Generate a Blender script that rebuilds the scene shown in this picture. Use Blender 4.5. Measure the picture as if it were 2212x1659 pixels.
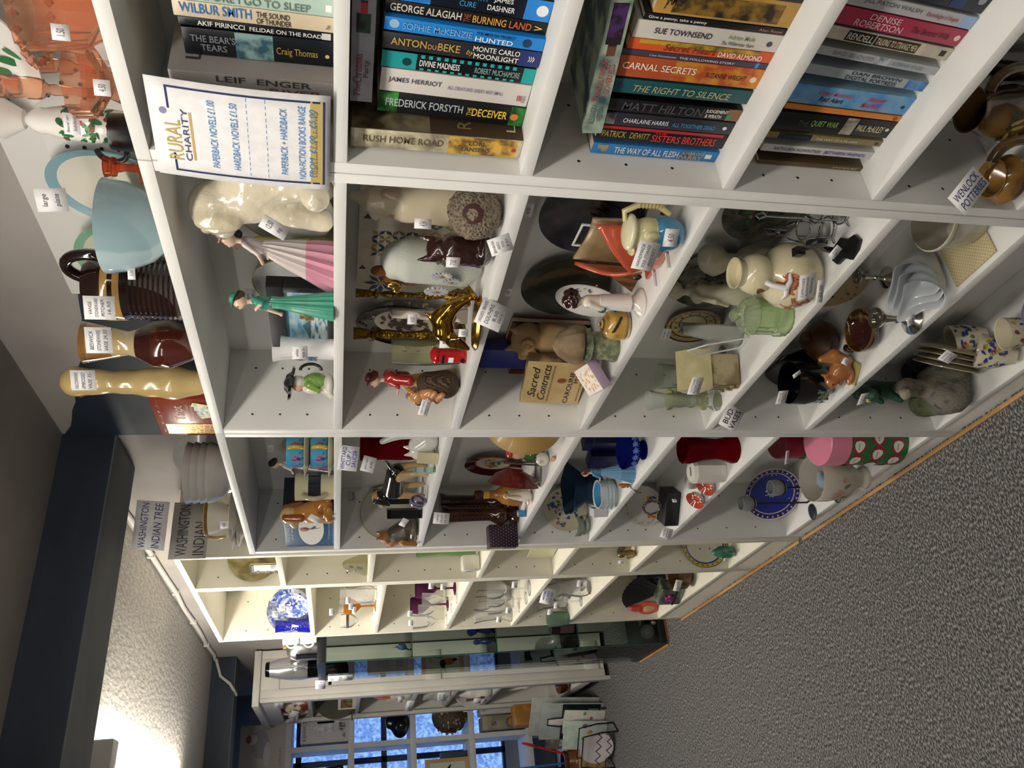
import bpy, bmesh, math, random
import numpy as np
from mathutils import Vector, Matrix, Euler
random.seed(4)
S = bpy.context.scene
for o in list(bpy.data.objects): bpy.data.objects.remove(o)
COL = S.collection
pi = math.pi

# ---------------- camera, world, exposure ----------------
cam = bpy.data.objects.new('camera', bpy.data.cameras.new('camera'))
COL.objects.link(cam)
CR, CU, CF = Vector((0.49708,0.86759,0.01391)), Vector((-0.18938,0.09282,0.97751)), Vector((-0.84679,0.48853,-0.21044))
cr, cu, cf = -CU, CR, CF                      # the phone was held on its side: the picture lies on its left flank
m = Matrix((cr, cu, -cf)).transposed().to_4x4()
m.translation = Vector((0.77158,-0.75400,1.50000))
cam.matrix_world = m
cam.data.sensor_width = 36; cam.data.sensor_fit = 'HORIZONTAL'
cam.data.lens = 36 * 1716.59 / 2212
cam.data.clip_start = .02
S.camera = cam
W = bpy.data.worlds.new('world'); S.world = W; W.use_nodes = True
W.node_tree.nodes['Background'].inputs[0].default_value = (.27, .47, .9, 1)
W.node_tree.nodes['Background'].inputs[1].default_value = .5
S.view_settings.view_transform = 'Standard'; S.view_settings.look = 'None'
S.view_settings.gamma = 1; S.view_settings.use_curve_mapping = False
S.cycles.transparent_max_bounces = 32
S.view_settings.exposure = 1.62

# ---------------- materials ----------------
def lin(h):
    h = h.lstrip('#')
    return tuple((lambda c: c/12.92 if c <= .04045 else ((c+.055)/1.055)**2.4)(int(h[i:i+2], 16)/255) for i in (0, 2, 4)) + (1,)
MC = {}
def M(c='#cccccc', kind=None, c2=None, s=20, r=.5, m=0, t=0, coat=0, bump=0, thr=(.42, .58), e=0, ior=1.45, det=3, sc=(1, 1, 1), bs=None, al=1):
    key = (c, kind, c2, s, r, m, t, coat, bump, thr, e, ior, det, sc, bs, al)
    if key in MC: return MC[key]
    mt = bpy.data.materials.new('mat_%d' % len(MC)); MC[key] = mt; mt.use_nodes = True
    nt = mt.node_tree; N = nt.nodes; L = nt.links; p = N['Principled BSDF']
    p.inputs['Roughness'].default_value = r; p.inputs['Metallic'].default_value = m
    p.inputs['Transmission Weight'].default_value = t; p.inputs['IOR'].default_value = ior
    p.inputs['Coat Weight'].default_value = coat; p.inputs['Coat Roughness'].default_value = .06
    p.inputs['Alpha'].default_value = al
    if c == 'vc':
        a = N.new('ShaderNodeAttribute'); a.attribute_name = 'Col'; base = a.outputs['Color']; L.new(base, p.inputs['Base Color'])
    else:
        p.inputs['Base Color'].default_value = lin(c); base = None
    if e:
        p.inputs['Emission Color'].default_value = lin(c); p.inputs['Emission Strength'].default_value = e
    tc = N.new('ShaderNodeTexCoord'); mp = N.new('ShaderNodeMapping'); mp.inputs['Scale'].default_value = sc
    L.new(tc.outputs['Object'], mp.inputs['Vector']); co = mp.outputs['Vector']
    fac = None
    if kind == 'noise':
        x = N.new('ShaderNodeTexNoise'); x.inputs['Scale'].default_value = s; x.inputs['Detail'].default_value = det; fac = x.outputs['Fac']
    elif kind == 'vor':
        x = N.new('ShaderNodeTexVoronoi'); x.inputs['Scale'].default_value = s; fac = x.outputs['Distance']
    elif kind == 'edge':
        x = N.new('ShaderNodeTexVoronoi'); x.feature = 'DISTANCE_TO_EDGE'; x.inputs['Scale'].default_value = s; fac = x.outputs['Distance']
    elif kind == 'wave':
        x = N.new('ShaderNodeTexWave'); x.inputs['Scale'].default_value = s; x.inputs['Distortion'].default_value = det; x.inputs['Detail'].default_value = 2; fac = x.outputs['Fac']
    elif kind == 'ring':
        x = N.new('ShaderNodeTexWave'); x.bands_direction = 'Z'; x.inputs['Scale'].default_value = s; x.inputs['Distortion'].default_value = 0; fac = x.outputs['Fac']
    elif kind == 'check':
        x = N.new('ShaderNodeTexChecker'); x.inputs['Scale'].default_value = s; fac = x.outputs['Fac']
    if fac is not None:
        L.new(co, x.inputs['Vector'])
        if c2:
            rp = N.new('ShaderNodeValToRGB'); rp.color_ramp.elements[0].position = thr[0]; rp.color_ramp.elements[1].position = thr[1]
            L.new(fac, rp.inputs['Fac'])
            if c == 'vc':
                mx = N.new('ShaderNodeMixRGB'); mx.inputs[2].default_value = lin(c2); L.new(rp.outputs['Color'], mx.inputs[0]); L.new(base, mx.inputs[1]); L.new(mx.outputs[0], p.inputs['Base Color'])
            else:
                rp.color_ramp.elements[0].color = lin(c); rp.color_ramp.elements[1].color = lin(c2)
                L.new(rp.outputs['Color'], p.inputs['Base Color'])
                if e: L.new(rp.outputs['Color'], p.inputs['Emission Color'])
    if bump:
        if fac is None or bs:
            x = N.new('ShaderNodeTexNoise'); x.inputs['Scale'].default_value = bs or 60; x.inputs['Detail'].default_value = 4; L.new(co, x.inputs['Vector']); fac = x.outputs['Fac']
        b = N.new('ShaderNodeBump'); b.inputs['Strength'].default_value = bump; b.inputs['Distance'].default_value = .004
        L.new(fac, b.inputs['Height']); L.new(b.outputs['Normal'], p.inputs['Normal'])
    return mt
def VC(r=.4, coat=0, m=0, **k): return M('vc', r=r, coat=coat, m=m, **k)
def glass(c='#ffffff', r=.02):
    # clear glassware: a thin shell that lets light straight through and mirrors at its edges
    key = ('glass', c, r)
    if key in MC: return MC[key]
    mt = bpy.data.materials.new('mat_glass_%d' % len(MC)); MC[key] = mt; mt.use_nodes = True
    nt = mt.node_tree; N = nt.nodes; L = nt.links; N.remove(N['Principled BSDF'])
    tr = N.new('ShaderNodeBsdfTransparent'); tr.inputs[0].default_value = lin(c)
    gl = N.new('ShaderNodeBsdfGlossy'); gl.inputs['Roughness'].default_value = r
    fr = N.new('ShaderNodeLayerWeight'); fr.inputs['Blend'].default_value = .12
    mx = N.new('ShaderNodeMixShader'); L.new(fr.outputs['Fresnel'], mx.inputs[0]); L.new(tr.outputs[0], mx.inputs[1]); L.new(gl.outputs[0], mx.inputs[2])
    L.new(mx.outputs[0], N['Material Output'].inputs[0])
    return mt
WHITE = M('#e6e6e4', 'noise', '#e0e0de', s=6, r=.42)
PAPER = M('#f1f0f2', 'noise', '#eae9ec', s=60, r=.8)
INK = M('#5a5a66', r=.8); BLUEINK = M('#2b2f9a', r=.8)

# ---------------- mesh building ----------------
class B:
    def __init__(s): s.v = []; s.f = []; s.c = []
    def add(s, v, f, col=None):
        n = len(s.v); s.v += [tuple(q) for q in v]; s.f += [tuple(i+n for i in q) for q in f]; s.c += [col]*len(f); return s
    def box(s, x0, x1, y0, y1, z0, z1, col=None, bev=0):
        if bev:
            bm = bmesh.new(); bmesh.ops.create_cube(bm, size=1)
            for v in bm.verts: v.co = ((x0+x1)/2+v.co.x*(x1-x0), (y0+y1)/2+v.co.y*(y1-y0), (z0+z1)/2+v.co.z*(z1-z0))
            bmesh.ops.bevel(bm, geom=bm.edges[:], offset=bev, segments=2, affect='EDGES', profile=.5)
            bm.verts.index_update(); s.add([v.co[:] for v in bm.verts], [[v.index for v in f.verts] for f in bm.faces], col); bm.free(); return s
        return s.add([(x, y, z) for x in (x0, x1) for y in (y0, y1) for z in (z0, z1)],
                     [(0, 1, 3, 2), (4, 6, 7, 5), (0, 4, 5, 1), (2, 3, 7, 6), (0, 2, 6, 4), (1, 5, 7, 3)], col)
    def obox(s, c, d, rot=(0, 0, 0), col=None, bev=0):
        t = B(); t.box(-d[0]/2, d[0]/2, -d[1]/2, d[1]/2, -d[2]/2, d[2]/2, col, bev)
        return s.put(t, Matrix.Translation(c) @ Euler(rot).to_matrix().to_4x4())
    def put(s, t, mat):
        n = len(s.v); s.v += [tuple(mat @ Vector(q)) for q in t.v]; s.f += [tuple(i+n for i in q) for q in t.f]; s.c += t.c; return s
    def lathe(s, prof, n=32, mat=None, col=None, sx=1, sy=1, flute=0, fn=12):
        """prof: (radius, height[, colour of the band above]) from bottom to top"""
        t = B(); v = []; f = []; c = []
        for p in prof:
            for i in range(n):
                a = 2*pi*i/n; k = p[0]*(1+flute*math.cos(fn*a))
                v.append((k*math.cos(a)*sx, k*math.sin(a)*sy, p[1]))
        for j in range(len(prof)-1):
            for i in range(n):
                f.append((j*n+i, j*n+(i+1) % n, (j+1)*n+(i+1) % n, (j+1)*n+i)); c.append(prof[j][2] if len(prof[j]) > 2 else col)
        for j, fl in ((0, 1), (len(prof)-1, 0)):
            if prof[j][0] > 1e-4:
                f.append(tuple(j*n+i for i in (range(n-1, -1, -1) if fl else range(n)))); c.append(prof[j][2] if len(prof[j]) > 2 else col)
        t.v = v; t.f = f; t.c = c
        return s.put(t, mat or Matrix())
    def tube(s, pts, r, n=8, col=None, closed=False):
        pts = [Vector(p) for p in pts]; k = len(pts); rs = r if isinstance(r, (list, tuple)) else [r]*k
        v = []; f = []; up = None
        for i, p in enumerate(pts):
            a = pts[i-1] if (i or closed) else p; b = pts[(i+1) % k] if (i < k-1 or closed) else p
            d = (b-a).normalized()
            if up is None: up = d.orthogonal().normalized()
            up = (up-d*up.dot(d)).normalized() if (up-d*up.dot(d)).length > 1e-6 else d.orthogonal().normalized()
            w = d.cross(up)
            v += [p+(up*math.cos(2*pi*j/n)+w*math.sin(2*pi*j/n))*rs[i] for j in range(n)]
        for i in range(k if closed else k-1):
            for j in range(n):
                q = ((i+1) % k)*n; f.append((i*n+j, i*n+(j+1) % n, q+(j+1) % n, q+j))
        if not closed: f += [tuple(range(n-1, -1, -1)), tuple((k-1)*n+j for j in range(n))]
        return s.add(v, f, col)
    def prism(s, poly, y0, y1, col=None, mat=None):
        """outline in x,z extruded along y"""
        n = len(poly); t = B()
        t.add([(x, y0, z) for x, z in poly]+[(x, y1, z) for x, z in poly],
              [tuple(range(n)), tuple(range(2*n-1, n-1, -1))]+[(i, i+n, (i+1) % n+n, (i+1) % n) for i in range(n)], col)
        return s.put(t, mat or Matrix())
    def grid(s, fn, nu, nv, col=None):
        """surface fn(u, v) with u, v in 0..1"""
        v = [fn(i/nu, j/nv) for i in range(nu+1) for j in range(nv+1)]
        return s.add(v, [(i*(nv+1)+j, (i+1)*(nv+1)+j, (i+1)*(nv+1)+j+1, i*(nv+1)+j+1) for i in range(nu) for j in range(nv)], col)
    def me(s):
        me = bpy.data.meshes.new('m'); me.from_pydata(s.v, [], s.f); me.update()
        if any(s.c):
            at = me.color_attributes.new('Col', 'FLOAT_COLOR', 'CORNER'); arr = []
            for p, c in zip(me.polygons, s.c): arr += list(lin(c) if c else (.8, .8, .8, 1))*p.loop_total
            at.data.foreach_set('color', arr)
        return me
    def ob(s, name, mat, par=None, loc=(0, 0, 0), rot=(0, 0, 0), sm=35, sol=0, sub=0):
        return mob(name, s.me(), mat, par, loc, rot, sm, sol, sub)
def mob(name, me, mat, par=None, loc=(0, 0, 0), rot=(0, 0, 0), sm=35, sol=0, sub=0, sc=None):
    o = bpy.data.objects.new(name, me); COL.objects.link(o); me.name = name
    if not me.materials: me.materials.append(mat)
    o.location = loc; o.rotation_euler = rot; o.parent = par
    if sc: o.scale = sc if not isinstance(sc, (int, float)) else (sc, sc, sc)
    if sm:
        me.polygons.foreach_set('use_smooth', [True]*len(me.polygons))
        try: me.set_sharp_from_angle(angle=math.radians(sm))
        except Exception: pass
    if sol: q = o.modifiers.new('thick', 'SOLIDIFY'); q.thickness = sol; q.offset = 0
    if sub: q = o.modifiers.new('sub', 'SUBSURF'); q.levels = sub; q.render_levels = sub
    return o
def P(o, label, cat, group=None, kind=None):
    o['label'] = label; o['category'] = cat
    if group: o['group'] = group
    if kind: o['kind'] = kind
    return o
REST = []; NOREST = ('bookcase', 'sign', 'ceiling light', 'book', 'cabinet', 'camera', 'cable')
def thing(name, label, cat, x, y, z, rz=0, group=None):
    o = bpy.data.objects.new(name, None); COL.objects.link(o); o.location = (x, y, z); o.rotation_euler = (0, 0, rz)
    if cat not in NOREST: REST.append((o, z))
    return P(o, label, cat, group)
def struct(o): o['kind'] = 'structure'; return o

# smooth bodies: soft union of tapered capsules 'c' and ellipsoids 'e', polygonised as one surface
def blob(prims, cell=.05, k=.06, noise=0, nf=9):
    lo = np.array([1e9]*3); hi = -lo; pr = []
    for p in prims:
        if p[0] == 'c':
            a, b = np.array(p[1], float), np.array(p[2], float); r = max(p[3], p[4])
            lo = np.minimum(lo, np.minimum(a, b)-r); hi = np.maximum(hi, np.maximum(a, b)+r); pr.append(('c', a, b, p[3], p[4], p[5]))
        else:
            c, r = np.array(p[1], float), np.array(p[2], float); R = np.array(Euler([math.radians(q) for q in p[4]]).to_matrix()) if len(p) > 4 else np.eye(3)
            ext = np.abs(R) @ r; lo = np.minimum(lo, c-ext); hi = np.maximum(hi, c+ext); pr.append(('e', c, r, R, None, p[3]))
    cell = min([cell]+[1.1*float(p[2].min()) for p in pr if p[0] == 'e'])
    lo -= 2*cell+noise; hi += 2*cell+noise
    n = np.maximum(np.ceil((hi-lo)/cell).astype(int)+1, 4)
    G = np.stack(np.meshgrid(*[lo[i]+cell*np.arange(n[i]) for i in range(3)], indexing='ij'), -1)
    def dist(X, p):
        if p[0] == 'c':
            ab = p[2]-p[1]; h = np.clip(((X-p[1])@ab)/max(ab@ab, 1e-9), 0, 1)
            return np.linalg.norm(X-p[1]-h[..., None]*ab, axis=-1)-(p[3]+(p[4]-p[3])*h)
        q = (X-p[1])@p[3]; k0 = np.linalg.norm(q/p[2], axis=-1); k1 = np.linalg.norm(q/(p[2]**2), axis=-1)
        return np.where(k1 > 1e-9, k0*(k0-1)/np.maximum(k1, 1e-9), -p[2].min())
    D = None
    for p in pr:
        d = dist(G, p)
        if D is None: D = d
        else:
            h = np.clip(.5+.5*(D-d)/k, 0, 1); D = D*(1-h)+d*h-k*h*(1-h)
    if noise: D = D+noise*(np.sin(nf*G[..., 0]+1)*np.sin(nf*1.3*G[..., 1]+2)*np.sin(nf*1.1*G[..., 2])+.5*np.sin(2.3*nf*G[..., 0])*np.sin(2.1*nf*G[..., 1]+1)*np.sin(2.7*nf*G[..., 2]+.5))
    ins = D < 0; idx = -np.ones(tuple(n-1), int)
    cnt = np.zeros(tuple(n-1), int)
    for a in (0, 1):
        for b in (0, 1):
            for c in (0, 1): cnt += ins[a:n[0]-1+a, b:n[1]-1+b, c:n[2]-1+c]
    act = np.argwhere((cnt > 0) & (cnt < 8)); idx[tuple(act.T)] = np.arange(len(act))
    acc = np.zeros((len(act), 3)); w = np.zeros(len(act))
    corner = [(0, 0, 0), (1, 0, 0), (0, 1, 0), (1, 1, 0), (0, 0, 1), (1, 0, 1), (0, 1, 1), (1, 1, 1)]
    for i in range(8):
        for j in range(i+1, 8):
            ci, cj = np.array(corner[i]), np.array(corner[j])
            if abs(ci-cj).sum() != 1: continue
            di = D[tuple((act+ci).T)]; dj = D[tuple((act+cj).T)]; s_ = (di < 0) != (dj < 0)
            t = np.where(s_, di/np.where(s_, di-dj, 1), 0)
            acc += np.where(s_[:, None], act+ci+t[:, None]*(cj-ci), 0); w += s_
    V = lo+cell*acc/w[:, None]; F_ = []
    for ax in range(3):
        sl = [slice(0, -1)]*3; s0 = [slice(None)]*3; s1 = [slice(None)]*3; s0[ax] = slice(0, -1); s1[ax] = slice(1, None)
        a0 = ins[tuple(s0)]; a1 = ins[tuple(s1)]
        u, v = [(1, 2), (2, 0), (0, 1)][ax]
        E_ = np.argwhere(a0 != a1)
        E_ = E_[(E_[:, u] > 0) & (E_[:, v] > 0) & (E_[:, u] < n[u]-1) & (E_[:, v] < n[v]-1)]
        if not len(E_): continue
        du = np.zeros(3, int); du[u] = 1; dv = np.zeros(3, int); dv[v] = 1
        q = np.stack([idx[tuple((E_-du-dv).T)], idx[tuple((E_-dv).T)], idx[tuple(E_.T)], idx[tuple((E_-du).T)]], 1)
        fl = ~a0[tuple(E_.T)]
        q[fl] = q[fl][:, ::-1]
        F_.append(q)
    F_ = np.concatenate(F_); F_ = F_[(F_ >= 0).all(1)]
    me = bpy.data.meshes.new('m'); me.from_pydata(V.tolist(), [], F_.tolist()); me.update()
    best = np.argmin(np.stack([dist(V, p) for p in pr]), 0)
    cols = np.array([lin(p[5]) for p in pr])[best]
    at = me.color_attributes.new('Col', 'FLOAT_COLOR', 'POINT'); at.data.foreach_set('color', cols.ravel())
    return me
def bl(name, par, prims, sc=1, mat=None, cell=.05, k=.06, loc=(0, 0, 0), rot=(0, 0, 0), noise=0, nf=9):
    return mob(name, blob(prims, cell, k, noise, nf), mat or VC(.3, .4), par, loc, rot, 180, sc=sc)

# lettering
TC = {}
def tmesh(s, shear=0, off=0):
    key = (s, shear, off)
    if key not in TC:
        cu_ = bpy.data.curves.new('t', 'FONT'); cu_.body = s; cu_.shear = shear; cu_.offset = off; cu_.resolution_u = 3; cu_.align_x = 'CENTER'; cu_.space_line = .9
        o = bpy.data.objects.new('t', cu_); me = bpy.data.meshes.new_from_object(o)
        bpy.data.objects.remove(o)
        v = np.array([q.co[:] for q in me.vertices]) if len(me.vertices) else np.zeros((1, 3))
        TC[key] = ([tuple(q.co) for q in me.vertices], [tuple(p.vertices) for p in me.polygons], v.min(0), v.max(0)); bpy.data.meshes.remove(me)
    return TC[key]
def txt(par, s, w, h, cen, xd, yd, mat, shear=0, off=0, name='lettering', fit=True):
    """lettering filling a w by h box round cen; xd reading direction, yd up"""
    v, f, lo, hi = tmesh(s, shear, off); xd = Vector(xd); yd = Vector(yd); d = hi-lo
    sx = w/max(d[0], .01); sy = h/max(d[1], .01)
    if not fit: sx = sy = min(sx, sy)
    c = (lo+hi)/2; nn = xd.cross(yd).normalized()
    pts = [Vector(cen)+xd*((q[0]-c[0])*sx)+yd*((q[1]-c[1])*sy)+nn*.0004 for q in v]
    b = B(); b.add(pts, f)
    return b.ob(name, mat, par, sm=0)
def tag(par, p, w, h, text='', yaw=.75, tilt=0, roll=0, mat=None, ink=None, name='price_tag', curl=0, world=True):
    """paper tag whose face turns by yaw from the aisle towards the near end; p is its centre in world metres"""
    w *= .86; h *= .86; q = Vector(p)
    if par and world: q = q-par.location; q.rotate(Euler((0, 0, -par.rotation_euler.z))); yaw -= par.rotation_euler.z
    b = B(); nx = 6 if curl else 1
    def fn(u, v): return ((u-.5)*w, -curl*math.sin(pi*u)*w, (v-.5)*h)
    b.grid(fn, nx, 1)
    o = b.ob(name, mat or PAPER, par, q, (tilt, roll, yaw), sol=.0004)
    if text:
        L_ = text.split('|')
        for i, l in enumerate(L_):
            hh = h*.8/len(L_); txt(o, l, w*min(.8, .09*len(l)+.1), hh*.55, (0, -.0004-curl*w*.9, h*.4-hh*(i+.5)), (1, 0, 0), (0, 0, 1), ink or INK, shear=.15, name='writing')
    return o
def sstr(o): return struct(o)

# ---------------- lamps: fluorescent battens under the ceiling, with two unseen fill lamps added ----------------
def batten(x, y, z, L, label, st=9):
    t = thing('fluorescent_lamp', label, 'ceiling light', x, y, z)
    B().box(-L/2, L/2, -.035, .035, -.035, 0, bev=.004).ob('housing', M('#e8e8e8', r=.4), t)
    b = B()
    b.grid(lambda u, v: ((u-.5)*(L-.06), -.055*math.cos(pi*v), -.03-.045*math.sin(pi*v)), 1, 10)
    b.ob('diffuser', M('#fff8ec', r=.5, e=st), t, sm=60)
    for s in (-1, 1): B().box(s*L/2-.03, s*L/2+.03, -.058, .058, -.078, -.0, bev=.006).ob('end_cap', M('#e4e4e4', r=.4), t)
    return t
batten(-2.45, -.5, 2.15, 1.5, 'bright fluorescent ceiling lamp beyond the dark blue beam', 16)
batten(.12, -.68, 2.17, 1.5, 'fluorescent ceiling lamp over the aisle near the book shelves', 8)
batten(1.75, -.68, 2.17, 1.3, 'added fluorescent fill lamp out of view at the near end of the room', 5)  # unseen lamp, added to brighten the nearest shelves

batten(.2, -1.95, 2.17, 1.5, 'added fluorescent fill lamp out of view over the far side of the aisle', 5)  # unseen dim lamp, added to lift the floor and carpet

# ---------------- room ----------------
XW, YW, ZC = -5.15, .2, 2.17
carpet = M('#404144', 'noise', '#a29d98', s=230, r=.95, thr=(.44, .68), bump=.6, det=2.5, sc=(1, .5, 1))
struct(B().box(XW, 2.4, -2.8, .35, -.05, 0).ob('floor', carpet))
plas = M('#a49f9a', 'noise', '#999490', s=3, r=.9, bump=.15)
artex = M('#bdbab4', 'wave', '#b4b1ab', s=5, r=.85, bump=.9, det=9, sc=(1, 2.2, 1), bs=26)
c = B(); c.box(-1.2, 2.4, -2.8, .35, ZC, ZC+.1); struct(c.ob('ceiling', plas))
c = B(); c.box(XW, -1.2, -2.8, .35, ZC-.02, ZC+.1); struct(c.ob('ceiling', artex))
struct(B().box(XW, 2.4, YW, YW+.12, 0, ZC).ob('wall_back', plas))
struct(B().box(XW, 2.4, -2.9, -2.8, 0, ZC).ob('wall_opposite', M('#9a9692', r=.9, bump=.1)))
struct(B().box(2.4, 2.5, -2.9, .35, 0, ZC).ob('wall_near', M('#8c8884', r=.9, bump=.1)))
navy = M('#1f2836', 'noise', '#27313f', s=5, r=.6, bump=.2)
beamm = M('#232c3a', 'noise', '#2b3443', s=7, r=.55, bump=.25, sc=(1, .3, 1))
soff = M('#5a6064', 'noise', '#6a6e70', s=6, r=.7, bump=.3, sc=(1, .4, 1))
struct(B().box(-1.37, -1.16, -2.8, YW, 2.049, ZC).ob('trim_1', beamm))
struct(B().box(-1.37, -1.16, -2.8, YW, 2.045, 2.0489).ob('trim_2', soff))
struct(B().box(-4.0, -3.85, -2.8, YW, 2.03, ZC-.02).ob('trim_3', beamm))
struct(B().box(-4.0, -3.85, -2.8, YW, 2.027, 2.0299).ob('trim_4', soff))
# wall above the shelves: white board, then a patch of dark blue paint with a ragged edge
pan = B().box(-.56, 2.4, YW-.004, YW, 1.6, 1.995)
struct(pan.ob('trim_5', M('#d6d5d2', r=.6)))
edge = [(-.56, 1.6), (-.56, 1.985)]
for i in range(1, 14): edge.append((-.56-.6*i/14, 1.99+.17*(i/14)**1.3+random.uniform(-.006, .006)))
edge += [(-1.16, 2.165), (-1.16, 1.6)]
struct(B().prism(edge, YW-.003, YW).ob('trim_6', navy))
peg = B().box(-.33, -.02, YW-.012, YW-.004, 1.74, 1.93)
struct(peg.ob('trim_7', M('#dcdbd8', 'vor', '#dcdbd8', s=40, r=.5)))
hol = B()
for i in range(13):
    for j in range(7): hol.lathe([(.0028, 0), (.0028, .002)], 8, Matrix.Translation((-.315+i*.0235, YW-.0125, 1.76+j*.0235)) @ Matrix.Rotation(pi/2, 4, 'X'))
struct(hol.ob('trim_8', M('#26262a', r=.9)))

# ---------------- bookcases ----------------
def bookcase(name, label, x0, x1, zs, d, m, th=.017, y0=0, plinth=True, backm=None, pins=True):
    """zs: upper faces of the boards from the top panel down to the bottom shelf"""
    t = thing(name, label, 'bookcase', x0, y0, 0); w = x1-x0
    sp = B().box(0, th, 0, d, 0, zs[0]-th, bev=.0008).ob('side_panel', m, t)
    if pins:                                   # drilled shelf-pin holes in the face towards the camera end
        sp.data.materials.append(M('#3a3732', r=.9)); bm = bmesh.new(); bm.from_mesh(sp.data)
        for i in range(len(zs)-1):
            gap = zs[i]-th-zs[i+1]
            for k in range(1, 4):
                for yy in (.035, d-.05):
                    f = bm.faces.new([bm.verts.new((th+.0002, yy+.0025*math.cos(a), zs[i+1]+gap*k/4+.0025*math.sin(a))) for a in [j*pi/4 for j in range(8)]]); f.material_index = 1
        bm.to_mesh(sp.data); bm.free()
    B().box(w-th, w, 0, d, 0, zs[0]-th, bev=.0008).ob('side_panel', m, t)
    B().box(0, w, -.001, d, zs[0]-th, zs[0], bev=.0008).ob('top_panel', m, t)
    for z in zs[1:]: B().box(th, w-th, .001, d-.004, z-th, z, bev=.0008).ob('shelf', m, t)
    B().box(th, w-th, d-.004, d, zs[-1], zs[0]-th).ob('back_panel', backm or m, t)
    if plinth: B().box(th, w-th, .006, .02, 0, zs[-1]-th).ob('plinth', m, t)
    return t
ZA = [1.747, 1.513, 1.271, .98, .742, .49, .08]
ZB = [1.747, 1.513, 1.268, .983, .685, .432, .077]
ZCC = [1.747, 1.513, 1.275, .985, .745, .492, .07]
ZD1 = [1.955, 1.68, 1.407, 1.043, .774, .495, .116]
ZD2 = [1.955, 1.604, 1.357, 1.062, .782, .537, .119]
CREAM = M('#e9e5d6', 'noise', '#e4e0d0', s=6, r=.42)
bookcase('bookcase', 'white bookcase filled with paperback novels at the near end', .001, .752, ZA, .195, WHITE)
bookcase('bookcase', 'white bookcase of figurines and brass, second from the near end', -.7515, -.001, ZB, .195, WHITE)
bookcase('bookcase', 'white bookcase of dog ornaments and blue glass, third from the near end', -1.524, -.7535, ZCC, .195, WHITE)
bookcase('bookcase', 'narrow tall cream bookcase beyond the dog ornaments', -1.872, -1.545, ZD1, .2, CREAM)
bookcase('bookcase', 'wide tall cream bookcase of drinking glasses', -2.604, -1.874, ZD2, .2, CREAM)

# ---------------- books ----------------
PAGES = M('#d9cdb4', 'wave', '#c4b79c', s=120, r=.9, det=0, sc=(1, .01, .01))
def booky(t, w, h, d, c, dec, c2=None, bev=.0012, pages='#d9cdb4'):
    """book standing on its tail: spine faces -y, front cover faces +x"""
    B().box(-w/2, w/2, 0, .0016, 0, h, bev=.0006).ob('spine', M(c, 'noise', c2 or c, s=30, r=.35, thr=(.35, .7)) if c2 else M(c, r=.35), t)
    B().box(w/2-.0009, w/2, .0016, d, 0, h).ob('front_cover', M(c2 or c, r=.35), t)
    B().box(-w/2, -w/2+.0009, .0016, d, 0, h).ob('back_cover', M(c, r=.35), t)
    B().box(-w/2+.0009, w/2-.0009, .0016, d-.002, .001, h-.001).ob('pages', M(pages, 'wave', '#c2b596', s=90, r=.9, det=0, sc=(1, .01, .01)), t)
    k = 0
    for e in dec:
        u0, u1, v0, v1 = e[1:5]; k += 1; y = -.0003-.0002*(e[0] != 'R')
        if e[0] == 'R':
            b = B(); b.box(-w/2+v0*w, -w/2+v1*w, -.00035, .0002, h*(1-u1), h*(1-u0)); b.ob('colour_panel', M(e[5], 'noise', e[6] if len(e) > 6 else e[5], s=45, r=.4), t, sm=0)
        elif e[0] == 'D':    # small disc badge
            b = B(); b.lathe([((u1-u0)*h/2, 0), ((u1-u0)*h/2, .0003)], 20, Matrix.Translation((-w/2+(v0+v1)/2*w, -.0001, h*(1-(u0+u1)/2))) @ Matrix.Rotation(pi/2, 4, 'X')); b.ob('publisher_badge', M(e[5], r=.5), t, sm=0)
        elif e[0] == 'H':    # lettering set across the spine
            txt(t, e[5], (v1-v0)*w, (u1-u0)*h, (-w/2+(v0+v1)/2*w, y, h*(1-(u0+u1)/2)), (1, 0, 0), (0, 0, 1), M(e[6], r=.5), e[7] if len(e) > 7 else 0)
        else:
            txt(t, e[5], (u1-u0)*h, (v1-v0)*w, (-w/2+(v0+v1)/2*w, y, h*(1-(u0+u1)/2)), (0, 0, -1), (1, 0, 0), M(e[6], r=.5), e[7] if len(e) > 7 else 0, .01)
def book(q, Y, Z, label, c, dec, c2=None, d=.125, grp='paperback novels in the near bookcase'):
    x0, x1, h, lean = q; pl, px = BK_.get(Z, (0, .0185))        # each book rests against the one before it
    lean = min(max(lean, pl), pl+.035, .1); w = max(x1-x0-.001, .005); x0 = max(x0, px+.0006); x1 = x0+w/math.cos(lean); BK_[Z] = (lean, x1)
    t = thing('hardback_book' if 'hardback' in label else 'paperback_book', label, 'book', (x0+x1)/2, Y, Z+.0004, group=grp); t.rotation_euler = (0, lean, 0); t.location.z += abs(math.sin(lean))*w/2
    booky(t, w, h, d, c, dec, c2)
    return t
T_ = 'T'; BK_ = {}
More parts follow.
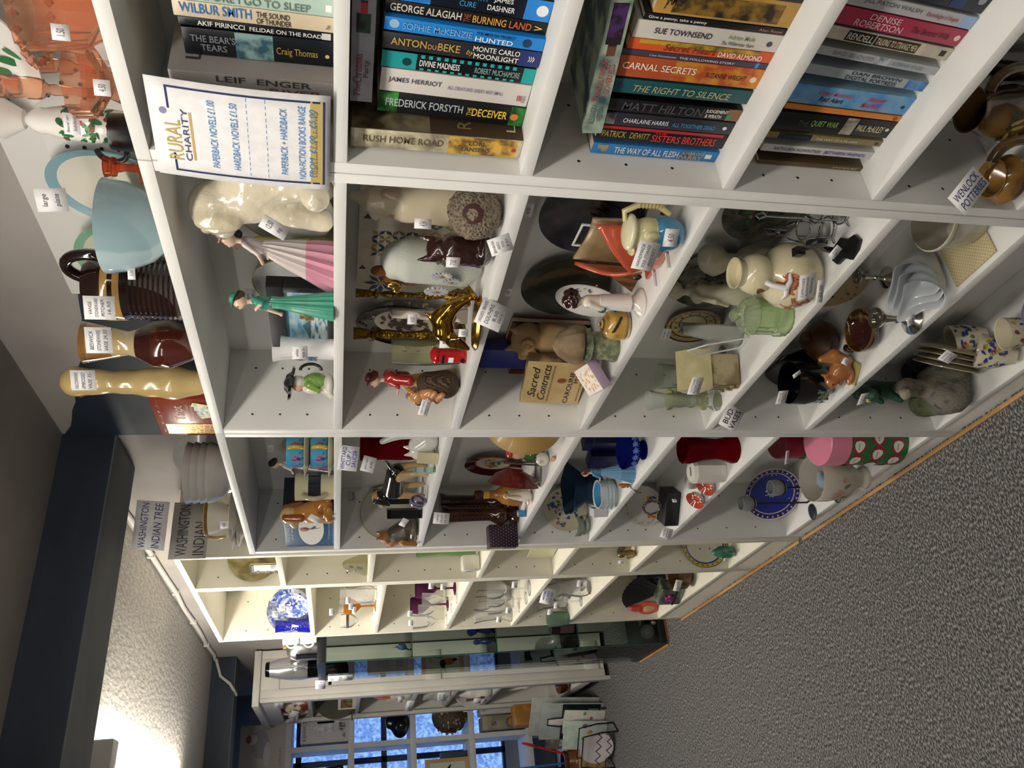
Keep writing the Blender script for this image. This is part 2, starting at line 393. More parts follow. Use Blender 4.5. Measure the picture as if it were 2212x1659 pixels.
# top row
for q, lab, c, dec, c2, Y in reversed((
 ((0.2007,0.2163,0.1892,-0.0688), 'beige paperback leaning beside the pale green novel on the top book shelf', '#b5a27c', [(T_,.3,.95,.1,.5,'NO GODS','#4c4030')], None, .05),
 ((0.1759,0.2007,0.1896,-0.0044), 'pale green paperback with an eye picture at the head of its spine', '#b9d0c4', [(T_,.36,.72,.6,.86,'SJ WATSON','#9a6a68'),(T_,.24,.87,.12,.5,'BEFORE I GO TO SLEEP','#6a7f7a'),('R',0,.14,0,1,'#5d6f72','#c7c3ba'),('R',.955,.99,.25,.6,'#eeeeee')], '#a9c4bb', .05),
 ((0.1554,0.1759,0.1696,-0.0063), 'worn cream paperback with large blue lettering on the top book row', '#d8cab0', [(T_,.04,.48,.3,.92,'WILBUR SMITH','#3f78bd'),(T_,.51,.72,.5,.85,'THE SOUND','#39302c'),(T_,.51,.73,.08,.44,'OF THUNDER','#39302c'),('H',.95,.98,.25,.5,'Pan','#333333')], '#cdbb9c', .05),
 ((0.1443,0.1554,0.1666,0.0138), 'thin black paperback with white lettering beside the worn cream one', '#11151d', [(T_,.12,.42,.2,.8,'AKIF PIRINCCI','#f0f0ee'),(T_,.45,.92,.2,.72,'FELIDAE ON THE ROAD','#e2e2e0'),('R',.92,.98,.1,.9,'#cfcfcf')], None, .05),
 ((0.1084,0.1443,0.165,-0.0046), 'thick black paperback with a blue mountain picture on its spine', '#10141d', [(T_,.05,.34,.52,.78,"THE BEAR'S",'#8a8e95'),(T_,.11,.28,.2,.44,'TEARS','#8a8e95'),('R',.34,.59,.02,.98,'#8fb0b0','#2f5c6c'),(T_,.61,.89,.25,.6,'Craig Thomas','#a98c44'),('D',.94,.97,.3,.5,'#d8c68c')], None, .05),
 ((0.0971,0.122,0.1814,-0.0274), 'tall grey hardback behind the price notice', '#a9a5a2', [(T_,.28,.86,.55,.9,'LEIF  ENGER','#3c3a3c'),(T_,.6,.93,.1,.42,'RIVER','#7d4a4a')], '#9f9a97', .022))):
    t = book(q, Y, 1.513, lab, c, dec, c2)
    if 'tall grey' in lab: txt(t, 'LEIF', .06, .016, ((q[1]-q[0])/2-.0002, .05, q[2]-.025), (0, 1, 0), (0, 0, 1), M('#3c3a3c'), name='cover_lettering')
# second row
for a in reversed((
 ((0.2348,0.254,0.1872,-0.0439), 'dark navy paperback leaning at the end of the second book row', '#12192a', [('D',.9,.95,.4,.6,'#cdd6e6')], None),
 ((0.2064,0.2348,0.1871,0.0427), 'black paperback with bright blue ends and a white oval badge', '#0c1522', [('R',.03,.27,.02,.98,'#1f74c4','#2b8be0'),('R',.84,1,.02,.98,'#2a86da'),('D',.91,.985,.35,.65,'#e9ece9'),(T_,.4,.6,.55,.8,'THE DEATH','#3f8fcc'),(T_,.44,.54,.2,.45,'CURE','#3f8fcc'),(T_,.64,.76,.55,.8,'JAMES','#ececec'),(T_,.61,.78,.2,.45,'DASHNER','#ececec')], None),
 ((0.1898,0.2064,0.1864,0.0349), 'black paperback lettered in white and fiery orange', '#171312', [(T_,.03,.46,.22,.82,'GEORGE ALAGIAH','#ddd8cc'),('H',.475,.515,.15,.85,'THE','#a8603c'),(T_,.53,.74,.2,.8,'BURNING','#e0a43c'),(T_,.76,.9,.2,.8,'LAND','#cc6a30'),(T_,.92,.97,.3,.7,'>','#e8c040')], None),
 ((0.1759,0.1936,0.1865,0.044), 'bright blue paperback with grey and white lettering in the second book row', '#1e86dc', [('D',.03,.09,.3,.8,'#9cc0de'),(T_,.11,.54,.25,.75,'SOPHIE McKENZIE','#7fb0dc'),(T_,.56,.81,.58,.85,'THE MEDUSA PROJECT','#0d1626'),(T_,.56,.8,.12,.5,'HUNTED','#f2f6fa'),('D',.86,.92,.3,.7,'#173a60')], None),
 ((0.153,0.1759,0.1872,0.0229), 'charcoal paperback with gold lettering and a navy foot', '#2a2a30', [('R',.86,1,0,1,'#28346e'),(T_,.05,.27,.3,.75,'ANTON','#c0a253'),(T_,.28,.33,.3,.6,'DU','#c0a253'),(T_,.34,.48,.3,.75,'BEKE','#c0a253'),(T_,.56,.86,.56,.88,'MONTE CARLO','#f0f0ee'),(T_,.57,.86,.12,.44,'MOONLIGHT','#f0f0ee'),(T_,.52,.57,.2,.6,'by','#c0a253',.3),(T_,.92,.96,.3,.7,'>>>','#f0f0ee')], None),
 ((0.1224,0.1465,0.1867,0.0264), 'teal and black paperback with dashed teal stripes', '#0a1216', [('R',0,.22,.02,.98,'#1f9fa0'),('R',.92,1,.02,.98,'#1f9fa0')]+[('R',.245+.05*i,.27+.05*i,.76,.96,'#25b0b0') for i in range(13)]+[('R',.245+.05*i,.27+.05*i,.05,.16,'#25b0b0') for i in range(13)]+[('D',.13,.19,.3,.6,'#0c3a3c'),(T_,.24,.5,.3,.68,'DIVINE MADNESS','#f0f0ee'),(T_,.6,.9,.3,.66,'ROBERT MUCHAMORE','#8fa8a8')], None),
 ((0.0832,0.1178,0.1865,0.0342), 'thick white paperback with small grey lettering in the second book row', '#d6d0cb', [(T_,.05,.4,.4,.66,'JAMES HERRIOT','#5e5d6e'),(T_,.44,.82,.4,.56,'ALL CREATURES GREAT AND SMALL','#83819a'),(T_,.92,.95,.25,.5,'III','#c0303a'),('H',.955,.98,.2,.5,'PAN','#777777')], None),
 ((0.052,0.0853,0.1879,0.0366), 'black and green paperback with yellow title lettering', '#15181d', [('R',0,.13,.05,1,'#3f9a3f','#1c4a22'),('R',.9,1,.02,.95,'#2f7f36','#163a1c'),(T_,.05,.57,.35,.72,'FREDERICK FORSYTH','#b8bcc2'),('H',.6,.63,.3,.7,'THE','#e0b83c'),(T_,.635,.88,.3,.68,'DECEIVER','#f0cc38'),('D',.905,.96,.2,.7,'#e07a3c')], None),
 ((0.0235,0.0545,0.2207,-0.0272), 'tall cream paperback with a golden picture, first from the bookcase upright', '#d9d2b4', [('R',.56,.97,.02,.98,'#d8b04c','#7c5a30'),(T_,.07,.53,.35,.7,'RUSH HOME ROAD','#6a5c48'),(T_,.68,.77,.55,.8,'LORI','#5a4a34'),(T_,.64,.81,.2,.45,'LANSENS','#5a4a34'),('D',.94,.97,.3,.6,'#b03a30')], '#4a3a2c'))):
    t = book(a[0], {'tall': .026, 'bright': .045, 'charcoal': .045}.get(a[1].split()[0], .052), 1.271, *a[1:])
    if 'golden picture' in a[1]:
        w = (a[0][1]-a[0][0])/2; h = a[0][2]
        b = B(); b.box(w-.0008, w, .002, .12, h*.55, h-.001); b.ob('cover_picture', M('#8d8463', 'noise', '#3c2c1c', s=18), t)
        txt(t, 'R', .014, .018, (w, .02, h*.35), (0, 1, 0), (0, 0, 1), M('#8c7c4c'), name='cover_lettering')
        txt(t, 'L', .012, .012, (w, .02, h*.07), (0, 1, 0), (0, 0, 1), M('#d0c8b4'), name='cover_lettering')
# third row
for a in reversed((
 ((0.2689,0.2869,0.1853,0.0033), 'black paperback at the near end of the third book row', '#14181a', [(T_,.8,.95,.3,.7,'IV','#4f9a44')], None),
 ((0.2383,0.2724,0.1733,-0.0267), 'creased gold and brown paperback standing in the third book row', '#a9813c', [('R',.12,.9,.1,.85,'#2c2318','#8a682c'),(T_,.06,.18,.2,.85,'JAMES','#3a2c1c')], '#c0984c'),
 ((0.2175,0.2271,0.1821,-0.0155), 'thin black paperback with white lettering beside the creased gold one', '#17151a', [(T_,.03,.43,.25,.8,'Give a penny, take a penny','#f0f0ec'),(T_,.8,.97,.2,.75,'Alan Royal','#b07868')], None),
 ((0.1964,0.2213,0.1876,-0.016), 'white paperback with black lettering in the third book row', '#cfcac2', [(T_,.13,.52,.36,.68,'SUE TOWNSEND','#34323a'),(T_,.63,.82,.5,.75,'Adrian Mole','#8c9a6c'),(T_,.6,.83,.15,.36,'The Wilderness Years','#58565c',.3),('D',.91,.95,.3,.6,'#4a484c')], None),
 ((0.1832,0.1995,0.1889,-0.0084), 'orange paperback with yellow flowers at its edge', '#d2572c', [('R',.07,.9,.62,.98,'#c8a238','#5c6a2c'),(T_,.24,.6,.2,.8,'Secret Heart','#7c3c20',.2),(T_,.62,.93,.15,.6,'DAVID ALMOND','#f4ece4')], None),
 ((0.1742,0.1832,0.205,0.0007), 'thin slate blue paperback between two orange ones', '#413e54', [('R',.02,.035,.02,.98,'#3f8fd0'),('R',.92,.94,.02,.98,'#3f8fd0'),(T_,.23,.4,.25,.65,'Cees Nooteboom','#c4c2cc',.2),(T_,.42,.78,.25,.65,'THE FOLLOWING STORY','#d8d6dc')], None),
 ((0.1483,0.1798,0.1983,-0.0107), 'thick orange and rust paperback in the third book row', '#a84c28', [('R',.4,1,.02,.98,'#c8862e','#b04a28'),(T_,.06,.55,.4,.72,'CARNAL SECRETS','#f0e4d8'),(T_,.62,.9,.35,.6,'SUZANNE WRIGHT','#4c2a1c'),('D',.93,.975,.3,.6,'#e8c8b0')], '#b8562c'),
 ((0.1234,0.1457,0.1973,-0.0187), 'dark teal hardback with thin gold lettering', '#1c4c50', [(T_,.18,.86,.2,.68,'THE RIGHT TO SILENCE','#a8a880',.2),('D',.07,.11,.3,.7,'#2c3c6c')], '#17565c'),
 ((0.094,0.1146,0.1894,-0.0192), 'black paperback with large grey lettering and a green dot', '#17161a', [('R',.9,1,.02,.98,'#7c5a44'),(T_,.12,.72,.18,.85,'MATT HILTON','#4c4c52',.1),(T_,.73,.9,.5,.85,'JUDGEMENT','#e4e2dc'),(T_,.74,.86,.15,.45,'& WRATH','#e4e2dc'),('D',.9,.94,.1,.5,'#2a8a54')], None),
 ((0.0689,0.0912,0.1883,-0.0222), 'dark grey paperback with white and sky blue lettering', '#2a2c36', [('R',.02,.1,.1,.9,'#4c4c54','#a8a8a8'),(T_,.16,.5,.32,.66,'CHARLAINE HARRIS','#d8dae0'),(T_,.53,.86,.3,.62,'ALL TOGETHER DEAD','#3f8fc0'),('D',.92,.95,.4,.6,'#d4d6dc')], None),
 ((0.0447,0.0707,0.1874,-0.0136), 'black paperback with red lettering and a red edge', '#17141a', [('R',0,.96,.8,.98,'#b02a30'),(T_,.04,.22,.25,.68,'PATRICK','#a89c48'),(T_,.25,.4,.25,.65,'DEWITT','#a89c48'),('T',.43,.52,.66,.8,'THE','#d03438'),(T_,.42,.64,.15,.62,'SISTERS','#d83c3c'),(T_,.66,.92,.15,.66,'BROTHERS','#d83c3c')], None),
 ((0.0187,0.0383,0.1862,-0.0149), 'bright blue paperback at the far end of the third book row', '#2272b4', [('R',.04,.12,.2,.85,'#b09c58','#2272b4'),(T_,.17,.68,.2,.8,'THE WAY OF ALL FLESH','#e8eaf0'),(T_,.7,.89,.55,.85,'AMBROSE','#c0a86c'),(T_,.69,.88,.12,.48,'PARRY','#c0a86c'),('R',.9,.95,.3,.7,'#e0e0d8')], '#3f86c4'))):
    book(a[0], .052, .98, *a[1:])
# fourth row
for a in reversed((
 ((0.2836,0.3159,0.2147,0.0484), 'dark blue paperback nearest the camera end of the fourth book row', '#14192a', [(T_,.3,.66,.2,.5,'THE LINCOLN LAWYER','#b8bcc4'),('R',.75,.85,.05,.95,'#2c3c6c'),('D',.92,.97,.3,.7,'#8a8c94')], None),
 ((0.2621,0.28,0.2092,0.0261), 'pale grey paperback with red script beside the crimson one', '#b4b4b8', [('R',.9,1,.02,.98,'#8fa8cc'),(T_,.2,.6,.35,.75,'JILL PATON WALSH','#6c6a70'),(T_,.64,.88,.25,.7,'Knowledge of Angels','#a05458',.3)], None),
 ((0.237,0.2612,0.2066,0.0116), 'crimson paperback with white lettering', '#a83450', [(T_,.3,.52,.55,.9,'DENISE','#dcb8bc'),(T_,.22,.56,.1,.48,'ROBERTSON','#dcb8bc'),(T_,.62,.9,.3,.65,'The Second Wife','#5c2434',.3),('D',.94,.98,.3,.7,'#e0c0b8')], None),
 ((0.2162,0.2347,0.2077,0.0405), 'cream paperback with dark lettered boxes on its spine', '#cfc7ac', [('R',.22,.42,.1,.9,'#17161c'),('R',.43,.75,.1,.9,'#3c2c20'),(T_,.23,.41,.25,.75,'RENDELL','#d8d0b8'),(T_,.44,.74,.25,.75,'TALKING TO STRANGE MEN','#d8ccac'),('R',.92,.96,.3,.75,'#2a2a2e')], '#8c8c94'),
 ((0.1931,0.2062,0.2021,0.0711), 'pale grey paperback with a small face on its spine', '#a9acb0', [(T_,.2,.5,.3,.75,'BAD BLOOD','#8a9098'),('R',.52,.62,.05,.95,'#4c5c84','#c0c4c8'),(T_,.65,.88,.3,.75,'LORNA SAGE','#7c8ca4')], None),
 ((0.1671,0.1828,0.1881,0.0529), 'silver paperback with a blue foot in the fourth book row', '#9ea8b0', [('R',.84,1,.02,.98,'#2f64a8','#6c98c8'),(T_,.35,.76,.1,.5,'DIGITAL FORTRESS','#26303c'),(T_,.38,.78,.62,.95,'DAN BROWN','#26303c')], None),
 ((0.1264,0.1573,0.1823,-0.0008), 'thick bright blue paperback with red lettering', '#2f86cc', [(T_,.2,.5,.55,.78,"Alistair MacLean's",'#c05470',.25),(T_,.24,.44,.22,.48,'Red Alert','#1c1c4c',.25),(T_,.62,.78,.52,.76,'Alastair','#c84458',.25),(T_,.6,.76,.18,.44,'MacNeill','#c84458',.25),('D',.93,.96,.3,.55,'#1c2c4c')], '#8cb0c4'),
 ((0.1113,0.1214,0.1791,0.0242), 'thin orange paperback standing beside the thick bright blue one', '#cf8030', [('D',.93,.97,.3,.7,'#8c4c20')], None),
 ((0.0843,0.1154,0.1793,-0.0259), 'black paperback with green and cream lettering', '#14161a', [(T_,.18,.27,.3,.62,'THE','#4c5a34'),(T_,.29,.52,.3,.68,'QUIET WAR','#7c9c4c'),('R',.57,.67,.02,.98,'#a8a498','#6c685c'),(T_,.69,.92,.3,.66,'PAUL McAULEY','#d0c49c'),('D',.94,.97,.4,.6,'#d8d4c4')], None),
 ((0.0682,0.0798,0.1819,-0.0098), 'thin olive brown paperback with a dark head panel', '#76684c', [('R',.1,.38,.02,.98,'#17202c'),(T_,.15,.36,.3,.7,'R.M. FRENCH','#3c4a5c'),(T_,.42,.78,.3,.7,'THE WAY OF A PILGRIM','#d4ccb4'),('D',.94,.97,.3,.7,'#3c342c')], '#8c8254'),
 ((0.0434,0.0578,0.1768,-0.0092), 'thin white paperback with blue lettering in the fourth book row', '#c4c2c4', [(T_,.1,.52,.3,.7,'KATHLEEN ROWNTREE','#5c5a64'),(T_,.55,.93,.3,.72,'BETWEEN FRIENDS','#3f4c9c',.2)], None),
 ((0.0195,0.0281,0.1622,-0.0203), 'thin dark brown paperback at the far end of the fourth book row', '#5c4c34', [(T_,.7,.95,.3,.75,'JACQUES','#c8c0a4',.2)], None))):
    book(a[0][:2]+(min(max(a[0][2], .17), .2), a[0][3]), .057, .742, *a[1:])
# two paperbacks lying on top of rows
def lying(q, z, L, th, d, label, c, dec, c2, yw=0, tl=0):
    """book on its back: spine towards the aisle, head towards the far end"""
    t = thing('paperback_book', label, 'book', q[0], q[1], z, group='paperbacks lying on the book rows')
    t.rotation_euler = (0, tl, yw)
    B().box(0, L, 0, .0016, 0, th).ob('spine', M(c, 'noise', c2, s=30, r=.35, thr=(.4, .7)), t)
    B().box(0, L, .0016, d, th-.0009, th).ob('front_cover', M(c2, 'noise', c, s=25, r=.3), t)
    B().box(0, L, .0016, d, 0, .0009).ob('back_cover', M(c, r=.35), t)
    B().box(.001, L-.001, .0016, d-.002, .0009, th-.0009).ob('pages', PAGES, t)
    for u0, u1, v0, v1, s, col, sh in dec:
        if s: txt(t, s, (u1-u0)*L, (v1-v0)*th, ((u0+u1)/2*L, -.0004, (v0+v1)/2*th), (1, 0, 0), (0, 0, 1), M(col), sh)
        else: B().box(u0*L, u1*L, -.0004, .0002, v0*th, v1*th).ob('colour_panel', M(col, 'noise', '#241a20', s=60), t)
    return t
lying((0.0879,0.035,1.461), 1.271+.197, .2, .026, .125, 'silvery paperback lying across the second book row', '#a3a4ac', [(.04,.14,.55,.85,'The','#8a3c44',.2),(.14,.34,.5,.9,'Christmas','#8a3c44',0),(.18,.3,.15,.45,'Party','#8a3c44',0),(.48,.6,.2,.8,'','#2f4a3c',0),(.6,.68,.35,.65,'','#b02c30',0),(.72,.98,.5,.9,'KAREN','#a03840',0),(.72,.98,.1,.45,'SWAN','#a03840',0)], '#8c8f98')
lying((0.0656,0.04,1.186), .98+.186, .2, .026, .125, 'pale green paperback lying across the third book row', '#a8b4a4', [(.08,.24,.55,.85,'ALEXANDRA','#54706c',0),(.1,.22,.2,.48,'WESTON','#54706c',0),(.26,.34,.6,.9,'The','#b05858',.2),(.34,.58,.55,.85,'HOLLYWOOD','#b05858',0),(.32,.54,.15,.45,'GOVERNESS','#b05858',0),(.6,.68,.3,.7,'','#6c4434',0),(.68,.95,.15,.85,'','#4c2a64',0)], '#3c5458', 0, -.1)

# ---------------- helpers for shelf goods ----------------
def glassb(c, body=.35, r=.1):
    key = ('gb', c, body, r)
    if key in MC: return MC[key]
    mt = glass(c, r).copy(); MC[key] = mt; nt = mt.node_tree; N = nt.nodes; L = nt.links
    out = N['Material Output']; src = out.inputs[0].links[0].from_socket
    d = N.new('ShaderNodeBsdfDiffuse'); d.inputs[0].default_value = lin(c); x = N.new('ShaderNodeMixShader'); x.inputs[0].default_value = body
    L.new(src, x.inputs[1]); L.new(d.outputs[0], x.inputs[2]); L.new(x.outputs[0], out.inputs[0]); return mt
def lat(name, label, cat, q, prof, mat, part='body', n=32, grp=None, rz=0, **k):
    x, y, z, h, w = q; t = thing(name, label, cat, x, y, z, rz, grp)
    B().lathe([(p[0]*w/2, p[1]*h)+tuple(p[2:]) for p in prof], n, **k).ob(part, mat, t)
    return t
def ring(c, r, th, plane='xz', n=20, a0=0, a1=2*pi, sy=1):
    o = []
    for i in range(n+1 if a1-a0 < 6.2 else n):
        a = a0+(a1-a0)*i/n; u, v = r*math.cos(a), r*math.sin(a)*sy
        o.append((c[0]+u, c[1], c[2]+v) if plane == 'xz' else (c[0]+u, c[1]+v, c[2]) if plane == 'xy' else (c[0], c[1]+u, c[2]+v))
    return o
def handle(t, c, r, th, a, mat, sy=1, rz=0, name='handle', n=14):
    """C-shaped handle on the side of a pot, in the vertical plane turned by rz"""
    pts = [Vector((c[0]+math.cos(rz)*r*math.cos(b), c[1]+math.sin(rz)*r*math.cos(b), c[2]+r*sy*math.sin(b))) for b in [a[0]+(a[1]-a[0])*i/n for i in range(n+1)]]
    return B().tube(pts, th, 8).ob(name, mat, t, sm=60)
PLATE = [(0, 0), (.55, 0), (.62, .02), (.8, .05), (1, .13), (1, .16), (.8, .085), (.62, .05), (.58, .035), (0, .03)]
def plate(name, label, cat, x, y, z, d, mat, tilt=6, yaw=0, bands=None, grp=None, dec=None, prof=None, sx=1, sy=1, roll=0, n=48):
    """plate stood on its rim and leaning back by tilt degrees; bands: (inner radius fraction, colour) on the face"""
    a = math.radians(tilt); r = d/2
    if y is None: y = .183-r*sy*math.sin(a)
    t = thing(name, label, cat, x, y, z, yaw, grp)
    if bands:
        rr = sorted(bands, reverse=True); pf = [(0, 0, rr[-1][1]), (.55*r, 0, rr[0][1]), (.8*r, .05*r, rr[0][1]), (r, .13*r, rr[0][1]), (r, .16*r, rr[0][1])]
        hh = lambda f: .03*r+max(0, f-.5)**1.3*.32*r
        prev = 1
        for f, col in rr:
            pf[-1] = (pf[-1][0], pf[-1][1], col)
            pf.append((max(f, .0)*r, hh(f), col))
        b = B().lathe(pf, n, sx=sx, sy=sy)
    else: b = B().lathe([(p[0]*r, p[1]*r) for p in (prof or PLATE)], n, sx=sx, sy=sy)
    mtx = Matrix.Translation((0, 0, r*sy*math.cos(a)+.0005)) @ Matrix.Rotation(pi/2-a, 4, 'X') @ Matrix.Rotation(roll, 4, 'Z')
    o = b.ob('dish', mat, t); o.matrix_local = mtx
    if dec:
        g = B(); dec(g, r); o2 = g.ob('painted_decoration', VC(.3), t); o2.matrix_local = mtx
    return t
def leafs(items):
    """little painted leaves and petals: (radius fraction, angle deg, length, width, turn, colour)"""
    def f(g, r):
        for rf, an, l, w, tu, col in items:
            a = math.radians(an); cx, cy = rf*r*math.cos(a), rf*r*math.sin(a); tr = math.radians(tu)
            z = .034*r+max(0, rf-.5)**1.3*.32*r+.0012
            pts = [(math.cos(b)*l*r/2, math.sin(b)*w*r/2*(1+.4*math.cos(b))) for b in [2*pi*i/10 for i in range(10)]]
            g.add([(cx+px*math.cos(tr)-py*math.sin(tr), cy+px*math.sin(tr)+py*math.cos(tr), z+abs(px)*.05) for px, py in pts], [tuple(range(10))], col)
    return f
def spray(n, r0, r1, cols, l=.16, w=.08, seed=1, a0=0, a1=360):
    r_ = random.Random(seed); return leafs([(r_.uniform(r0, r1), r_.uniform(a0, a1), l*r_.uniform(.6, 1.3), w*r_.uniform(.6, 1.3), r_.uniform(0, 360), r_.choice(cols)) for _ in range(n)])
def wrapdec(t, prof_r, items, name='painted_decoration', mat=None):
    """petals laid on a turned body: (angle deg, height, length, width, turn, colour); prof_r(z) gives the radius"""
    g = B()
    for an, z, l, w, tu, col in items:
        a0 = math.radians(an); tr = math.radians(tu); v = []
        for i in range(10):
            b = 2*pi*i/10; px = math.cos(b)*l/2; py = math.sin(b)*w/2*(1+.4*math.cos(b)); u = px*math.cos(tr)-py*math.sin(tr); h = z+px*math.sin(tr)+py*math.cos(tr)
            rr = prof_r(h)+.0008; a = a0+u/max(rr, .004); v.append((rr*math.cos(a), rr*math.sin(a), h))
        g.add(v, [tuple(range(10))], col)
    return g.ob(name, mat or VC(.3), t, sm=0)
def pin(prof, h, w):
    zs = [p[1]*h for p in prof]; rs = [p[0]*w/2 for p in prof]
    return lambda z: float(np.interp(z, zs, rs))
CER = lambda c, c2=None, s=30, r=.18: M(c, 'noise', c2 or c, s=s, r=r, coat=.5)
GOLD = M('#b8904a', r=.25, m=1); BRASS = M('#a8873e', 'noise', '#8a6c2c', s=40, r=.25, m=1); BLACKP = M('#17181b', r=.3); STEEL = M('#c4c5c8', r=.15, m=1)

# ---------------- along the top of the bookcases ----------------
ZT = 1.7475
AMB = glassb('#f6d6c2', .08, .1)
t = lat('glass_bowl', 'large amber pressed glass bowl wrapped in cellophane at the near end of the bookcase tops', 'bowl', (0.146,0.07,1.748,0.097,0.0862), [(.5, 0), (.55, .03), (.5, .08), (.6, .14), (.85, .35), (.97, .7), (1.05, 1), (1.0, 1), (.9, .7), (.75, .3), (0, .12)], AMB, 'bowl', 48, flute=.05, fn=14)
b = B()
for i in range(24): b.lathe([(0, -.006), (.006, 0), (0, .006)], 8, Matrix.Translation((.058*math.cos(i*pi/12), .058*math.sin(i*pi/12), .085)))
b.ob('beaded_band', AMB, t)
tag(t, (0.181,-0.01,1.782), .018, .02, '1.50', .6)
t = lat('pedestal_dish', 'amber glass pedestal dish with a 4.50 sticker on the bookcase tops', 'dish', (0.06,0.06,1.748,0.067,0.0822), [(.5, 0), (.55, .05), (.25, .15), (.2, .3), (.5, .42), (.95, .6), (1, .95), (.94, 1), (.88, .66), (.4, .5), (0, .47)], AMB, 'dish', 40, flute=.04, fn=16)
tag(t, (0.1057,-0,1.762), .02, .02, '4.50', .6)
for i, (py, lx, lab) in enumerate((((0.0206,0.09,1.748,0.16,0.0411), 0, 'amber glass candlestick leaning with a wide cup beside the floral jar'), ((0.0241,0.12,1.748,0.12,0.029), 0, 'short amber glass candlestick behind the pedestal dish'), ((-0.0364,0.02,1.748,0.046,0.0387), 0, 'deep orange glass candlestick at the joint of the two near bookcases'))):
    col = AMB if i < 2 else glassb('#e08a64', .12, .08)
    t = lat('glass_candlestick', lab, 'candlestick', py, [(1.0, 0), (1.05, .06), (.6, .12), (.3, .22), (.26, .5), (.34, .62), (.3, .66), (.62, .72), (.66, .8), (.6, .84), (.7, .97), (.72, 1), (.5, 1), (.45, .86), (0, .85)], col, 'stem', 12, grp='amber glass candlesticks')
plate('display_plate', 'white plate painted with pink lilies behind the amber glass', 'plate', *((-0.0046,0.15,1.875)), .2, CER('#e6e4e0'), 8, grp=None, dec=lambda g, r: (spray(26, .1, .75, ['#a84c84', '#c070a0', '#8c3c74'], .2, .07, 3)(g, r), spray(14, .2, .8, ['#2c6a3c', '#3c7a44'], .3, .1, 5)(g, r)))
bpy.data.objects['display_plate'].location.z = ZT
PJ = [(.5, 0), (.62, .03), (.85, .2), (1, .42), (.95, .6), (.7, .74), (.72, .77), (.6, .82), (.3, .87), (.12, .88), (.1, .9), (0, .9)]
q = ((-0.0397,0.12,1.748,0.181,0.0474)); t = lat('lidded_jar', 'white floral lidded jar with a round knob beside the pegboard', 'jar', q, PJ, CER('#e9e7e3'), 'body', 40)
B().lathe([(0, 0), (.012, .004), (.027, .03), (.02, .05), (0, .056)], 24, Matrix.Translation((0, 0, q[3]*.86))).ob('knob', CER('#e6e2dc'), t)
r_ = random.Random(2); pr_ = pin(PJ, q[3], q[4])
wrapdec(t, pr_, [(r_.uniform(-120, 20), r_.uniform(.2, .62)*q[3], r_.uniform(.006, .016), r_.uniform(.003, .008), r_.uniform(0, 180), r_.choice(['#2f6a3a', '#3f7a40', '#a83c44', '#2c5a30'])) for _ in range(60)])
tag(t, (0.0162,0.06,1.828), .03, .022, 'floral jar|lidded', .6)
t = lat('pot', 'small black pot with a loop handle in front of the pegboard', 'pot', (-0.0253,0.07,1.748,0.043,0.0476), [(.5, 0), (.8, .1), (1, .5), (.95, 1), (.88, 1), (.9, .5), (0, .15)], BLACKP); handle(t, (-.035, 0, .05), .018, .004, (pi/2, 3*pi/2), BLACKP)
DK = M('#3a4650', r=.6); LF = ['#5a6a50', '#6a7458', '#3f4a40', '#7a5a4c']
t = plate('display_plate', 'oval cream plate with a blue rim and grey leaves leaning on the white wall board', 'plate', (-0.2322), None, ZT, .195, VC(.2, .5), 6, 0, [(.84, '#86a9b4'), (0, '#dcd9cc')], dec=spray(26, .0, .68, LF, .32, .06, 8), sx=.82)
tag(t, (-0.1501,0.06,1.895), .04, .045, 'large|plate', .4, .2)
q = (-0.1986,0.06,1.748,0.086,0.1383); t = lat('glass_bowl', 'pale blue marbled glass bowl above the second bookcase', 'bowl', q, [(.34, 0), (.42, .03), (.7, .25), (.93, .65), (1, 1), (.97, 1), (.9, .66), (.66, .28), (0, .1)], M('#a9bfc4', 'wave', '#8fabb2', s=3, r=.08, coat=.6, det=6), 'bowl', 48)
tag(t, (-0.2292,0,1.799), .022, .012, '5.00', .8)
t = plate('display_plate', 'round pale green plate with a brown vine behind the marbled bowl', 'plate', (-0.4139), None, ZT, .2, VC(.2, .5), 6, 0, [(.86, '#7fae94'), (0, '#c2cdb8')], dec=lambda g, r: (spray(16, .2, .75, ['#3c6a4c', '#4c7a54', '#c0b04c'], .2, .12, 11)(g, r), leafs([(.25, 60, .6, .04, 40, '#5c2a24'), (.4, 200, .5, .04, 120, '#5c2a24'), (.2, 300, .5, .04, 80, '#6a342a')])(g, r)))
BRN = M('#24130f', 'noise', '#1c0f0c', s=8, r=.08, coat=.8)
q = (-0.3532,0.065,1.748,0.151,0.116); P_ = [(.82, 0), (.86, .04)]
for i in range(10): P_ += [(.9, .06+i*.05), (.865, .085+i*.05)]
P_ += [(.9, .57), (.93, .6, '#b08a4c'), (.93, .665, '#24130f'), (.95, .71, '#b08a4c'), (.95, .78, '#24130f'), (.9, .9), (.7, .99), (.5, 1), (.5, .95), (0, .9)]
P_ = [p if len(p) > 2 else p+('#24130f',) for p in P_]
t = lat('stoneware_jug', 'dark brown ribbed stoneware jug with two gold bands and a loop handle', 'jug', q, P_, VC(.08, .8), 'body', 40)
handle(t, (q[4]*.42, 0, q[3]*.86), .032, .009, (-pi*.35, pi*.9), BRN, 1.2)
tag(t, (-0.2911,-0.02,1.853), .042, .05, 'VANGE|STONEWARE|PITCHER|16.50', .7, .05)
q = (-0.5141,0.06,1.748,0.193,0.0865); P_ = [(.55, 0, '#3c1710'), (.62, .05, '#4c1d14'), (1, .25, '#4c1d14'), (.96, .4, '#3c1710'), (.6, .55, '#c9b48e'), (.5, .62, '#c4ab80'), (.62, .75, '#a67c44'), (.82, .95, '#8c6434'), (.86, 1, '#6c4a28'), (.78, 1, '#4a3018'), (.55, .75, '#4a3018'), (0, .6, '#4a3018')]
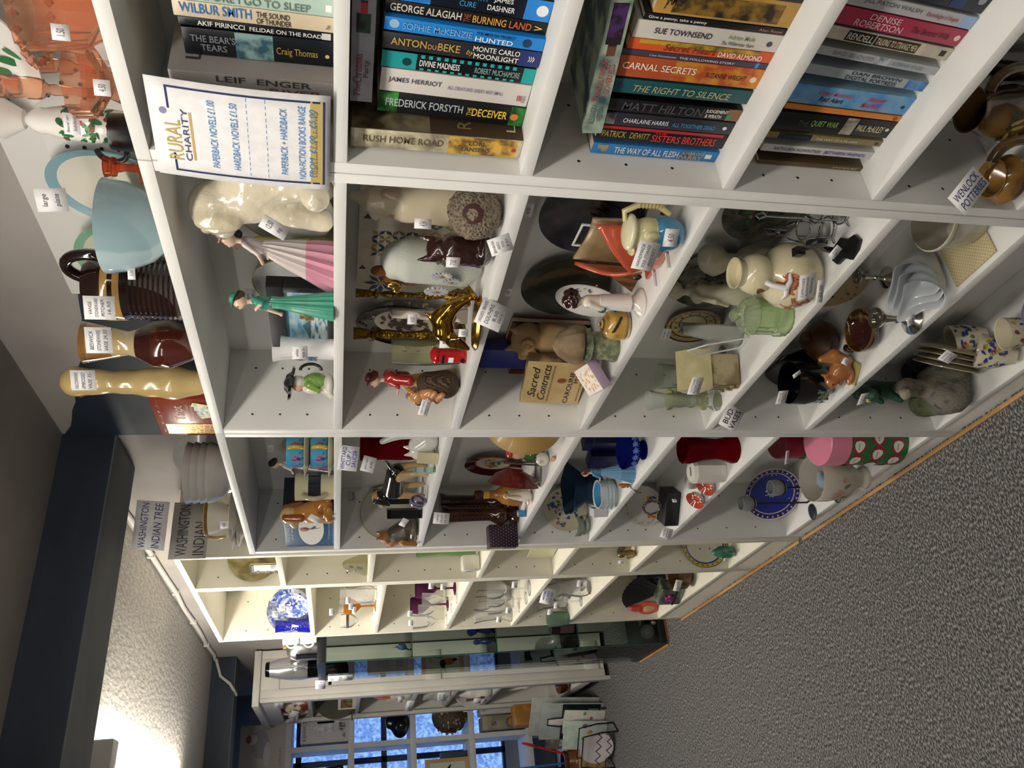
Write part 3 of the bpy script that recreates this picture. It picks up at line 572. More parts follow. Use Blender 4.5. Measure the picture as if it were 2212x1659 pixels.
t = lat('vase', 'brown and cream drip glazed vase wrapped in film above the second bookcase', 'vase', q, P_, VC(.1, .8), 'body', 40)
tag(t, (-0.381,-0.02,1.875), .05, .045, 'BESWICK|STONEWARE|VASE 24.50', .7, .05)
q = (-0.6447,0.055,1.748,0.218,0.0779); x, y, z, h, w = q; t = thing('vase', 'yellow beige vase moulded with green leaves and a curled lip beside the tarot box', 'vase', x, y, z)
prims = []
P_ = [(.62, 0), (.72, .2), (.6, .4), (.48, .6), (.5, .8), (.75, .98)]
for i in range(len(P_)-1): prims.append(('c', (0, 0, P_[i][1]*h), (0, 0, P_[i+1][1]*h), P_[i][0]*w/2, P_[i+1][0]*w/2, '#c8ae78'))
prims.append(('c', (-w*.1, 0, h*.85), (-w*.62, 0, h*1.0), w*.12, w*.1, '#8c6c44'))
bl('body', t, prims, 1, VC(.2, .5), .006, .02)
wrapdec(t, lambda zz: float(np.interp(zz, [p[1]*h for p in P_], [p[0]*w/2+.001 for p in P_])), [(-70, .6*h, .05, .034, 70, '#86a072'), (-95, .28*h, .035, .024, 90, '#cc9c34'), (-40, .25*h, .03, .02, 60, '#c89a30'), (-100, .5*h, .08, .005, 85, '#a87a3c'), (-50, .4*h, .09, .005, 95, '#7c8c5c')])
tag(t, (-0.509,-0.02,1.905), .042, .045, 'FALCONWARE|EMBOSSED|VASE 35-', .7, .05)
# two tarot boxes standing one before the other
TAR = M('#94402c', 'noise', '#8a3826', s=20, r=.3)
for i, (yy, x0, x1, zz, lab) in enumerate(((.10, (-0.9635), (-0.776), .147, 'rust red tarot card box standing behind the gold patterned one'), (.045, (-0.8438), (-0.6923), .108, 'rust red tarot card box with a gold patterned edge at the bookcase joint'))):
    w = x1-x0; t = thing('card_box', lab, 'box', (x0+x1)/2, yy, ZT, group='tarot card boxes')
    B().box(-w/2, w/2, 0, .045, 0, zz, bev=.001).ob('carton', TAR, t)
    if i:
        B().box(-w/2+.001, -w/2+w*.3, -.0006, 0, .002, zz-.002).ob('gold_panel', M('#b88c34', 'edge', '#6c4a18', s=90, r=.25, m=.7, thr=(.02, .14)), t)
        txt(t, 'Tarot', w*.42, .02, (w*.12, -.0006, zz*.68), (1, 0, 0), (0, 0, 1), M('#d8c0a4'))
        txt(t, 'ORACLE CARDS OF INSIGHT', w*.5, .005, (w*.12, -.0006, zz*.5), (1, 0, 0), (0, 0, 1), M('#d8c0a4'))
        txt(t, 'CLARITY AND WISDOM', w*.45, .005, (w*.12, -.0006, zz*.43), (1, 0, 0), (0, 0, 1), M('#d8c0a4'))
        for k, (cc, a) in enumerate((('#a8a048', -.3), ('#2f5f98', -.1), ('#6c9cc0', .15), ('#a8b868', .35))):
            B().obox((w*.05+k*w*.1, -.0012-.0004*k, .02+.003*k), (.017, .0005, .03), (0, a, 0)).ob('card_picture', M(cc, 'noise', '#d8d4b8', s=120, r=.4), t)
    else:
        txt(t, 'The Truth-Seeker', w*.8, .013, (0, -.0006, zz-.017), (1, 0, 0), (0, 0, 1), M('#d8b894')); txt(t, 'Tarot', w*.45, .014, (0, -.0006, zz-.032), (1, 0, 0), (0, 0, 1), M('#d8b894'))
        tag(t, (0, -.001, 0), .014, .012, '6-', 0); t.children[-1].location = (-w*.3, -.001, zz-.03)
# grey dinner ware above the third bookcase
GRY = M('#a9a8a4', 'noise', '#a3a29e', s=20, r=.12, coat=.5)
t = plate('dinner_plate', 'large grey plate standing on edge seen from behind with a black stand', 'plate', (-1.173), .135, ZT, .16, GRY, 5, -2.65)
h_ = B(); h_.tube([(-.02, -.005, .004), (-.02, .03, .02), (-.02, .02, .075)], .006, 8); h_.tube([(.025, -.005, .004), (.025, .03, .02), (.025, .02, .075)], .006, 8); h_.ob('plate_stand', BLACKP, t)
for i in range(4):
    x_, y_, z_ = (-1.044), .042, ZT+.016*i
    lat('grey_bowl', ['lowest grey bowl of the stack above the third bookcase', 'grey bowl second from the bottom of its stack above the third bookcase', 'grey bowl second from the top of its stack above the third bookcase', 'topmost grey bowl of the stack above the third bookcase'][i], 'bowl', (x_, y_, z_, .05, .145), [(.45, 0), (.5, .02), (.8, .3), (.97, .85), (1, 1), (.97, 1), (.78, .38), (.45, .12), (0, .1)], GRY, 'bowl', 40, 'grey bowls stacked above the third bookcase')
FLW = M('#d8d2c4', 'noise', '#d2ccbe', s=20, r=.15, coat=.5)
for i in range(2):
    plate('side_plate', ['cream plate with a gold and purple flower border leaning behind the grey bowls', 'second cream flower border plate leaning beside the teacup'][i], 'plate', ((-1.457), (-1.29))[i], (.165, .135)[i], ZT, (.17, .14)[i], VC(.15, .5), 6, 0, [(.95, '#7c5a28'), (.9, '#3c3024'), (.86, '#c8a860'), (0, '#d4cebe')], dec=spray(34, .66, .84, ['#6c4c6c', '#8c6c8c', '#5c6c4c', '#a08c5c'], .12, .08, 20+i), grp='flower border plates')
for i in range(4):
    lat('saucer', ['lowest cream saucer under the teacup on the bookcase top', 'second cream saucer under the teacup on the bookcase top', 'third cream saucer under the teacup on the bookcase top', 'uppermost cream saucer directly under the teacup'][i], 'saucer', ((-1.374), .045, ZT+.007*i, .016, .135), [(.4, 0), (.5, .1), (1, .9), (1, 1), (.5, .3), (0, .25)], FLW, 'saucer', 40, 'cream saucers stacked on the bookcase top')
q = ((-1.339), .04, ZT+.031, .062, .1)
t = lat('teacup', 'cream teacup with a gold border on a stack of saucers', 'cup', q, [(.4, 0, '#d6d0c2'), (.45, .08, '#d6d0c2'), (.75, .3, '#d6d0c2'), (.93, .7, '#d6d0c2'), (.96, .84, '#7a5c2c'), (1, .97, '#c0a060'), (1, 1, '#d6d0c2'), (.95, 1, '#cfc9ba'), (.7, .35, '#cfc9ba'), (0, .15, '#cfc9ba')], VC(.15, .5), 'cup', 40)
handle(t, (-.03, -.045, .036), .02, .004, (pi*.55, pi*1.45), M('#a88c58', r=.2), 1, -.2)
tag(t, (-1.297,0,1.787), .028, .024, 'teacup', .5, .1)

# ---------------- paper notices on the bookcases ----------------
def sheet(name, label, c, xd, yd, w, h, curl=0, mat=None, ny=1):
    """thin sheet: centre, reading direction and up direction in world"""
    xd = Vector(xd).normalized(); yd = Vector(yd); yd = (yd-xd*xd.dot(yd)).normalized(); nn = xd.cross(yd)
    t = thing(name, label, 'sign', *c)
    b = B(); b.grid(lambda u, v: tuple(xd*((u-.5)*w)+yd*((v-.5)*h)-nn*(curl*math.sin(pi*u)*(v if curl < 0 else 1))), 10 if curl else 1, 6 if curl else 1)
    b.ob('paper', mat or PAPER, t, sol=.0005)
    def put(s, u, v, ww, hh, col, sh=0, nm='lettering'):
        return txt(t, s, ww*w, hh*h, xd*((u-.5)*w)+yd*((v-.5)*h)+nn*(.0008+max(0, -curl)*0), xd, yd, M(col, r=.8), sh, 0, nm)
    def bar(u0, u1, v0, v1, col, nm='printed_bar'):
        g = B(); g.add([tuple(xd*((u-.5)*w)+yd*((v-.5)*h)+nn*.0006) for u, v in ((u0, v0), (u1, v0), (u1, v1), (u0, v1))], [(0, 1, 2, 3)]); return g.ob(nm, M(col, r=.7), t, sm=0)
    return t, put, bar
# price notice taped across the joint of the two nearest bookcases; its top hangs away from the boards
NQ = [Vector(q) for q in ((0.1397,-0.012,1.713), (-0.0068,-0.012,1.721), (-0.025,-0.006,1.518), (0.1269,-0.006,1.516))]      # its corners: top right, top left, bottom left, bottom right
NC = sum(NQ, Vector())/4
def npt(u, v, d=0):
    p = NQ[2].lerp(NQ[3], u).lerp(NQ[1].lerp(NQ[0], u), v)-NC; return p+Vector((0, -d-.004*math.sin(pi*v), 0))
t = thing('price_notice', 'white price notice for novels taped across two bookcases', 'sign', *NC)
b = B(); b.grid(lambda u, v: tuple(npt(u, v)), 4, 12); b.ob('paper', PAPER, t, sol=.0004)
def put(s_, u, v, ww, hh, col, sh=0, nm='lettering'):
    du = npt(u+.1, v)-npt(u-.1, v); dv = npt(u, v+.02)-npt(u, v-.02); return txt(t, s_, ww*du.length*5, hh*dv.length*25, npt(u, v, .0006), du.normalized(), dv.normalized(), M(col, r=.8), sh, 0, nm)
def bar(u0, u1, v0, v1, col, nm='printed_bar'):
    k = max(1, int((v1-v0)/.06)); g = B(); g.grid(lambda u, v: tuple(npt(u0+(u1-u0)*u, v0+(v1-v0)*v, .0005)), 1, k); return g.ob(nm, M(col, r=.7), t, sm=0)
for a in ((.06, .08, .03, .9), (.92, .94, .03, .9), (.06, .94, .03, .042), (.06, .26, .888, .9), (.72, .94, .888, .9)): bar(*a, '#232c5c', 'printed_border')
bar(.06, .94, .044, .115, '#c2ab6c', 'gold_footer'); bar(.2, .7, .775, .79, '#c2ab6c', 'gold_rule')
put('RURAL', .4, .885, .42, .085, '#c2ab6c'); put('CHARITY', .46, .815, .54, .034, '#4c4c74')
for k, (s, u, v, w_, h_) in enumerate((('PAPERBACK NOVELS £1.00', .5, .665, .7, .04), ('HARDBACK NOVELS £1.50', .5, .545, .7, .04), ('PAPERBACK + HARDBACK', .5, .27, .7, .04), ('NON-FICTION BOOKS RANGE', .5, .165, .78, .04), ('FROM  £1.00 - £5.00', .5, .105, .72, .035))): put(s, u, v, w_, h_, '#4a8cc8', .2, 'handwriting')
for k in range(14):
    for v in (.47, .365): bar(.1+k*.06, .135+k*.06, v, v+.003, '#4a8cc8', 'dashed_rule')
put('registered charity', .5, .08, .7, .014, '#5c4c2c')
g = B(); g.add([tuple(npt(.69+.034*math.cos(a), .925+.02*math.sin(a), .0006)) for a in [i*pi/10 for i in range(20)]], [tuple(range(20))]); g.ob('crest', M('#8a8aa8', 'edge', '#e8e8ee', s=300, r=.7), t, sm=0)
for c_, l_ in (((-1.372,0.0358,1.986), 0),):
    t, put, bar = sheet('cardboard_sign', 'white hand lettered sign hanging from the far edge of the dark beam', c_, (.5, .85, -.1), (.1, 0, 1), .13, .08)
    put('WASHINGTON', .5, .72, .92, .22, '#4c4a7c', .1, 'handwriting'); put('INDIAN TREE', .5, .3, .92, .24, '#4c4a7c', .1, 'handwriting')
t, put, bar = sheet('cardboard_sign', 'grey hand lettered card taped on the end of the cream bookcase', (-1.544,0.0825,1.918), (0, 1, 0), (0, 0, 1), .17, .1, 0, M('#c0bdb9', r=.8))
put('WASHINGTON', .5, .68, .9, .3, '#4a4a54', 0, 'handwriting'); put('INDIAN', .35, .22, .58, .3, '#4a4a54', 0, 'handwriting')

# ---------------- figurines ----------------
SKIN = '#e3c3ac'
def lady(name, label, q, sk0, sk1, bod, hair, hat=None, yaw=-.9, flute=.08, grp=None, arms=None, wide=1, sash=None, base=None, cat='figurine', lean=0):
    """standing porcelain lady: pleated skirt, bodice with arms, head with face, hair and hat"""
    x, y, z, h, w = q; t = thing(name, label, cat, x, y, z, yaw, grp); k = w/h*wide/2
    b = B(); pf = [(k, 0, sk0), (k*1.0, .02, sk0), (k*.86, .14, sk0), (k*.72, .24, sk1), (k*.56, .38, sk1), (k*.4, .5, sk1), (.062, .585, sk1), (.05, .6, sk1)]
    b.lathe(pf, 60, flute=flute, fn=15, sy=.92); o = b.ob('skirt', VC(.25, .4), t); o.scale = (h, h, h)
    A = arms or [((.075, 0, .73), (.12, -.03, .63), (.06, -.12, .6)), ((-.075, 0, .73), (-.12, -.02, .62), (-.1, -.1, .55))]
    pr = [('c', (0, 0, .57), (0, -.005, .68), .052, .066, bod), ('c', (-.055, 0, .735), (.055, 0, .735), .03, .03, bod), ('c', (0, 0, .74), (0, -.01, .82), .024, .022, SKIN),
          ('e', (0, -.012, .872), (.055, .062, .068), SKIN), ('e', (0, -.077, .864), (.009, .013, .014), SKIN), ('e', (0, -.062, .835), (.017, .01, .009), '#c87870'), ('e', (-.02, -.068, .882), (.009, .007, .006), '#4a342c'), ('e', (.02, -.068, .882), (.009, .007, .006), '#4a342c'), ('e', (.0, -.05, .68), (.045, .03, .035), bod)]
    for a in A:
        pr += [('c', a[0], a[1], .027, .021, bod), ('c', a[1], a[2], .02, .014, SKIN), ('e', a[2], (.018, .022, .014), SKIN)]
    bl('body', t, pr, h, VC(.25, .4), .012, .014)
    bl('hair', t, [('e', (0, .016, .892), (.062, .06, .064), hair), ('e', (0, .065, .866), (.04, .034, .042), hair), ('e', (0, .0, .934), (.046, .046, .022), hair)], h, VC(.3, .3), .014, .02)
    if hat:
        b = B(); b.lathe([(0, .0), (.095, .004), (.098, .01), (.06, .02), (.056, .045), (.036, .06), (0, .063)], 28, Matrix.Translation((0, .012, .905)) @ Matrix.Rotation(-.35, 4, 'X'), col=hat); o = b.ob('hat', VC(.3, .4), t); o.scale = (h, h, h)
    if sash: b = B(); b.lathe([(.056, 0), (.06, .012), (.056, .024)], 24, Matrix.Translation((0, 0, .575)), col=sash); o = b.ob('sash', VC(.3), t); o.scale = (h, h, h)
    lx, ly = lean*math.cos(yaw), -lean*math.sin(yaw)          # the bend of the figure towards the near end
    for c in t.children if lean else ():
        for v in c.data.vertices: v.co.x += lx*v.co.z; v.co.y += ly*v.co.z
    return t
Z1, Z2, Z3 = ZB[1]+.0004, ZB[2]+.0004, ZB[3]+.0004

# ---------------- second bookcase, top row ----------------
x, y, z, h, w = (-0.1149,0.07,1.513,0.178,0.0659)
t = thing('ceramic_dog', 'large cream glazed sheepdog ornament behind the price notice', 'ornament', x, y, z)
DG = '#d8cfb8'
bl('body', t, [('e', (.01, .01, .1), (.055, .04, .055), DG, (0, -25, 0)), ('e', (.03, .01, .05), (.045, .042, .05), DG), ('c', (-.025, -.01, .11), (-.035, -.02, .012), .02, .017, DG), ('c', (-.02, .03, .11), (-.03, .035, .012), .02, .017, DG), ('c', (-.02, 0, .12), (-.03, -.005, .155), .034, .034, DG),
  ('e', (-.035, -.005, .165), (.035, .036, .035), DG), ('e', (-.066, -.01, .152), (.02, .022, .018), DG), ('e', (-.084, -.012, .156), (.007, .009, .007), '#1c1a1c'), ('e', (-.03, -.04, .155), (.016, .012, .032), '#cfc5aa'), ('e', (-.025, .032, .155), (.016, .012, .032), '#cfc5aa'), ('e', (-.06, -.03, .175), (.006, .006, .006), '#2a2422'), ('c', (.05, 0, .03), (.04, -.045, .02), .024, .02, DG)], 1, VC(.1, .8, bump=.5, bs=70), .0045, .012, noise=.0012, nf=260)
tag(t, (-0.1125,0,1.588), .022, .045, '12.50|dog', .9, .3, .5)
q = (-0.3105,0.145,1.513,0.183,0.0466); lady('figurine', 'porcelain lady in a yellow bodice and olive skirt behind the pink dress figurine', q, '#8c9048', '#b0ac50', '#d0c45c', '#2c211e', yaw=-.9, wide=1.0, lean=.1)
q = (-0.3363,0.09,1.513,0.184,0.0836); lady('figurine', 'porcelain lady in a pleated pink and white dress with a pink bonnet', q, '#d89ab0', '#dcd2d2', '#d8cccc', '#5c463c', '#d8a4a8', yaw=-1.0, flute=.1, wide=1.05, lean=.42)
q = (-0.3133,0.03,1.513,0.166,0.0508); lady('figurine', 'porcelain lady in a sea green gown and green hat in front of the seascape', q, '#4fa48c', '#4b9c86', '#3f9480', '#4a3428', '#3a9478', yaw=-.35, sash='#5c3c3c', wide=.95, lean=.06, arms=[((.075, 0, .74), (.11, -.04, .66), (.02, -.08, .72)), ((-.075, 0, .74), (-.13, -.03, .64), (-.16, -.07, .5))])
PALE = M('#b9bcba', 'noise', '#b3b6b4', s=10, r=.12, coat=.6)
t = plate('display_plate', 'pale grey plate with a gold rim leaning behind the green lady', 'plate', (-0.4674), None, Z1, .15, VC(.12, .5), 5, 0, [(.97, '#b0955a'), (0, '#b6b9b7')], grp='gold rimmed plates')
tag(t, (-0.4705,0.14,1.665), .04, .022, 'BOWL|5.0', .3)
plate('display_plate', 'pale grey plate with a gold rim leaning behind the two near ladies', 'plate', (-0.296), None, Z1, .165, VC(.12, .5), 5, 0, [(.97, '#b0955a'), (0, '#b2b5b3')], grp='gold rimmed plates')
# little seascape in a deep black frame
x0, x1 = (-0.5132), (-0.3261); hh = .112; w = x1-x0
t = thing('framed_picture', 'small seascape with a stone tower in a black frame', 'picture', (x0+x1)/2, .085, Z1, 0)
for a in ((-w/2, w/2, 0, .012), (-w/2, w/2, hh-.028, hh), (-w/2, -w/2+.012, .012, hh-.028), (w/2-.014, w/2, .012, hh-.028)): B().box(a[0], a[1], -.012, .012, a[2], a[3], bev=.001).ob('frame_rail', M('#1c1d20', r=.5), t)
B().box(-w/2+.011, w/2-.012, -.004, .008, .011, hh-.027).ob('canvas', M('#4f98c0', 'noise', '#a8c4c8', s=34, r=.6, sc=(.5, 1, 2)), t)
B().box(-w/2+.012, w/2-.013, -.005, -.004, .011, .042).ob('painted_sea', M('#2f6f98', 'noise', '#c8d8d8', s=80, r=.6, sc=(.4, 1, 2)), t)
B().prism([(-.01, .036), (.022, .036), (.024, .05), (.02, .05), (.02, .06), (-.006, .06), (-.007, .05), (-.012, .05)], -.0065, -.005).ob('painted_tower', M('#b08c48', 'noise', '#5c4c2c', s=120), t)
B().prism([(-w/2+.012, .042), (-.012, .042), (-.03, .056), (-.045, .05)], -.006, -.005).ob('painted_hill', M('#3f6a70', r=.7), t)
for i, (q, lab) in enumerate((((-0.5555,0.09,1.513,0.114,0.0549), 'white china vase with a blue flower transfer behind the white beaker'), ((-0.4832,0.04,1.513,0.093,0.0402), 'plain white beaker with a paper tag beside the toby jug'))):
    t = lat('white_vase' if not i else 'white_beaker', lab, 'vase', q, [(.8, 0), (.84, .03), (.82, .5), (.96, .9), (1.04, 1), (.98, 1), (.78, .5), (0, .08)], CER('#e4e4e6'), 'body', 40)
    if not i: wrapdec(t, lambda zz: q[4]*.44, [(-100+random.uniform(-30, 40), q[3]*random.uniform(.3, .6), .012, .005, random.uniform(0, 180), random.choice(['#5c6cb4', '#6c7c5c', '#4c58a4'])) for _ in range(24)])
    else: tag(t, (-0.4374,0,1.57), .03, .03, 'white|vase 6-', .5, .1)
x, y, z, h, w = (-0.6417,0.055,1.513,0.107,0.0846); t = thing('toby_jug', 'toby jug of a seated man in a black tricorn hat and green coat', 'jug', x, y, z, -.55)
bl('body', t, [('e', (0, 0, .09), (.24, .2, .09), '#e0ddd4'), ('e', (0, .05, .34), (.2, .17, .22), '#7aa04a'), ('c', (.17, -.02, .44), (.2, -.12, .28), .07, .05, '#7aa04a'), ('c', (-.17, -.02, .44), (-.18, -.14, .28), .07, .05, '#7aa04a'), ('e', (0, -.1, .4), (.1, .09, .16), '#e4e0d4'), ('c', (.08, -.1, .2), (.09, -.22, .05), .065, .055, '#d8d4c8'), ('c', (-.08, -.1, .2), (-.09, -.22, .05), .065, .055, '#1c1c1e'),
  ('e', (0, 0, .66), (.12, .12, .13), '#e0b49c'), ('e', (0, -.13, .64), (.025, .03, .03), '#d89c88'), ('e', (0, .05, .64), (.16, .11, .13), '#dcdad4'), ('e', (-.04, -.105, .69), (.016, .014, .014), '#2a2422'), ('e', (.04, -.105, .69), (.016, .014, .014), '#2a2422'), ('e', (0, -.11, .59), (.045, .02, .014), '#b86a60')], h, VC(.12, .7), .022, .04)
b = B(); b.lathe([(0, .02), (.26, .0), (.3, .05), (.2, .06), (.13, .14), (0, .17)], 24, Matrix.Translation((0, 0, .74)) @ Matrix.Rotation(-.15, 4, 'X'), flute=.22, fn=3, col='#161618'); o = b.ob('tricorn_hat', VC(.12, .7), t); o.scale = (h, h, h)
o = handle(t, (0, .25, .42), .12, .03, (-pi/2, pi/2), CER('#1c1c1e'), 1.6, pi/2); o.scale = (h, h, h)

# ---------------- second bookcase, second row ----------------
# mosaic style board of patterned tiles standing at the back
x0, x1 = (-0.4869), (-0.1835); n_ = 3; s_ = (x1-x0)/n_; hb = .205
t = thing('tile_board', 'board of blue, grey and mustard patterned tiles standing at the back of the shelf', 'board', (x0+x1)/2, .172, Z2)
B().box(-(x1-x0)/2, (x1-x0)/2, 0, .008, 0, hb).ob('panel', M('#d6d2c6', 'noise', '#cdc8bb', s=30, r=.35), t)
g = B(); cA, cB, cC = '#3c4c64', '#b89a58', '#8a7a64'; hx = (x1-x0)/2
def disc(cx, cz, r, col, r0=0, yy=-.0004, n=20, a0=0, a1=2*pi, sq=1):
    o = [(cx+r*math.cos(a0+(a1-a0)*i/n), yy, cz+r*sq*math.sin(a0+(a1-a0)*i/n)) for i in range(n+1)]
    if r0: o += [(cx+r0*math.cos(a1+(a0-a1)*i/n), yy, cz+r0*sq*math.sin(a1+(a0-a1)*i/n)) for i in range(n+1)]
    g.add(o, [tuple(range(len(o)))], col)
for i in range(6):
    for j in range(4):        # interlocking petal circles
        cx, cz = -.03+i*.0235, .1+j*.0235
        if i < 3 and j < 4:
            for k in range(4):
                a = k*pi/2+pi/4; pts = [(cx+math.cos(a)*u-math.sin(a)*v, -.0005, cz+math.sin(a)*u+math.cos(a)*v) for u, v in ((0, 0), (.008, .004), (.0165, 0), (.008, -.004))]
                g.add(pts, [(0, 1, 2, 3)], (cA, cB, cA, cC)[(i+j+k) % 4])
for k in range(8):
    a = k*pi/4; cx, cz = hx-.035, .15
    g.add([(cx+math.cos(a+b)*r, -.0005, cz+math.sin(a+b)*r) for r, b in ((.006, 0), (.018, .25), (.03, 0), (.018, -.25))], [(0, 1, 2, 3)], cA if k % 2 else cB)
disc(hx-.035, .15, .034, cB, .029); disc(hx-.035, .15, .005, cC)
for k in range(8):
    a = k*pi/4; cx, cz = -hx+.03, .16
    g.add([(cx+math.cos(a+b)*r, -.0005, cz+math.sin(a+b)*r) for r, b in ((.004, 0), (.018, .3), (.033, 0), (.018, -.3))], [(0, 1, 2, 3)], cA)
disc(-hx+.03, .16, .007, cB)
for i in range(4):
    for j in range(3):
        cx, cz = -.02+i*.022, .02+j*.026
        g.add([(cx, -.0005, cz-.012), (cx+.009, -.0005, cz), (cx, -.0005, cz+.012), (cx-.009, -.0005, cz)], [(0, 1, 2, 3)], '#6c7c74' if (i+j) % 2 else cB)
        g.add([(cx, -.0008, cz-.005), (cx+.004, -.0008, cz), (cx, -.0008, cz+.005), (cx-.004, -.0008, cz)], [(0, 1, 2, 3)], '#d8d4c8')
for cx, cz in ((-hx+.075, .2), (hx-.01, .195), (hx-.09, .195), (-.02, .165)): disc(cx, cz-.004, .008, cA, n=3)
g.ob('glazed_pattern', VC(.35), t, sm=0)
x, y, z, h, w = (-0.1538,0.1,1.268,0.195,0.043); t = thing('stone_carving', 'smooth cream stone animal carving with its muzzle raised beside the seed pod', 'carving', x, y, z)
ST = '#c9bda2'
bl('body', t, [('c', (0, 0, .05), (-.01, 0, .55), .2, .16, ST), ('c', (-.01, 0, .55), (-.02, 0, .8), .15, .1, ST), ('c', (-.02, 0, .78), (.02, 0, .99), .085, .03, ST), ('c', (-.12, 0, .62), (-.15, -.03, .78), .04, .05, ST), ('c', (.1, -.04, .6), (.12, -.05, .72), .04, .03, '#b09a80'), ('e', (-.03, -.1, .66), (.03, .03, .04), '#a88c78')], h, M('vc', r=.3, coat=.2), .022, .06)
tag(t, (-0.1373,0.04,1.353), .018, .03, '4.54', .6, 0, 0)
x, y, z, h, w = (-0.1197,0.06,1.268,0.079,0.0639); r_ = .04; t = thing('seed_pod', 'round dark grey banksia seed pod with a red brown ring', 'ornament', x, y, z)
b = B(); b.lathe([(max(.002, r_*math.sin(a)), r_-r_*math.cos(a)) for a in [i*pi/22 for i in range(23)]], 44)
b.v = [tuple(Vector(v)+(Vector(v)-Vector((0, 0, r_))).normalized()*(.0022*math.sin(1900*v[0])*math.sin(2100*v[1])*math.sin(2000*v[2])+.0016*math.sin(700*v[0]+1)*math.sin(640*v[2]))) for v in b.v]
b.ob('pod', M('#4c433a', 'vor', '#8c7e6c', s=230, r=.8, thr=(.1, .7), bump=.8), t)
mt_ = Matrix.Translation((r_*.62*.98, -r_*.66*.98, r_*1.22)) @ Vector((.62, -.72, .3)).to_track_quat('Z', 'Y').to_matrix().to_4x4()
B().lathe([(.0145, -.003, '#3a1510'), (.015, .002, '#3a1510'), (.0085, .0035, '#6c4a30'), (.0075, .0015, '#8c6a48'), (0, .002, '#8c6a48')], 24, mt_).ob('ring_scar', VC(.7), t)
tag(t, (-0.0838,-0.03,1.284), .028, .038, 'BANKSIA|SEED|POD|8.50', .75, -.1, -.4)
x, y, z, h, w = (-0.1906,0.04,1.268,0.102,0.0614); t = thing('carved_dog', 'dark brown carved terrier head with pricked ears and a 7.50 sticker', 'carving', x, y, z, -.5)
DB = '#2e1510'
bl('body', t, [('c', (.1, 0, .1), (.12, 0, .45), .26, .24, DB), ('e', (.1, 0, .06), (.34, .26, .08), '#26110c'), ('e', (-.02, 0, .68), (.24, .2, .2), DB), ('c', (-.12, -.04, .62), (-.34, -.1, .52), .15, .1, DB), ('e', (-.42, -.13, .53), (.04, .05, .04), '#140a08'), ('c', (.06, -.14, .8), (.04, -.18, 1.0), .07, .02, DB), ('c', (.06, .14, .8), (.04, .18, 1.0), .07, .02, DB), ('c', (-.26, -.06, .5), (-.28, -.08, .34), .1, .06, DB), ('e', (-.19, -.16, .68), (.03, .03, .03), '#120806')], h, M('vc', r=.22, coat=.5), .025, .05, noise=.008, nf=40)
tag(t, (-0.1454,-0.02,1.325), .018, .024, '7.50', .6)
x, y, z, h, w = (-0.283,0.075,1.268,0.149,0.0775); t = thing('ceramic_vase', 'pale grey incised vase with raised daisies, pine cones and a gold bee', 'vase', x, y, z, -.3)
bl('body', t, [('c', (0, 0, .06), (0, 0, .62), .27, .25, '#bcc0b8'), ('e', (0, 0, .03), (.26, .24, .05), '#b4b8b0'), ('e', (-.05, 0, .78), (.24, .2, .16), '#c2c6bd')], h, M('vc', r=.45, bump=.3, bs=90), .03, .05)
for cx, cz, rr in ((-.03, .3, .02), (.02, .18, .014), (.045, .3, .016)):
    g = B(); c0 = Vector((cx, -.27*h, cz*h))
    for k in range(14):
        a = 2*pi*k/14; d = Vector((math.cos(a), 0, math.sin(a))); g.obox(c0+d*rr*.6+Vector((0, -.002-abs(0), 0)), (rr*.85, .003, rr*.24), (0, -a, 0), '#b9bcc4')
    g.obox(c0+Vector((0, -.003, 0)), (rr*.3, .004, rr*.3), (0, .6, 0), '#a08c4c'); g.ob('raised_daisy', VC(.3, .4), t)
for cx, cz, rr in ((-.2, .8, .015), (-.26, .6, .015), (-.05, .95, .011)):
    bl('pine_cone', t, [('e', (0, 0, 0), (1, .8, 1.3), '#a4603c'), ('e', (.3, -.5, .2), (.5, .4, .6), '#b4704a')], rr, M('vc', r=.3, bump=.9, bs=220), .12, .1, loc=(cx*h, -.12*h, cz*h))
bl('gold_bee', t, [('e', (0, 0, 0), (1, .7, .7), '#c8a04c'), ('e', (.9, 0, .5), (.7, .4, .9), '#d8b45c')], .013, M('#c09a48', r=.2, m=1), .12, .1, loc=(-.18*h, -.26*h, .75*h))
# pair of brass candlesticks
CS = [(.95, 0), (1, .03), (.7, .07), (.85, .11), (.6, .16), (.35, .2), (.22, .24), (.3, .3), (.42, .36), (.3, .42), (.22, .5), (.28, .62), (.36, .7), (.26, .76), (.18, .8), (.5, .82), (.5, .83), (.2, .85), (.34, .88), (.42, .99), (.44, 1), (.3, 1), (.28, .9), (0, .9)]
for q, lab in (((-0.4141,0.115,1.268,0.208,0.0373), 'ornate brass candlestick standing further back behind the pine cone vase'), ((-0.4947,0.09,1.268,0.21,0.0546), 'ornate brass candlestick in front of the oval brown plate')):
    t = lat('brass_candlestick', lab, 'candlestick', q, CS, M('#8e7034', 'noise', '#5c461c', s=160, r=.28, m=1, bump=.8), 'stem', 28, 'brass candlesticks', flute=.05, fn=8)
tag(t, (-0.3591,-0.005,1.319), .042, .036, 'BRASS|CANDLESTICKS|22.00', .5, .1)
t = plate('oval_plate', 'oval brown and white landscape transfer plate leaning at the back', 'plate', (-0.5855), None, Z2, .205, VC(.15, .5), 5, 0, [(.93, '#2a201e'), (.64, '#3c302c'), (.58, '#d8d0c4'), (0, '#cfc6b8')], dec=lambda g, r: (spray(60, .0, .5, ['#4c3c34', '#5c4a40', '#2c221e'], .14, .09, 31)(g, r), spray(60, .66, .92, ['#8c7c70', '#5c4c44', '#b8aca0'], .1, .06, 32)(g, r)), sx=.68)
x, y, z, h, w = (-0.4714,0.1,1.268,0.147,0.0228); t = thing('marble_obelisk', 'small white veined marble obelisk between the brass candlesticks', 'ornament', x, y, z)
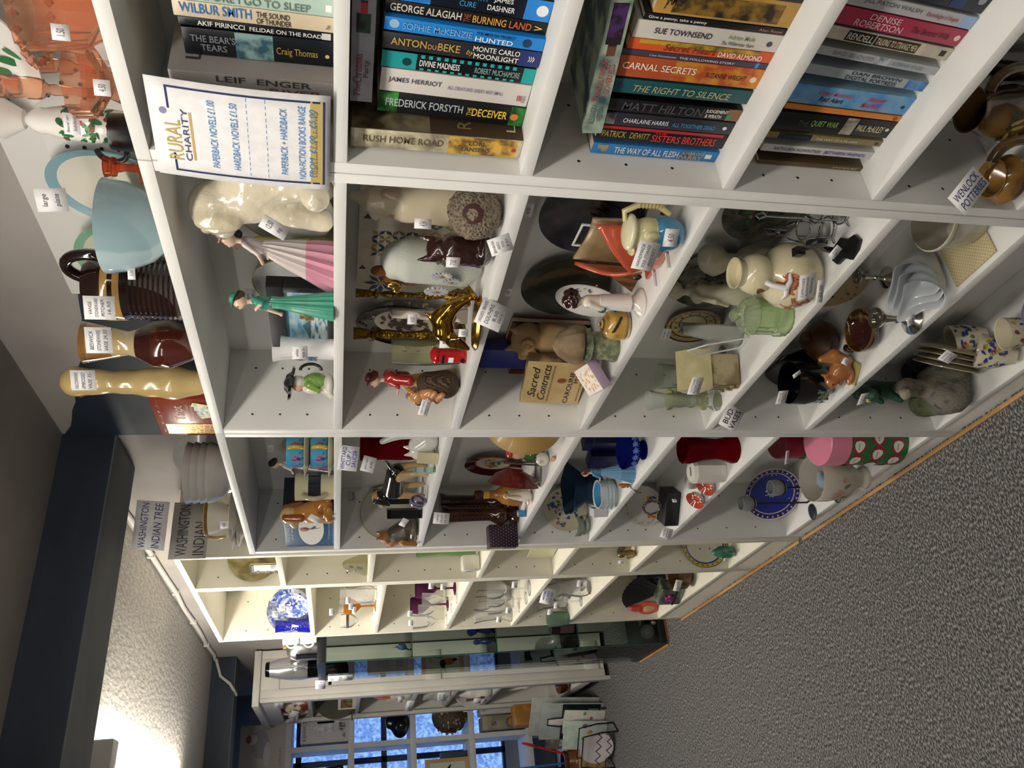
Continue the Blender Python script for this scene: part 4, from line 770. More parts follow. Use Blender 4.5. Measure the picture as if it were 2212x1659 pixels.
B().lathe([(.019, 0), (.019, .012), (.015, .014), (.01, h*.95), (0, h)], 4).ob('shaft', M('#d6cec2', 'wave', '#8c8178', s=14, r=.15, det=7, thr=(.0, .35)), t, sm=0)
tag(t, (-0.445,0.07,1.374), .024, .02, '4.50', .5)
q = (-0.5675,0.075,1.268,0.136,0.055); lat('glass_tumbler', 'clear glass tumbler in front of the brown oval plate', 'glass', q, [(.8, 0), (.82, .02), (1, .5), (.95, 1), (.92, 1), (.95, .5), (.75, .1), (0, .1)], glassb('#f2f2e2', .06), 'bowl')
x, y, z, h, w = (-0.3425,0.022,1.268,0.051,0.0835); t = thing('brass_dolphin', 'polished brass leaping dolphin on a brass base at the shelf front', 'ornament', x, y, z, .5)
DP = '#b0883a'; AP = [(.05, .01, .004), (.044, .024, .007), (.03, .046, .013), (.008, .06, .018), (-.016, .056, .018), (-.034, .038, .014), (-.044, .022, .008), (-.05, .01, .004)]
bl('body', t, [('c', (AP[i][0], 0, AP[i][1]+.004), (AP[i+1][0], 0, AP[i+1][1]+.004), AP[i][2], AP[i+1][2], DP) for i in range(7)]+[('c', (.05, 0, .014), (.064, .018, .022), .006, .002, DP), ('c', (.05, 0, .014), (.064, -.018, .022), .006, .002, DP), ('c', (.0, 0, .072), (.018, 0, .094), .009, .002, DP), ('c', (-.022, -.012, .05), (-.008, -.04, .034), .007, .002, DP), ('c', (-.022, .012, .05), (-.008, .04, .034), .007, .002, DP)], 1, M('#b0883a', r=.14, m=1), .0032, .004)
B().lathe([(.05, 0), (.052, .003), (.046, .008), (0, .009)], 32, sy=.55).ob('base', M('#a07c34', r=.2, m=1), t)
tag(t, (-0.2956,-0.03,1.305), .016, .018, '8.50', .6)
x, y, z, h, w = (-0.5035,0.045,1.268,0.068,0.0317); t = thing('post_box', 'small bright red pillar box money box', 'ornament', x, y, z, .3)
RED = CER('#b3161a'); B().lathe([(w*.48, 0), (w*.48, h*.06), (w*.42, h*.08), (w*.42, h*.78), (w*.5, h*.8), (w*.52, h*.86), (w*.45, h*.92), (w*.2, h*.99), (0, h)], 28).ob('pillar', RED, t)
B().box(-.009, .009, -w*.44, -w*.36, h*.62, h*.68).ob('letter_slot', BLACKP, t); B().box(-.006, .006, -w*.432, -w*.4, h*.36, h*.5).ob('notice_plate', PAPER, t); B().lathe([(.0045, 0), (.0045, .002)], 12, Matrix.Translation((0, -w*.45, h*.1)) @ Matrix.Rotation(pi/2, 4, 'X')).ob('coin_plug', BLACKP, t)
q = (-0.6543,0.075,1.268,0.19,0.0669); t = lady('figurine', 'glazed lady in a yellow dress and red shawl carrying a flower basket', q, '#c8a450', '#d0ac58', '#a8302c', '#7c4c34', '#8c2c34', yaw=-.75, flute=.03, wide=.82, arms=[((.075, 0, .73), (.13, -.05, .62), (.04, -.14, .62)), ((-.075, 0, .73), (-.15, -.06, .6), (-.16, -.16, .5))])
bl('shawl', t, [('c', (.08, .03, .72), (.15, .02, .5), .05, .06, '#a82c28'), ('c', (-.08, .03, .72), (-.16, .0, .52), .05, .06, '#a82c28'), ('c', (-.08, .06, .7), (.08, .06, .7), .05, .05, '#9c2824')], q[3], VC(.15, .6), .016, .03)
bl('flower_basket', t, [('e', (-.2, -.2, .42), (.1, .08, .05), '#b08a48')]+[('e', (-.2+.06*math.cos(i), -.2+.05*math.sin(i*1.7), .47+.01*(i % 2)), (.035, .035, .03), ['#b83848', '#d0b84c', '#5878b8', '#c05a78', '#4c7a4c'][i % 5]) for i in range(8)], q[3], VC(.2, .5), .014, .008)
x, y, z, h, w = (-0.5864,0.04,1.268,0.075,0.0754); t = thing('koala_ornament', 'tan koala ornament clinging to a brown log', 'ornament', x, y, z, -.3)
bl('log', t, [('c', (0, .0, .08), (.02, .03, .55), .38, .3, '#4c382c')], h, M('#54402f', 'wave', '#33241a', s=9, r=.6, det=4, bump=.5), .035, .05)
K_ = '#c28a5c'
bl('koala', t, [('e', (-.02, -.26, .52), (.27, .2, .26), K_), ('e', (-.12, -.32, .82), (.24, .2, .2), K_), ('e', (-.33, -.26, .96), (.1, .05, .1), '#b87c50'), ('e', (.1, -.24, .99), (.1, .05, .1), '#b87c50'), ('e', (-.14, -.52, .78), (.05, .04, .08), '#241814'), ('e', (-.22, -.5, .87), (.03, .03, .03), '#1c1410'), ('e', (-.05, -.5, .87), (.03, .03, .03), '#1c1410'), ('c', (-.2, -.4, .5), (-.32, -.3, .36), .09, .08, K_), ('c', (.15, -.4, .48), (.25, -.3, .4), .09, .08, K_), ('c', (-.12, -.42, .32), (-.25, -.36, .2), .1, .08, K_), ('c', (.14, -.4, .3), (.24, -.34, .2), .1, .08, K_)], h, VC(.12, .7), .03, .04)
tag(t, (-0.5921,-0.01,1.317), .042, .022, 'LADY WITH|BASKET 6-', .5, 0, .2)
t, put, bar = sheet('shelf_label', 'white card about brass dolphins hanging over the shelf edge', (-0.2759,-0.02,1.262), (.5, .8, -.38), (.1, .2, .97), .044, .044)
put('(AGED) BRASS', .5, .82, .8, .16, '#5c5c66', .1); put('DOLPHINS', .5, .58, .76, .16, '#5c5c66', .1); put('8.50', .5, .34, .4, .14, '#5c5c66'); put('EACH', .5, .14, .36, .12, '#5c5c66')

# ---------------- second bookcase, third row ----------------
Z4, Z5, Z6 = ZB[4]+.0004, ZB[5]+.0004, ZB[6]+.0004
for y0, d, lab, c1, c2 in ((490, .16, 'dark slate picture plate of a harbour at dusk, behind the orange pocket', '#34343e', '#23232c'), (632, .165, 'dark slate picture plate of misty water, behind the shell dish', '#2c302f', '#3c403e')):
    pass
t = plate('picture_plate', 'dark slate picture plate of a harbour at dusk behind the orange pocket', 'plate', (-0.2333), None, Z3, .185, M('#4a4a56', 'noise', '#2b2b35', s=9, r=.15, coat=.5), 4, grp='dark picture plates', dec=spray(14, .1, .5, ['#1c1c26', '#14141c', '#5c2c30'], .3, .03, 41, 200, 340))
tag(t, (-0.1565,0.1,1.214), .03, .018, '4.50', .2)
t = plate('picture_plate', 'dark slate picture plate of misty water behind the shell dish', 'plate', (-0.4396), None, Z3, .175, M('#30342f', 'noise', '#464a46', s=9, r=.15, coat=.5), 4, grp='dark picture plates', dec=leafs([(.25, 160, .1, .06, 0, '#7c2c24'), (.35, 175, .08, .05, 0, '#6c2820')]))
tag(t, (-0.4019,0.12,1.198), .022, .016, '4.50', .2)
# envelope shaped pocket vase
x, y, z, h, w = (-0.19,0.072,0.983,0.132,0.1315); t = thing('pocket_vase', 'orange red glazed pocket vase folded like an envelope with black buttons', 'vase', x, y, z, -.12)
ORG = M('#c2553c', 'noise', '#d07a58', s=16, r=.12, coat=.7, thr=(.5, .8)); hw = w/2; b = B()
def pk(u, v):      # front sheet bulging outward, cut by a deep V at the top
    top = h*(.46+.54*abs(2*u-1)**1.05*(1 if u < .5 else .98)); return ((u-.5)*w*(1-.12*v), -.006-.05*math.sin(pi*u)*(.55+.45*v), .002+v*(top-.002))
b.grid(pk, 24, 10); b.ob('front_sheet', ORG, t, sol=.006, sm=60)
b = B(); b.grid(lambda u, v: ((u-.5)*w*(1-.12*v), .004+.006*math.sin(pi*u), .002+v*h*(1-.06*math.sin(pi*u))), 16, 6); b.ob('back_sheet', M('#a08a68', 'noise', '#8c7656', s=20, r=.3), t, sol=.005, sm=60)
B().box(-hw*.95, hw*.95, -.03, .006, 0, .006, bev=.002).ob('base_fold', ORG, t)
for p in ((.0, -.062, h*.36), (.012, -.001, h*.62), (hw*.45, -.002, h*.72)): B().lathe([(.006, 0), (.007, .002), (.005, .004), (0, .003)], 16, Matrix.Translation(p) @ Matrix.Rotation(pi/2, 4, 'X')).ob('button', BLACKP, t)
b = B(); b.tube([(-hw*.5, .012, h*.75), (-hw*.5, .014, h*1.06), (hw*.4, .014, h*1.06), (hw*.4, .012, h*.75)], .0025, 6); b.tube([(-hw*.5, .012, h*.76), (-hw*.5, .03, .004), (-hw*.5, -.06, .004)], .0025, 6); b.tube([(hw*.4, .012, h*.76), (hw*.4, .03, .004), (hw*.4, -.06, .004)], .0025, 6); b.ob('wire_stand', M('#e6e6e6', r=.3), t)
tag(t, (-0.1088,-0.02,1.053), .052, .042, 'HANDMADE|SOUL STORAGE|POCKET', .55, .1, .15)
# sea captain character mug
x, y, z, h, w = (-0.1084,0.025,0.983,0.087,0.06); t = thing('character_mug', 'cream sea captain character mug with a ribbed handle and blue collar', 'mug', x, y, z, -1.0)
CC = '#d3cb9c'
bl('head', t, [('c', (0, 0, .12), (0, 0, .2), .3, .32, '#3f88b4'), ('e', (0, -.02, .52), (.27, .3, .3), CC), ('c', (0, -.3, .6), (0, -.42, .48), .05, .075, CC), ('e', (0, -.3, .3), (.2, .17, .14), '#b4ac90'), ('e', (-.28, .02, .5), (.05, .08, .12), CC), ('e', (.28, .02, .5), (.05, .08, .12), CC), ('e', (0, 0, .84), (.3, .33, .12), '#dcd6b4'), ('e', (0, -.3, .76), (.22, .12, .05), '#c8c098'), ('e', (-.1, -.29, .62), (.035, .03, .03), '#3c4450'), ('e', (.1, -.29, .62), (.035, .03, .03), '#3c4450'), ('e', (0, -.34, .38), (.12, .06, .03), '#8c8468')], h, VC(.12, .7), .026, .04)
b = B(); b.tube([(0, .2, .95), (.0, .36, 1.0), (0, .5, .75), (0, .5, .4), (0, .36, .16)], [.05, .06, .06, .06, .05], 10, '#cfc48c')
for k in range(7): b.lathe([(.068, -.012), (.075, 0), (.068, .012)], 12, Matrix.Translation((0, .5, .35+k*.065)), '#b0a268')
o = b.ob('ribbed_handle', VC(.15, .6), t, sm=60); o.scale = (h, h, h)
tag(t, (-0.0878,0,1.001), .032, .026, '4.50', .6)
x, y, z, h, w = (-0.144,0.1,0.983,-0.009,0.0455); t = thing('wood_carving', 'brown wooden carving with deep folds beside the sea captain mug', 'carving', x, y, z)
bl('body', t, [('c', (-.2, 0, .12), (-.15, 0, .8), .2, .16, '#6c4630'), ('c', (.1, .05, .12), (.1, .02, .9), .2, .14, '#76503a'), ('c', (.0, -.18, .1), (.02, -.1, .6), .16, .12, '#62402c')], h, M('vc', r=.4), .04, .03)
x0, x1, h = (-0.3322,-0.262,0.087); w = x1-x0; t = thing('wooden_wedge', 'triangular brown wooden stand between the orange pocket and the figurine', 'stand', (x0+x1)/2, .1, Z3)
B().prism([(-w/2, 0), (w/2, 0), (w/2, h)], -.02, .02).ob('body', M('#8a5a2c', 'wave', '#6c4420', s=14, r=.4, det=5), t)
t = plate('shell_dish', 'white leaf shaped dish painted with small flowers leaning behind the figurine', 'dish', (-0.4001), .115, Z3, .125, CER('#e4e2e0'), 14, dec=spray(20, .3, .75, ['#4c6ca4', '#4a7a4c', '#c0704c', '#b09a3c'], .1, .06, 52, -10, 80), sx=.72)
x, y, z, h, w = (-0.3038,0.035,0.983,0.144,0.0518); t = thing('figurine', 'white glazed girl figurine with dark brown curls and a blue flower on her dress', 'figurine', x, y, z, -1.1)
b = B(); b.lathe([(.2, 0, '#e4e0da'), (.21, .02, '#e4e0da'), (.12, .08, '#e4e0da'), (.09, .14, '#e4e0da'), (.13, .16, '#ebe8e4'), (.11, .45, '#ebe8e4'), (.1, .55, '#ebe8e4')], 28, sy=.85); o = b.ob('dress', VC(.1, .7), t); o.scale = (h,)*3
WHC = '#e4ddd2'
bl('body', t, [('c', (0, 0, .5), (0, 0, .68), .085, .08, WHC), ('c', (.08, 0, .68), (.1, -.05, .52), .04, .035, WHC), ('c', (-.08, 0, .68), (-.1, -.06, .52), .04, .035, WHC), ('c', (0, 0, .7), (0, 0, .77), .04, .04, '#e8d8c4'), ('e', (0, -.01, .85), (.075, .085, .09), '#e8d8c4'), ('e', (0, -.1, .84), (.014, .016, .016), '#e4ccb8'), ('e', (.09, -.06, .52), (.05, .04, .06), '#2f6a58')], h, VC(.1, .7), .018, .03)
bl('hair', t, [('e', (0, .03, .88), (.1, .1, .1), '#2e130d')]+[('e', (.085*math.cos(a), .03+.085*math.sin(a), .9+.04*math.sin(3*a)), (.045, .045, .045), '#2e130d') for a in [i*pi/4.5 for i in range(9)]]+[('e', (0, 0, .97), (.06, .06, .04), '#2e130d')], h, M('vc', r=.08, coat=.8), .018, .012)
wrapdec(t, lambda zz: .125*h, [(-70, .32*h, .016, .012, 40, '#4c84c0'), (-70, .32*h, .006, .006, 0, '#2a3c7c'), (-95, .3*h, .007, .004, 60, '#222222'), (-60, .24*h, .008, .003, 100, '#4a7a4c'), (-80, .42*h, .01, .003, 60, '#c06c58')])
q = (-0.3799,0.04,0.983,0.058,0.0564); t = lat('egg_box', 'gold lacquered egg shaped trinket box with a beaded tassel pattern', 'box', q, [(.7, 0, '#a88c54'), (.95, .04, '#c8b890'), (1, .12, '#7c5c30'), (1.0, .18, '#c09a4c'), (1.04, .35, '#bc9448'), (.98, .55, '#c4a054'), (.8, .72, '#a87c3c'), (.5, .83, '#5c4424'), (.3, .86, '#c8a860'), (.12, .88, '#5c4424'), (.13, .95, '#c8a860'), (.06, 1, '#c8a860')], VC(.25, .6, kind='noise', c2='#8c6a30', s=60, thr=(.55, .75)), 'lid_and_base', 36)
wrapdec(t, lambda zz: q[4]*.52, [(-60+i*6, q[3]*(.62-i*.028), .008, .005, -40, '#3c2c18') for i in range(9)], 'tassel_pattern')
x, y, z, h, w = (-0.5827,0.12,0.983,0.168,0.0776); t = thing('stone_owl', 'tan stone owl with carved round eyes behind the toadstool', 'ornament', x, y, z, .15)
OW = '#a98a62'
bl('body', t, [('c', (0, 0, .1), (0, 0, .5), .2, .21, OW), ('e', (0, -.02, .74), (.23, .19, .2), OW), ('c', (.14, -.02, .86), (.19, -.03, .98), .06, .02, OW), ('c', (-.14, -.02, .86), (-.19, -.03, .98), .06, .02, OW), ('e', (.1, -.19, .78), (.09, .03, .09), '#b4966c'), ('e', (-.1, -.19, .78), (.09, .03, .09), '#b4966c'), ('e', (.1, -.22, .78), (.045, .03, .045), '#927450'), ('e', (-.1, -.22, .78), (.045, .03, .045), '#927450'), ('c', (0, -.2, .75), (0, -.25, .64), .04, .02, '#b08c60'), ('c', (.2, 0, .5), (.16, -.04, .16), .07, .05, '#9c7c56'), ('c', (-.2, 0, .5), (-.16, -.04, .16), .07, .05, '#9c7c56')], h, M('vc', r=.85, bump=.6, bs=160), .024, .02)
x, y, z, h, w = (-0.46,0.04,0.983,0.125,0.0765); t = thing('stone_toadstool', 'stone toadstool with a brown cap and mossy green stem', 'ornament', x, y, z)
b = B(); b.lathe([(w*.4, 0), (w*.42, .008), (w*.36, .02), (w*.33, h*.45), (w*.38, h*.5)], 36, flute=.04, fn=7); b.ob('stem', M('#8f9276', 'noise', '#6c7058', s=90, r=.9, bump=.9), t)
b = B(); b.lathe([(w*.3, h*.42), (w*.43, h*.43), (w*.4, h*.52), (w*.3, h*.56)], 36, flute=.05, fn=9); b.ob('lower_frill', M('#7e8568', 'noise', '#5c6450', s=70, r=.9, bump=.8), t)
b = B(); b.lathe([(w*.28, h*.56), (w*.47, h*.57), (w*.5, h*.62), (w*.44, h*.75), (w*.3, h*.9), (w*.12, h*.985), (0, h)], 40, flute=.035, fn=12); b.ob('cap', M('#76604a', 'noise', '#8f7c62', s=26, r=.85, bump=.5), t)
# books and card decks standing with their covers to the aisle
def coverbook(name, label, cat, q, yy, th, zz, cc, sp, tilt=.06, roll=0, par=0, grp=None, c2=None, s=25, yaw=0):
    x0, x1, h = q; x0 = max(x0, -.731); w = x1-x0; t = thing(name, label, cat, (x0+x1)/2, yy, zz+abs(roll)*w/2+tilt*th/2, yaw, grp); t.rotation_euler = (-tilt, roll, yaw)
    if name.endswith('book'):
        B().box(-w/2, w/2, -th/2, -th/2+.0015, 0, h).ob('front_cover', M(cc, 'noise', c2 or cc, s=s, r=.3), t); B().box(-w/2, w/2, th/2-.0015, th/2, 0, h).ob('back_cover', M(sp, r=.4), t)
        B().box(-w/2, -w/2+.0015, -th/2+.0015, th/2-.0015, 0, h).ob('spine', M(sp, r=.4), t); B().box(-w/2+.0015, w/2-.002, -th/2+.0015, th/2-.0015, .001, h-.001).ob('pages', PAGES, t)
    else:
        B().box(-w/2, w/2, -th/2, th/2, 0, h, bev=.0008).ob('carton', M(sp, 'noise', c2 or sp, s=s, r=.35), t)
        B().box(-w/2+.001, w/2-.001, -th/2-.0004, -th/2, .001, h-.001).ob('front_panel', M(cc, 'noise', c2 or cc, s=s, r=.3), t)
    def put(s, u, v, ww, hh, col, sh=0): return txt(t, s, ww*w, hh*h, ((u-.5)*w, -th/2-.0009, v*h), (1, 0, 0), (0, 0, 1), M(col, r=.6), sh)
    def pan(u0, u1, v0, v1, col, c3=None, s2=60): return B().box((u0-.5)*w, (u1-.5)*w, -th/2-.0008, -th/2, v0*h, v1*h).ob('cover_picture', M(col, 'noise', c3 or col, s=s2, r=.35), t)
    return t, put, pan
t, put, pan = coverbook('hardback_book', 'dark red brown hardback book standing at the back of the toadstool shelf', 'book', (-0.8014,-0.5619,0.17), .168, .014, Z3, '#5c2a16', '#6c1c14', .02, c2='#2e120c')
pan(.05, .3, .3, .75, '#3c5a34', '#8a7c2c')
t, put, pan = coverbook('hardback_book', 'rust red hardback book leaning at the far end of the toadstool shelf', 'book', (-0.9082,-0.7154,0.148), .145, .016, Z3, '#7c3a1c', '#6c1418', .02, c2='#541c10')
t, put, pan = coverbook('card_box', 'purple and yellow oracle card box at the far end of the toadstool shelf', 'box', (-0.9064,-0.716,0.097), .11, .022, Z3, '#5c4c9c', '#a43c84', .05, c2='#b07cc0', s=30, grp='card decks')
pan(.02, .98, .0, .16, '#c8a82c', '#a4b03c'); pan(.02, .2, .16, .98, '#d0b03c', '#e0d070'); pan(.45, .8, .3, .6, '#d8a04c', '#c878b0'); put('ANGEL', .6, .82, .5, .12, '#2c2c6c'); put('ANSWERS', .6, .68, .55, .1, '#2c2c6c'); put('ORACLE', .55, .24, .4, .07, '#e8e0f0'); put('DOREEN', .5, .08, .6, .07, '#5c4414')
t, put, pan = coverbook('card_box', 'cream card box with black script lettering and a wax seal beside the owl', 'box', (-0.7149,-0.54,0.129), .06, .02, Z3, '#c8ae7c', '#5c4630', .1, -.1, c2='#bc9f6c', s=14, grp='card decks')
put('Sacred', .52, .84, .72, .13, '#17130e', .35); put('Contracts', .52, .67, .84, .13, '#17130e', .35); put('AWAKENING YOUR DIVINE POTENTIAL', .5, .55, .86, .03, '#4c3c24'); put('CAROLINE', .42, .24, .76, .08, '#2c2014'); put('MYSS', .7, .15, .3, .07, '#2c2014'); put('ANATOMY OF THE SPIRIT', .5, .06, .8, .03, '#4c3c24')
o = B().lathe([(.009, 0), (.0095, .001), (.007, .0018), (0, .0014)], 14, Matrix.Translation((.015, -.0108, .4*t.children[0].dimensions.z if 0 else .05)) @ Matrix.Rotation(pi/2, 4, 'X')).ob('wax_seal', M('#8a4a24', r=.35), t)
x, y, z = (-0.5661,0.0007,0.983); t = thing('card_box', 'small lilac card box with an orange leaf design lying at the shelf edge', 'box', x, .04, Z3, -.5, 'card decks'); t.rotation_euler = (.55, 0, -.35)
B().box(-.045, .045, -.03, .03, 0, .02, bev=.0008).ob('carton', M('#b49cb4', r=.5), t); B().box(-.044, .044, -.029, .029, .02, .0205).ob('front_panel', M('#e8e2e0', r=.5), t); B().box(-.03, .04, -.026, .022, .0205, .0208).ob('cover_picture', M('#d88c2c', 'vor', '#efe8dc', s=110, r=.5, thr=(.2, .55)), t)
t.location.z = Z3+.018
t, put, pan = coverbook('card_box', 'small dark blue box in the shadow at the back of the toadstool shelf', 'box', (-0.7083,-0.6337,0.22), .155, .03, Z3, '#25308c', '#2c2c6c', .0, grp='card decks'); put('INDIGO', .5, .2, .8, .12, '#6c7cc4')

# ---------------- second bookcase, fourth row ----------------
LP = M('#77736c', 'noise', '#3c403a', s=20, r=.2, coat=.4, thr=(.35, .6))
plate('picture_plate', 'plate with a wooded landscape behind the cruet bottles', 'plate', (-0.2055), None, Z4, .15, LP, 5, dec=spray(40, .0, .8, ['#38502c', '#4c6438', '#8a7a8c', '#2c3426'], .2, .12, 61), grp='landscape plates')
plate('picture_plate', 'plate with a dark river landscape behind the cream gourd vase', 'plate', (-0.3663), None, Z4, .175, LP, 5, dec=spray(50, .0, .85, ['#2c2c26', '#4c5240', '#6c5c4c', '#1e1e1c'], .2, .1, 62), grp='landscape plates')
t = plate('pierced_plate', 'brown and cream pierced rim plate leaning behind the frosted vase', 'plate', (-0.5637), None, Z4, .125, VC(.2, .4), 5, 0, [(.93, '#5c2f18'), (.8, '#b8a078'), (.74, '#6c3c1e'), (.5, '#c2b284'), (.45, '#6c3c1e'), (0, '#c4bca0')], dec=leafs([(.87, i*15, .1, .08, i*15+90, '#c8b488') for i in range(24)]+[(.6, i*30, .12, .08, i*30, '#7c4a26') for i in range(12)]))
tag(t, (-0.4959,0.1,0.8515), .034, .022, 'lovely|plate', .3)
for i, (py, tx, lab) in enumerate(((468, 0, 'left cut glass cruet bottle in the chrome stand'), (492, 0, 'right cut glass cruet bottle in the chrome stand'))):
    q = ((-0.1069,0.09,0.685,0.102,0.0353), (-0.1514,0.09,0.685,0.111,0.0363))[i]
    t = lat('cruet_bottle', ['cut glass cruet bottle at the near end of the chrome stand', 'cut glass cruet bottle in the chrome stand next to the gourd vase'][i], 'bottle', (q[0], q[1], q[2]+.006, q[3]-.01, q[4]), [(.9, 0), (1, .03), (1, .45), (.8, .62), (.45, .7), (.4, .74)], glass('#eef0ee'), 'bottle', 28, 'cruet bottles', flute=.02, fn=14)
    B().lathe([(q[4]*.26, 0), (q[4]*.28, .012), (q[4]*.2, .016), (q[4]*.3, .03), (q[4]*.22, .042), (0, .046)], 20, Matrix.Translation((0, 0, (q[3]-.01)*.74))).ob('stopper', M('#5c5c60', r=.12, m=1), t)
xa, xb = (-0.1069), (-0.1514); t = thing('cruet_stand', 'chrome wire stand holding two cut glass cruet bottles', 'stand', (xa+xb)/2, .09, Z4); s_ = (xa-xb)/2; b = B()
for s in (-1, 1):
    for zz in (.006, .05): b.tube(ring((s*s_, 0, zz), .021, 0, 'xy', 24), .0016, 6, closed=True)
    b.tube([(s*s_+.021*s, 0, .05), (s*s_+.021*s, 0, .004), (s*(s_+.03), -.01, .0016)], .0016, 6)
    b.tube([(s*s_, -.021, .05), (s*s_, -.021, .004), (s*s_, -.032, .0016)], .0016, 6)
b.tube([(0, 0, .05), (0, 0, .13), (.008, 0, .14), (0, 0, .15), (-.008, 0, .14), (0, 0, .13)], .0018, 6); b.ob('wire_frame', STEEL, t, sm=60)
# black cast ornament
x, y, z, h, w = (-0.1216,0.03,0.685,0.074,0.0531); t = thing('cast_ornament', 'small black cast metal ornament with a wheel and a ragged leaf base', 'ornament', x, y, z, -.4)
b = B(); b.prism([(-.036, -.012), (-.024, -.022), (-.004, -.016), (.012, -.024), (.03, -.012), (.038, .002), (.026, .014), (.008, .012), (-.01, .02), (-.03, .01)], 0, .006, mat=Matrix.Rotation(-pi/2, 4, 'X')); b.ob('leaf_base', M('#16161a', r=.35), t)
b = B(); b.tube([(-.02, 0, .008), (-.012, 0, .03), (.006, 0, .05)], [.006, .005, .004], 8); b.lathe([(.016, -.004), (.017, 0), (.016, .004), (.006, .005)], 20, Matrix.Translation((.012, 0, .06)) @ Matrix.Rotation(pi/2, 4, 'X')); b.tube([(.01, -.0, .05), (-.028, 0, .062)], .003, 8); b.box(-.044, -.026, -.007, .007, .056, .07); b.ob('wheel_and_arm', M('#141418', r=.3), t)
tag(t, (-0.0996,0,0.7257), .024, .018, '4.50|cast', .6, .2, .5)
# cream gourd vase
x, y, z, h, w = (-0.2445,0.07,0.685,0.154,0.1173); GV = [(.5, 0), (.6, .01), (.86, .12), (1, .29), (.96, .42), (.75, .54), (.52, .6), (.5, .62), (.6, .68), (.62, .76), (.52, .86), (.4, .9), (.4, .93), (.47, .99), (.46, 1), (.4, .985), (.36, .9), (0, .8)]
t = lat('gourd_vase', 'large cream double gourd vase with russet flowers and a white twig handle', 'vase', (x, y, z, h, w), GV, CER('#d9cfae', '#d4c9a6'), 'body', 48)
gr = pin(GV[:12], h, w)
wrapdec(t, gr, [(-52+random.gauss(0, 7), h*(.47+random.gauss(0, .025)), .012, .006, random.uniform(0, 180), random.choice(['#a8582c', '#8c4424', '#b86c3c'])) for _ in range(34)]+[(-52-i*1.2, h*(.44-i*.025), .009, .003, 80, '#a8583c') for i in range(7)]+[(-100+random.gauss(0, 11), h*(.26+random.gauss(0, .07)), .02, .003, random.uniform(0, 180), '#b06a50') for _ in range(30)]+[(-95, h*.74, .02, .008, 20, '#5c4430'), (-90, h*.72, .02, .008, 70, '#8c5434')])
a = math.radians(-62); b = B(); d = Vector((math.cos(a), math.sin(a), 0)); sd = Vector((-d.y, d.x, 0))
b.tube([d*gr(h*.66)*.96+Vector((0, 0, h*.7)), d*(gr(h*.66)+.012)+Vector((0, 0, h*.66)), d*(gr(h*.52)+.008)+Vector((0, 0, h*.52))], [.0055, .005, .0055], 10)
for s in (-1, 1): b.tube([d*(gr(h*.52)+.008)+Vector((0, 0, h*.52)), d*(gr(h*.5)+.004)+sd*s*.012+Vector((0, 0, h*.49)), d*(gr(h*.5)-.002)+sd*s*.024+Vector((0, 0, h*.5))], [.0055, .0045, .0025], 8)
b.ob('twig_handle', CER('#dedcdc'), t, sm=60)
tag(t, (-0.1771,-0.005,0.7585), .05, .04, 'LIMOGES|A.LANTERNIER|FRANCE', .62, .25, -.15); tag(t, (-0.1791,-0.012,0.7355), .046, .018, '22.00', .62, .25, -.15)
GG = glassb('#edf5e2', .12, .05)
x, y, z, h, w = (-0.3311,0.045,0.685,0.111,0.0726); t = thing('glass_jar', 'pale green pressed glass biscuit jar with a fluted domed lid', 'jar', x, y, z)
B().lathe([(.46*w, 0), (.5*w, .004), (.5*w, .022), (.46*w, .026), (.46*w, h*.6), (.43*w, h*.6), (.43*w, .028), (0, .01)], 40, flute=.03, fn=20).ob('body', GG, t)
B().lathe([(.47*w, h*.6), (.5*w, h*.63), (.42*w, h*.74), (.26*w, h*.84), (.1*w, h*.88), (.1*w, h*.89)], 40, flute=.05, fn=20).ob('lid', GG, t); B().lathe([(.05*w, h*.88), (.16*w, h*.92), (.17*w, h*.96), (.1*w, h), (0, h)], 16).ob('lid_knob', GG, t)
ALB = '#b9b4a2'
for q, lab, yw in (((-0.3568,0.1,0.685,0.2,0.0444), 'alabaster lady figurine in a clinging gown behind the green glass jar', -1.2), ((-0.309,0.135,0.685,0.173,0.0525), 'alabaster bust in the shadow behind the gourd vase', -.9)):
    x, y, z, h, w = q; t = thing('alabaster_figurine', lab, 'figurine', x, y, z, yw)
    if 'lady' in lab: pr = [('c', (0, 0, .04), (0, 0, .45), .14, .085, ALB), ('c', (0, 0, .45), (0, 0, .62), .07, .085, ALB), ('c', (-.07, 0, .72), (.07, 0, .72), .035, .035, ALB), ('c', (0, 0, .72), (0, 0, .8), .035, .03, ALB), ('e', (0, -.01, .88), (.06, .07, .075), ALB), ('e', (0, .04, .9), (.065, .06, .06), '#aaa590'), ('c', (.09, 0, .72), (.12, -.02, .52), .028, .024, ALB), ('c', (.12, -.02, .52), (.09, -.08, .36), .022, .018, ALB), ('c', (-.09, 0, .72), (-.12, -.02, .52), .028, .024, ALB), ('c', (-.12, -.02, .52), (-.1, -.08, .38), .022, .018, ALB), ('e', (0, -.07, .65), (.07, .04, .05), ALB), ('e', (0, -.075, .875), (.012, .014, .016), ALB)]
    else: pr = [('e', (0, 0, .25), (.3, .18, .26), ALB), ('c', (0, 0, .4), (0, 0, .6), .08, .08, ALB), ('e', (0, -.02, .78), (.13, .15, .18), ALB), ('e', (0, .05, .82), (.14, .13, .15), '#a8a38f'), ('e', (0, -.16, .76), (.025, .03, .04), ALB)]
    bl('body', t, pr, h, M('vc', r=.35), .022, .03)
x, y, z, h, w = (-0.5107,0.1,0.685,0.136,0.0542); t = thing('frosted_vase', 'frosted glass vase with a leaning wave shape in a white wire stand', 'vase', x, y, z)
b = B(); b.grid(lambda u, v: ((u-.5)*w*1.1*(1-.75*v**2.2)+.02*v, -.022*math.sin(pi*u)*(1-.4*v), v*h), 20, 20); b.ob('front_wall', glassb('#c9ccc4', .6, .3), t, sol=.004, sm=60)
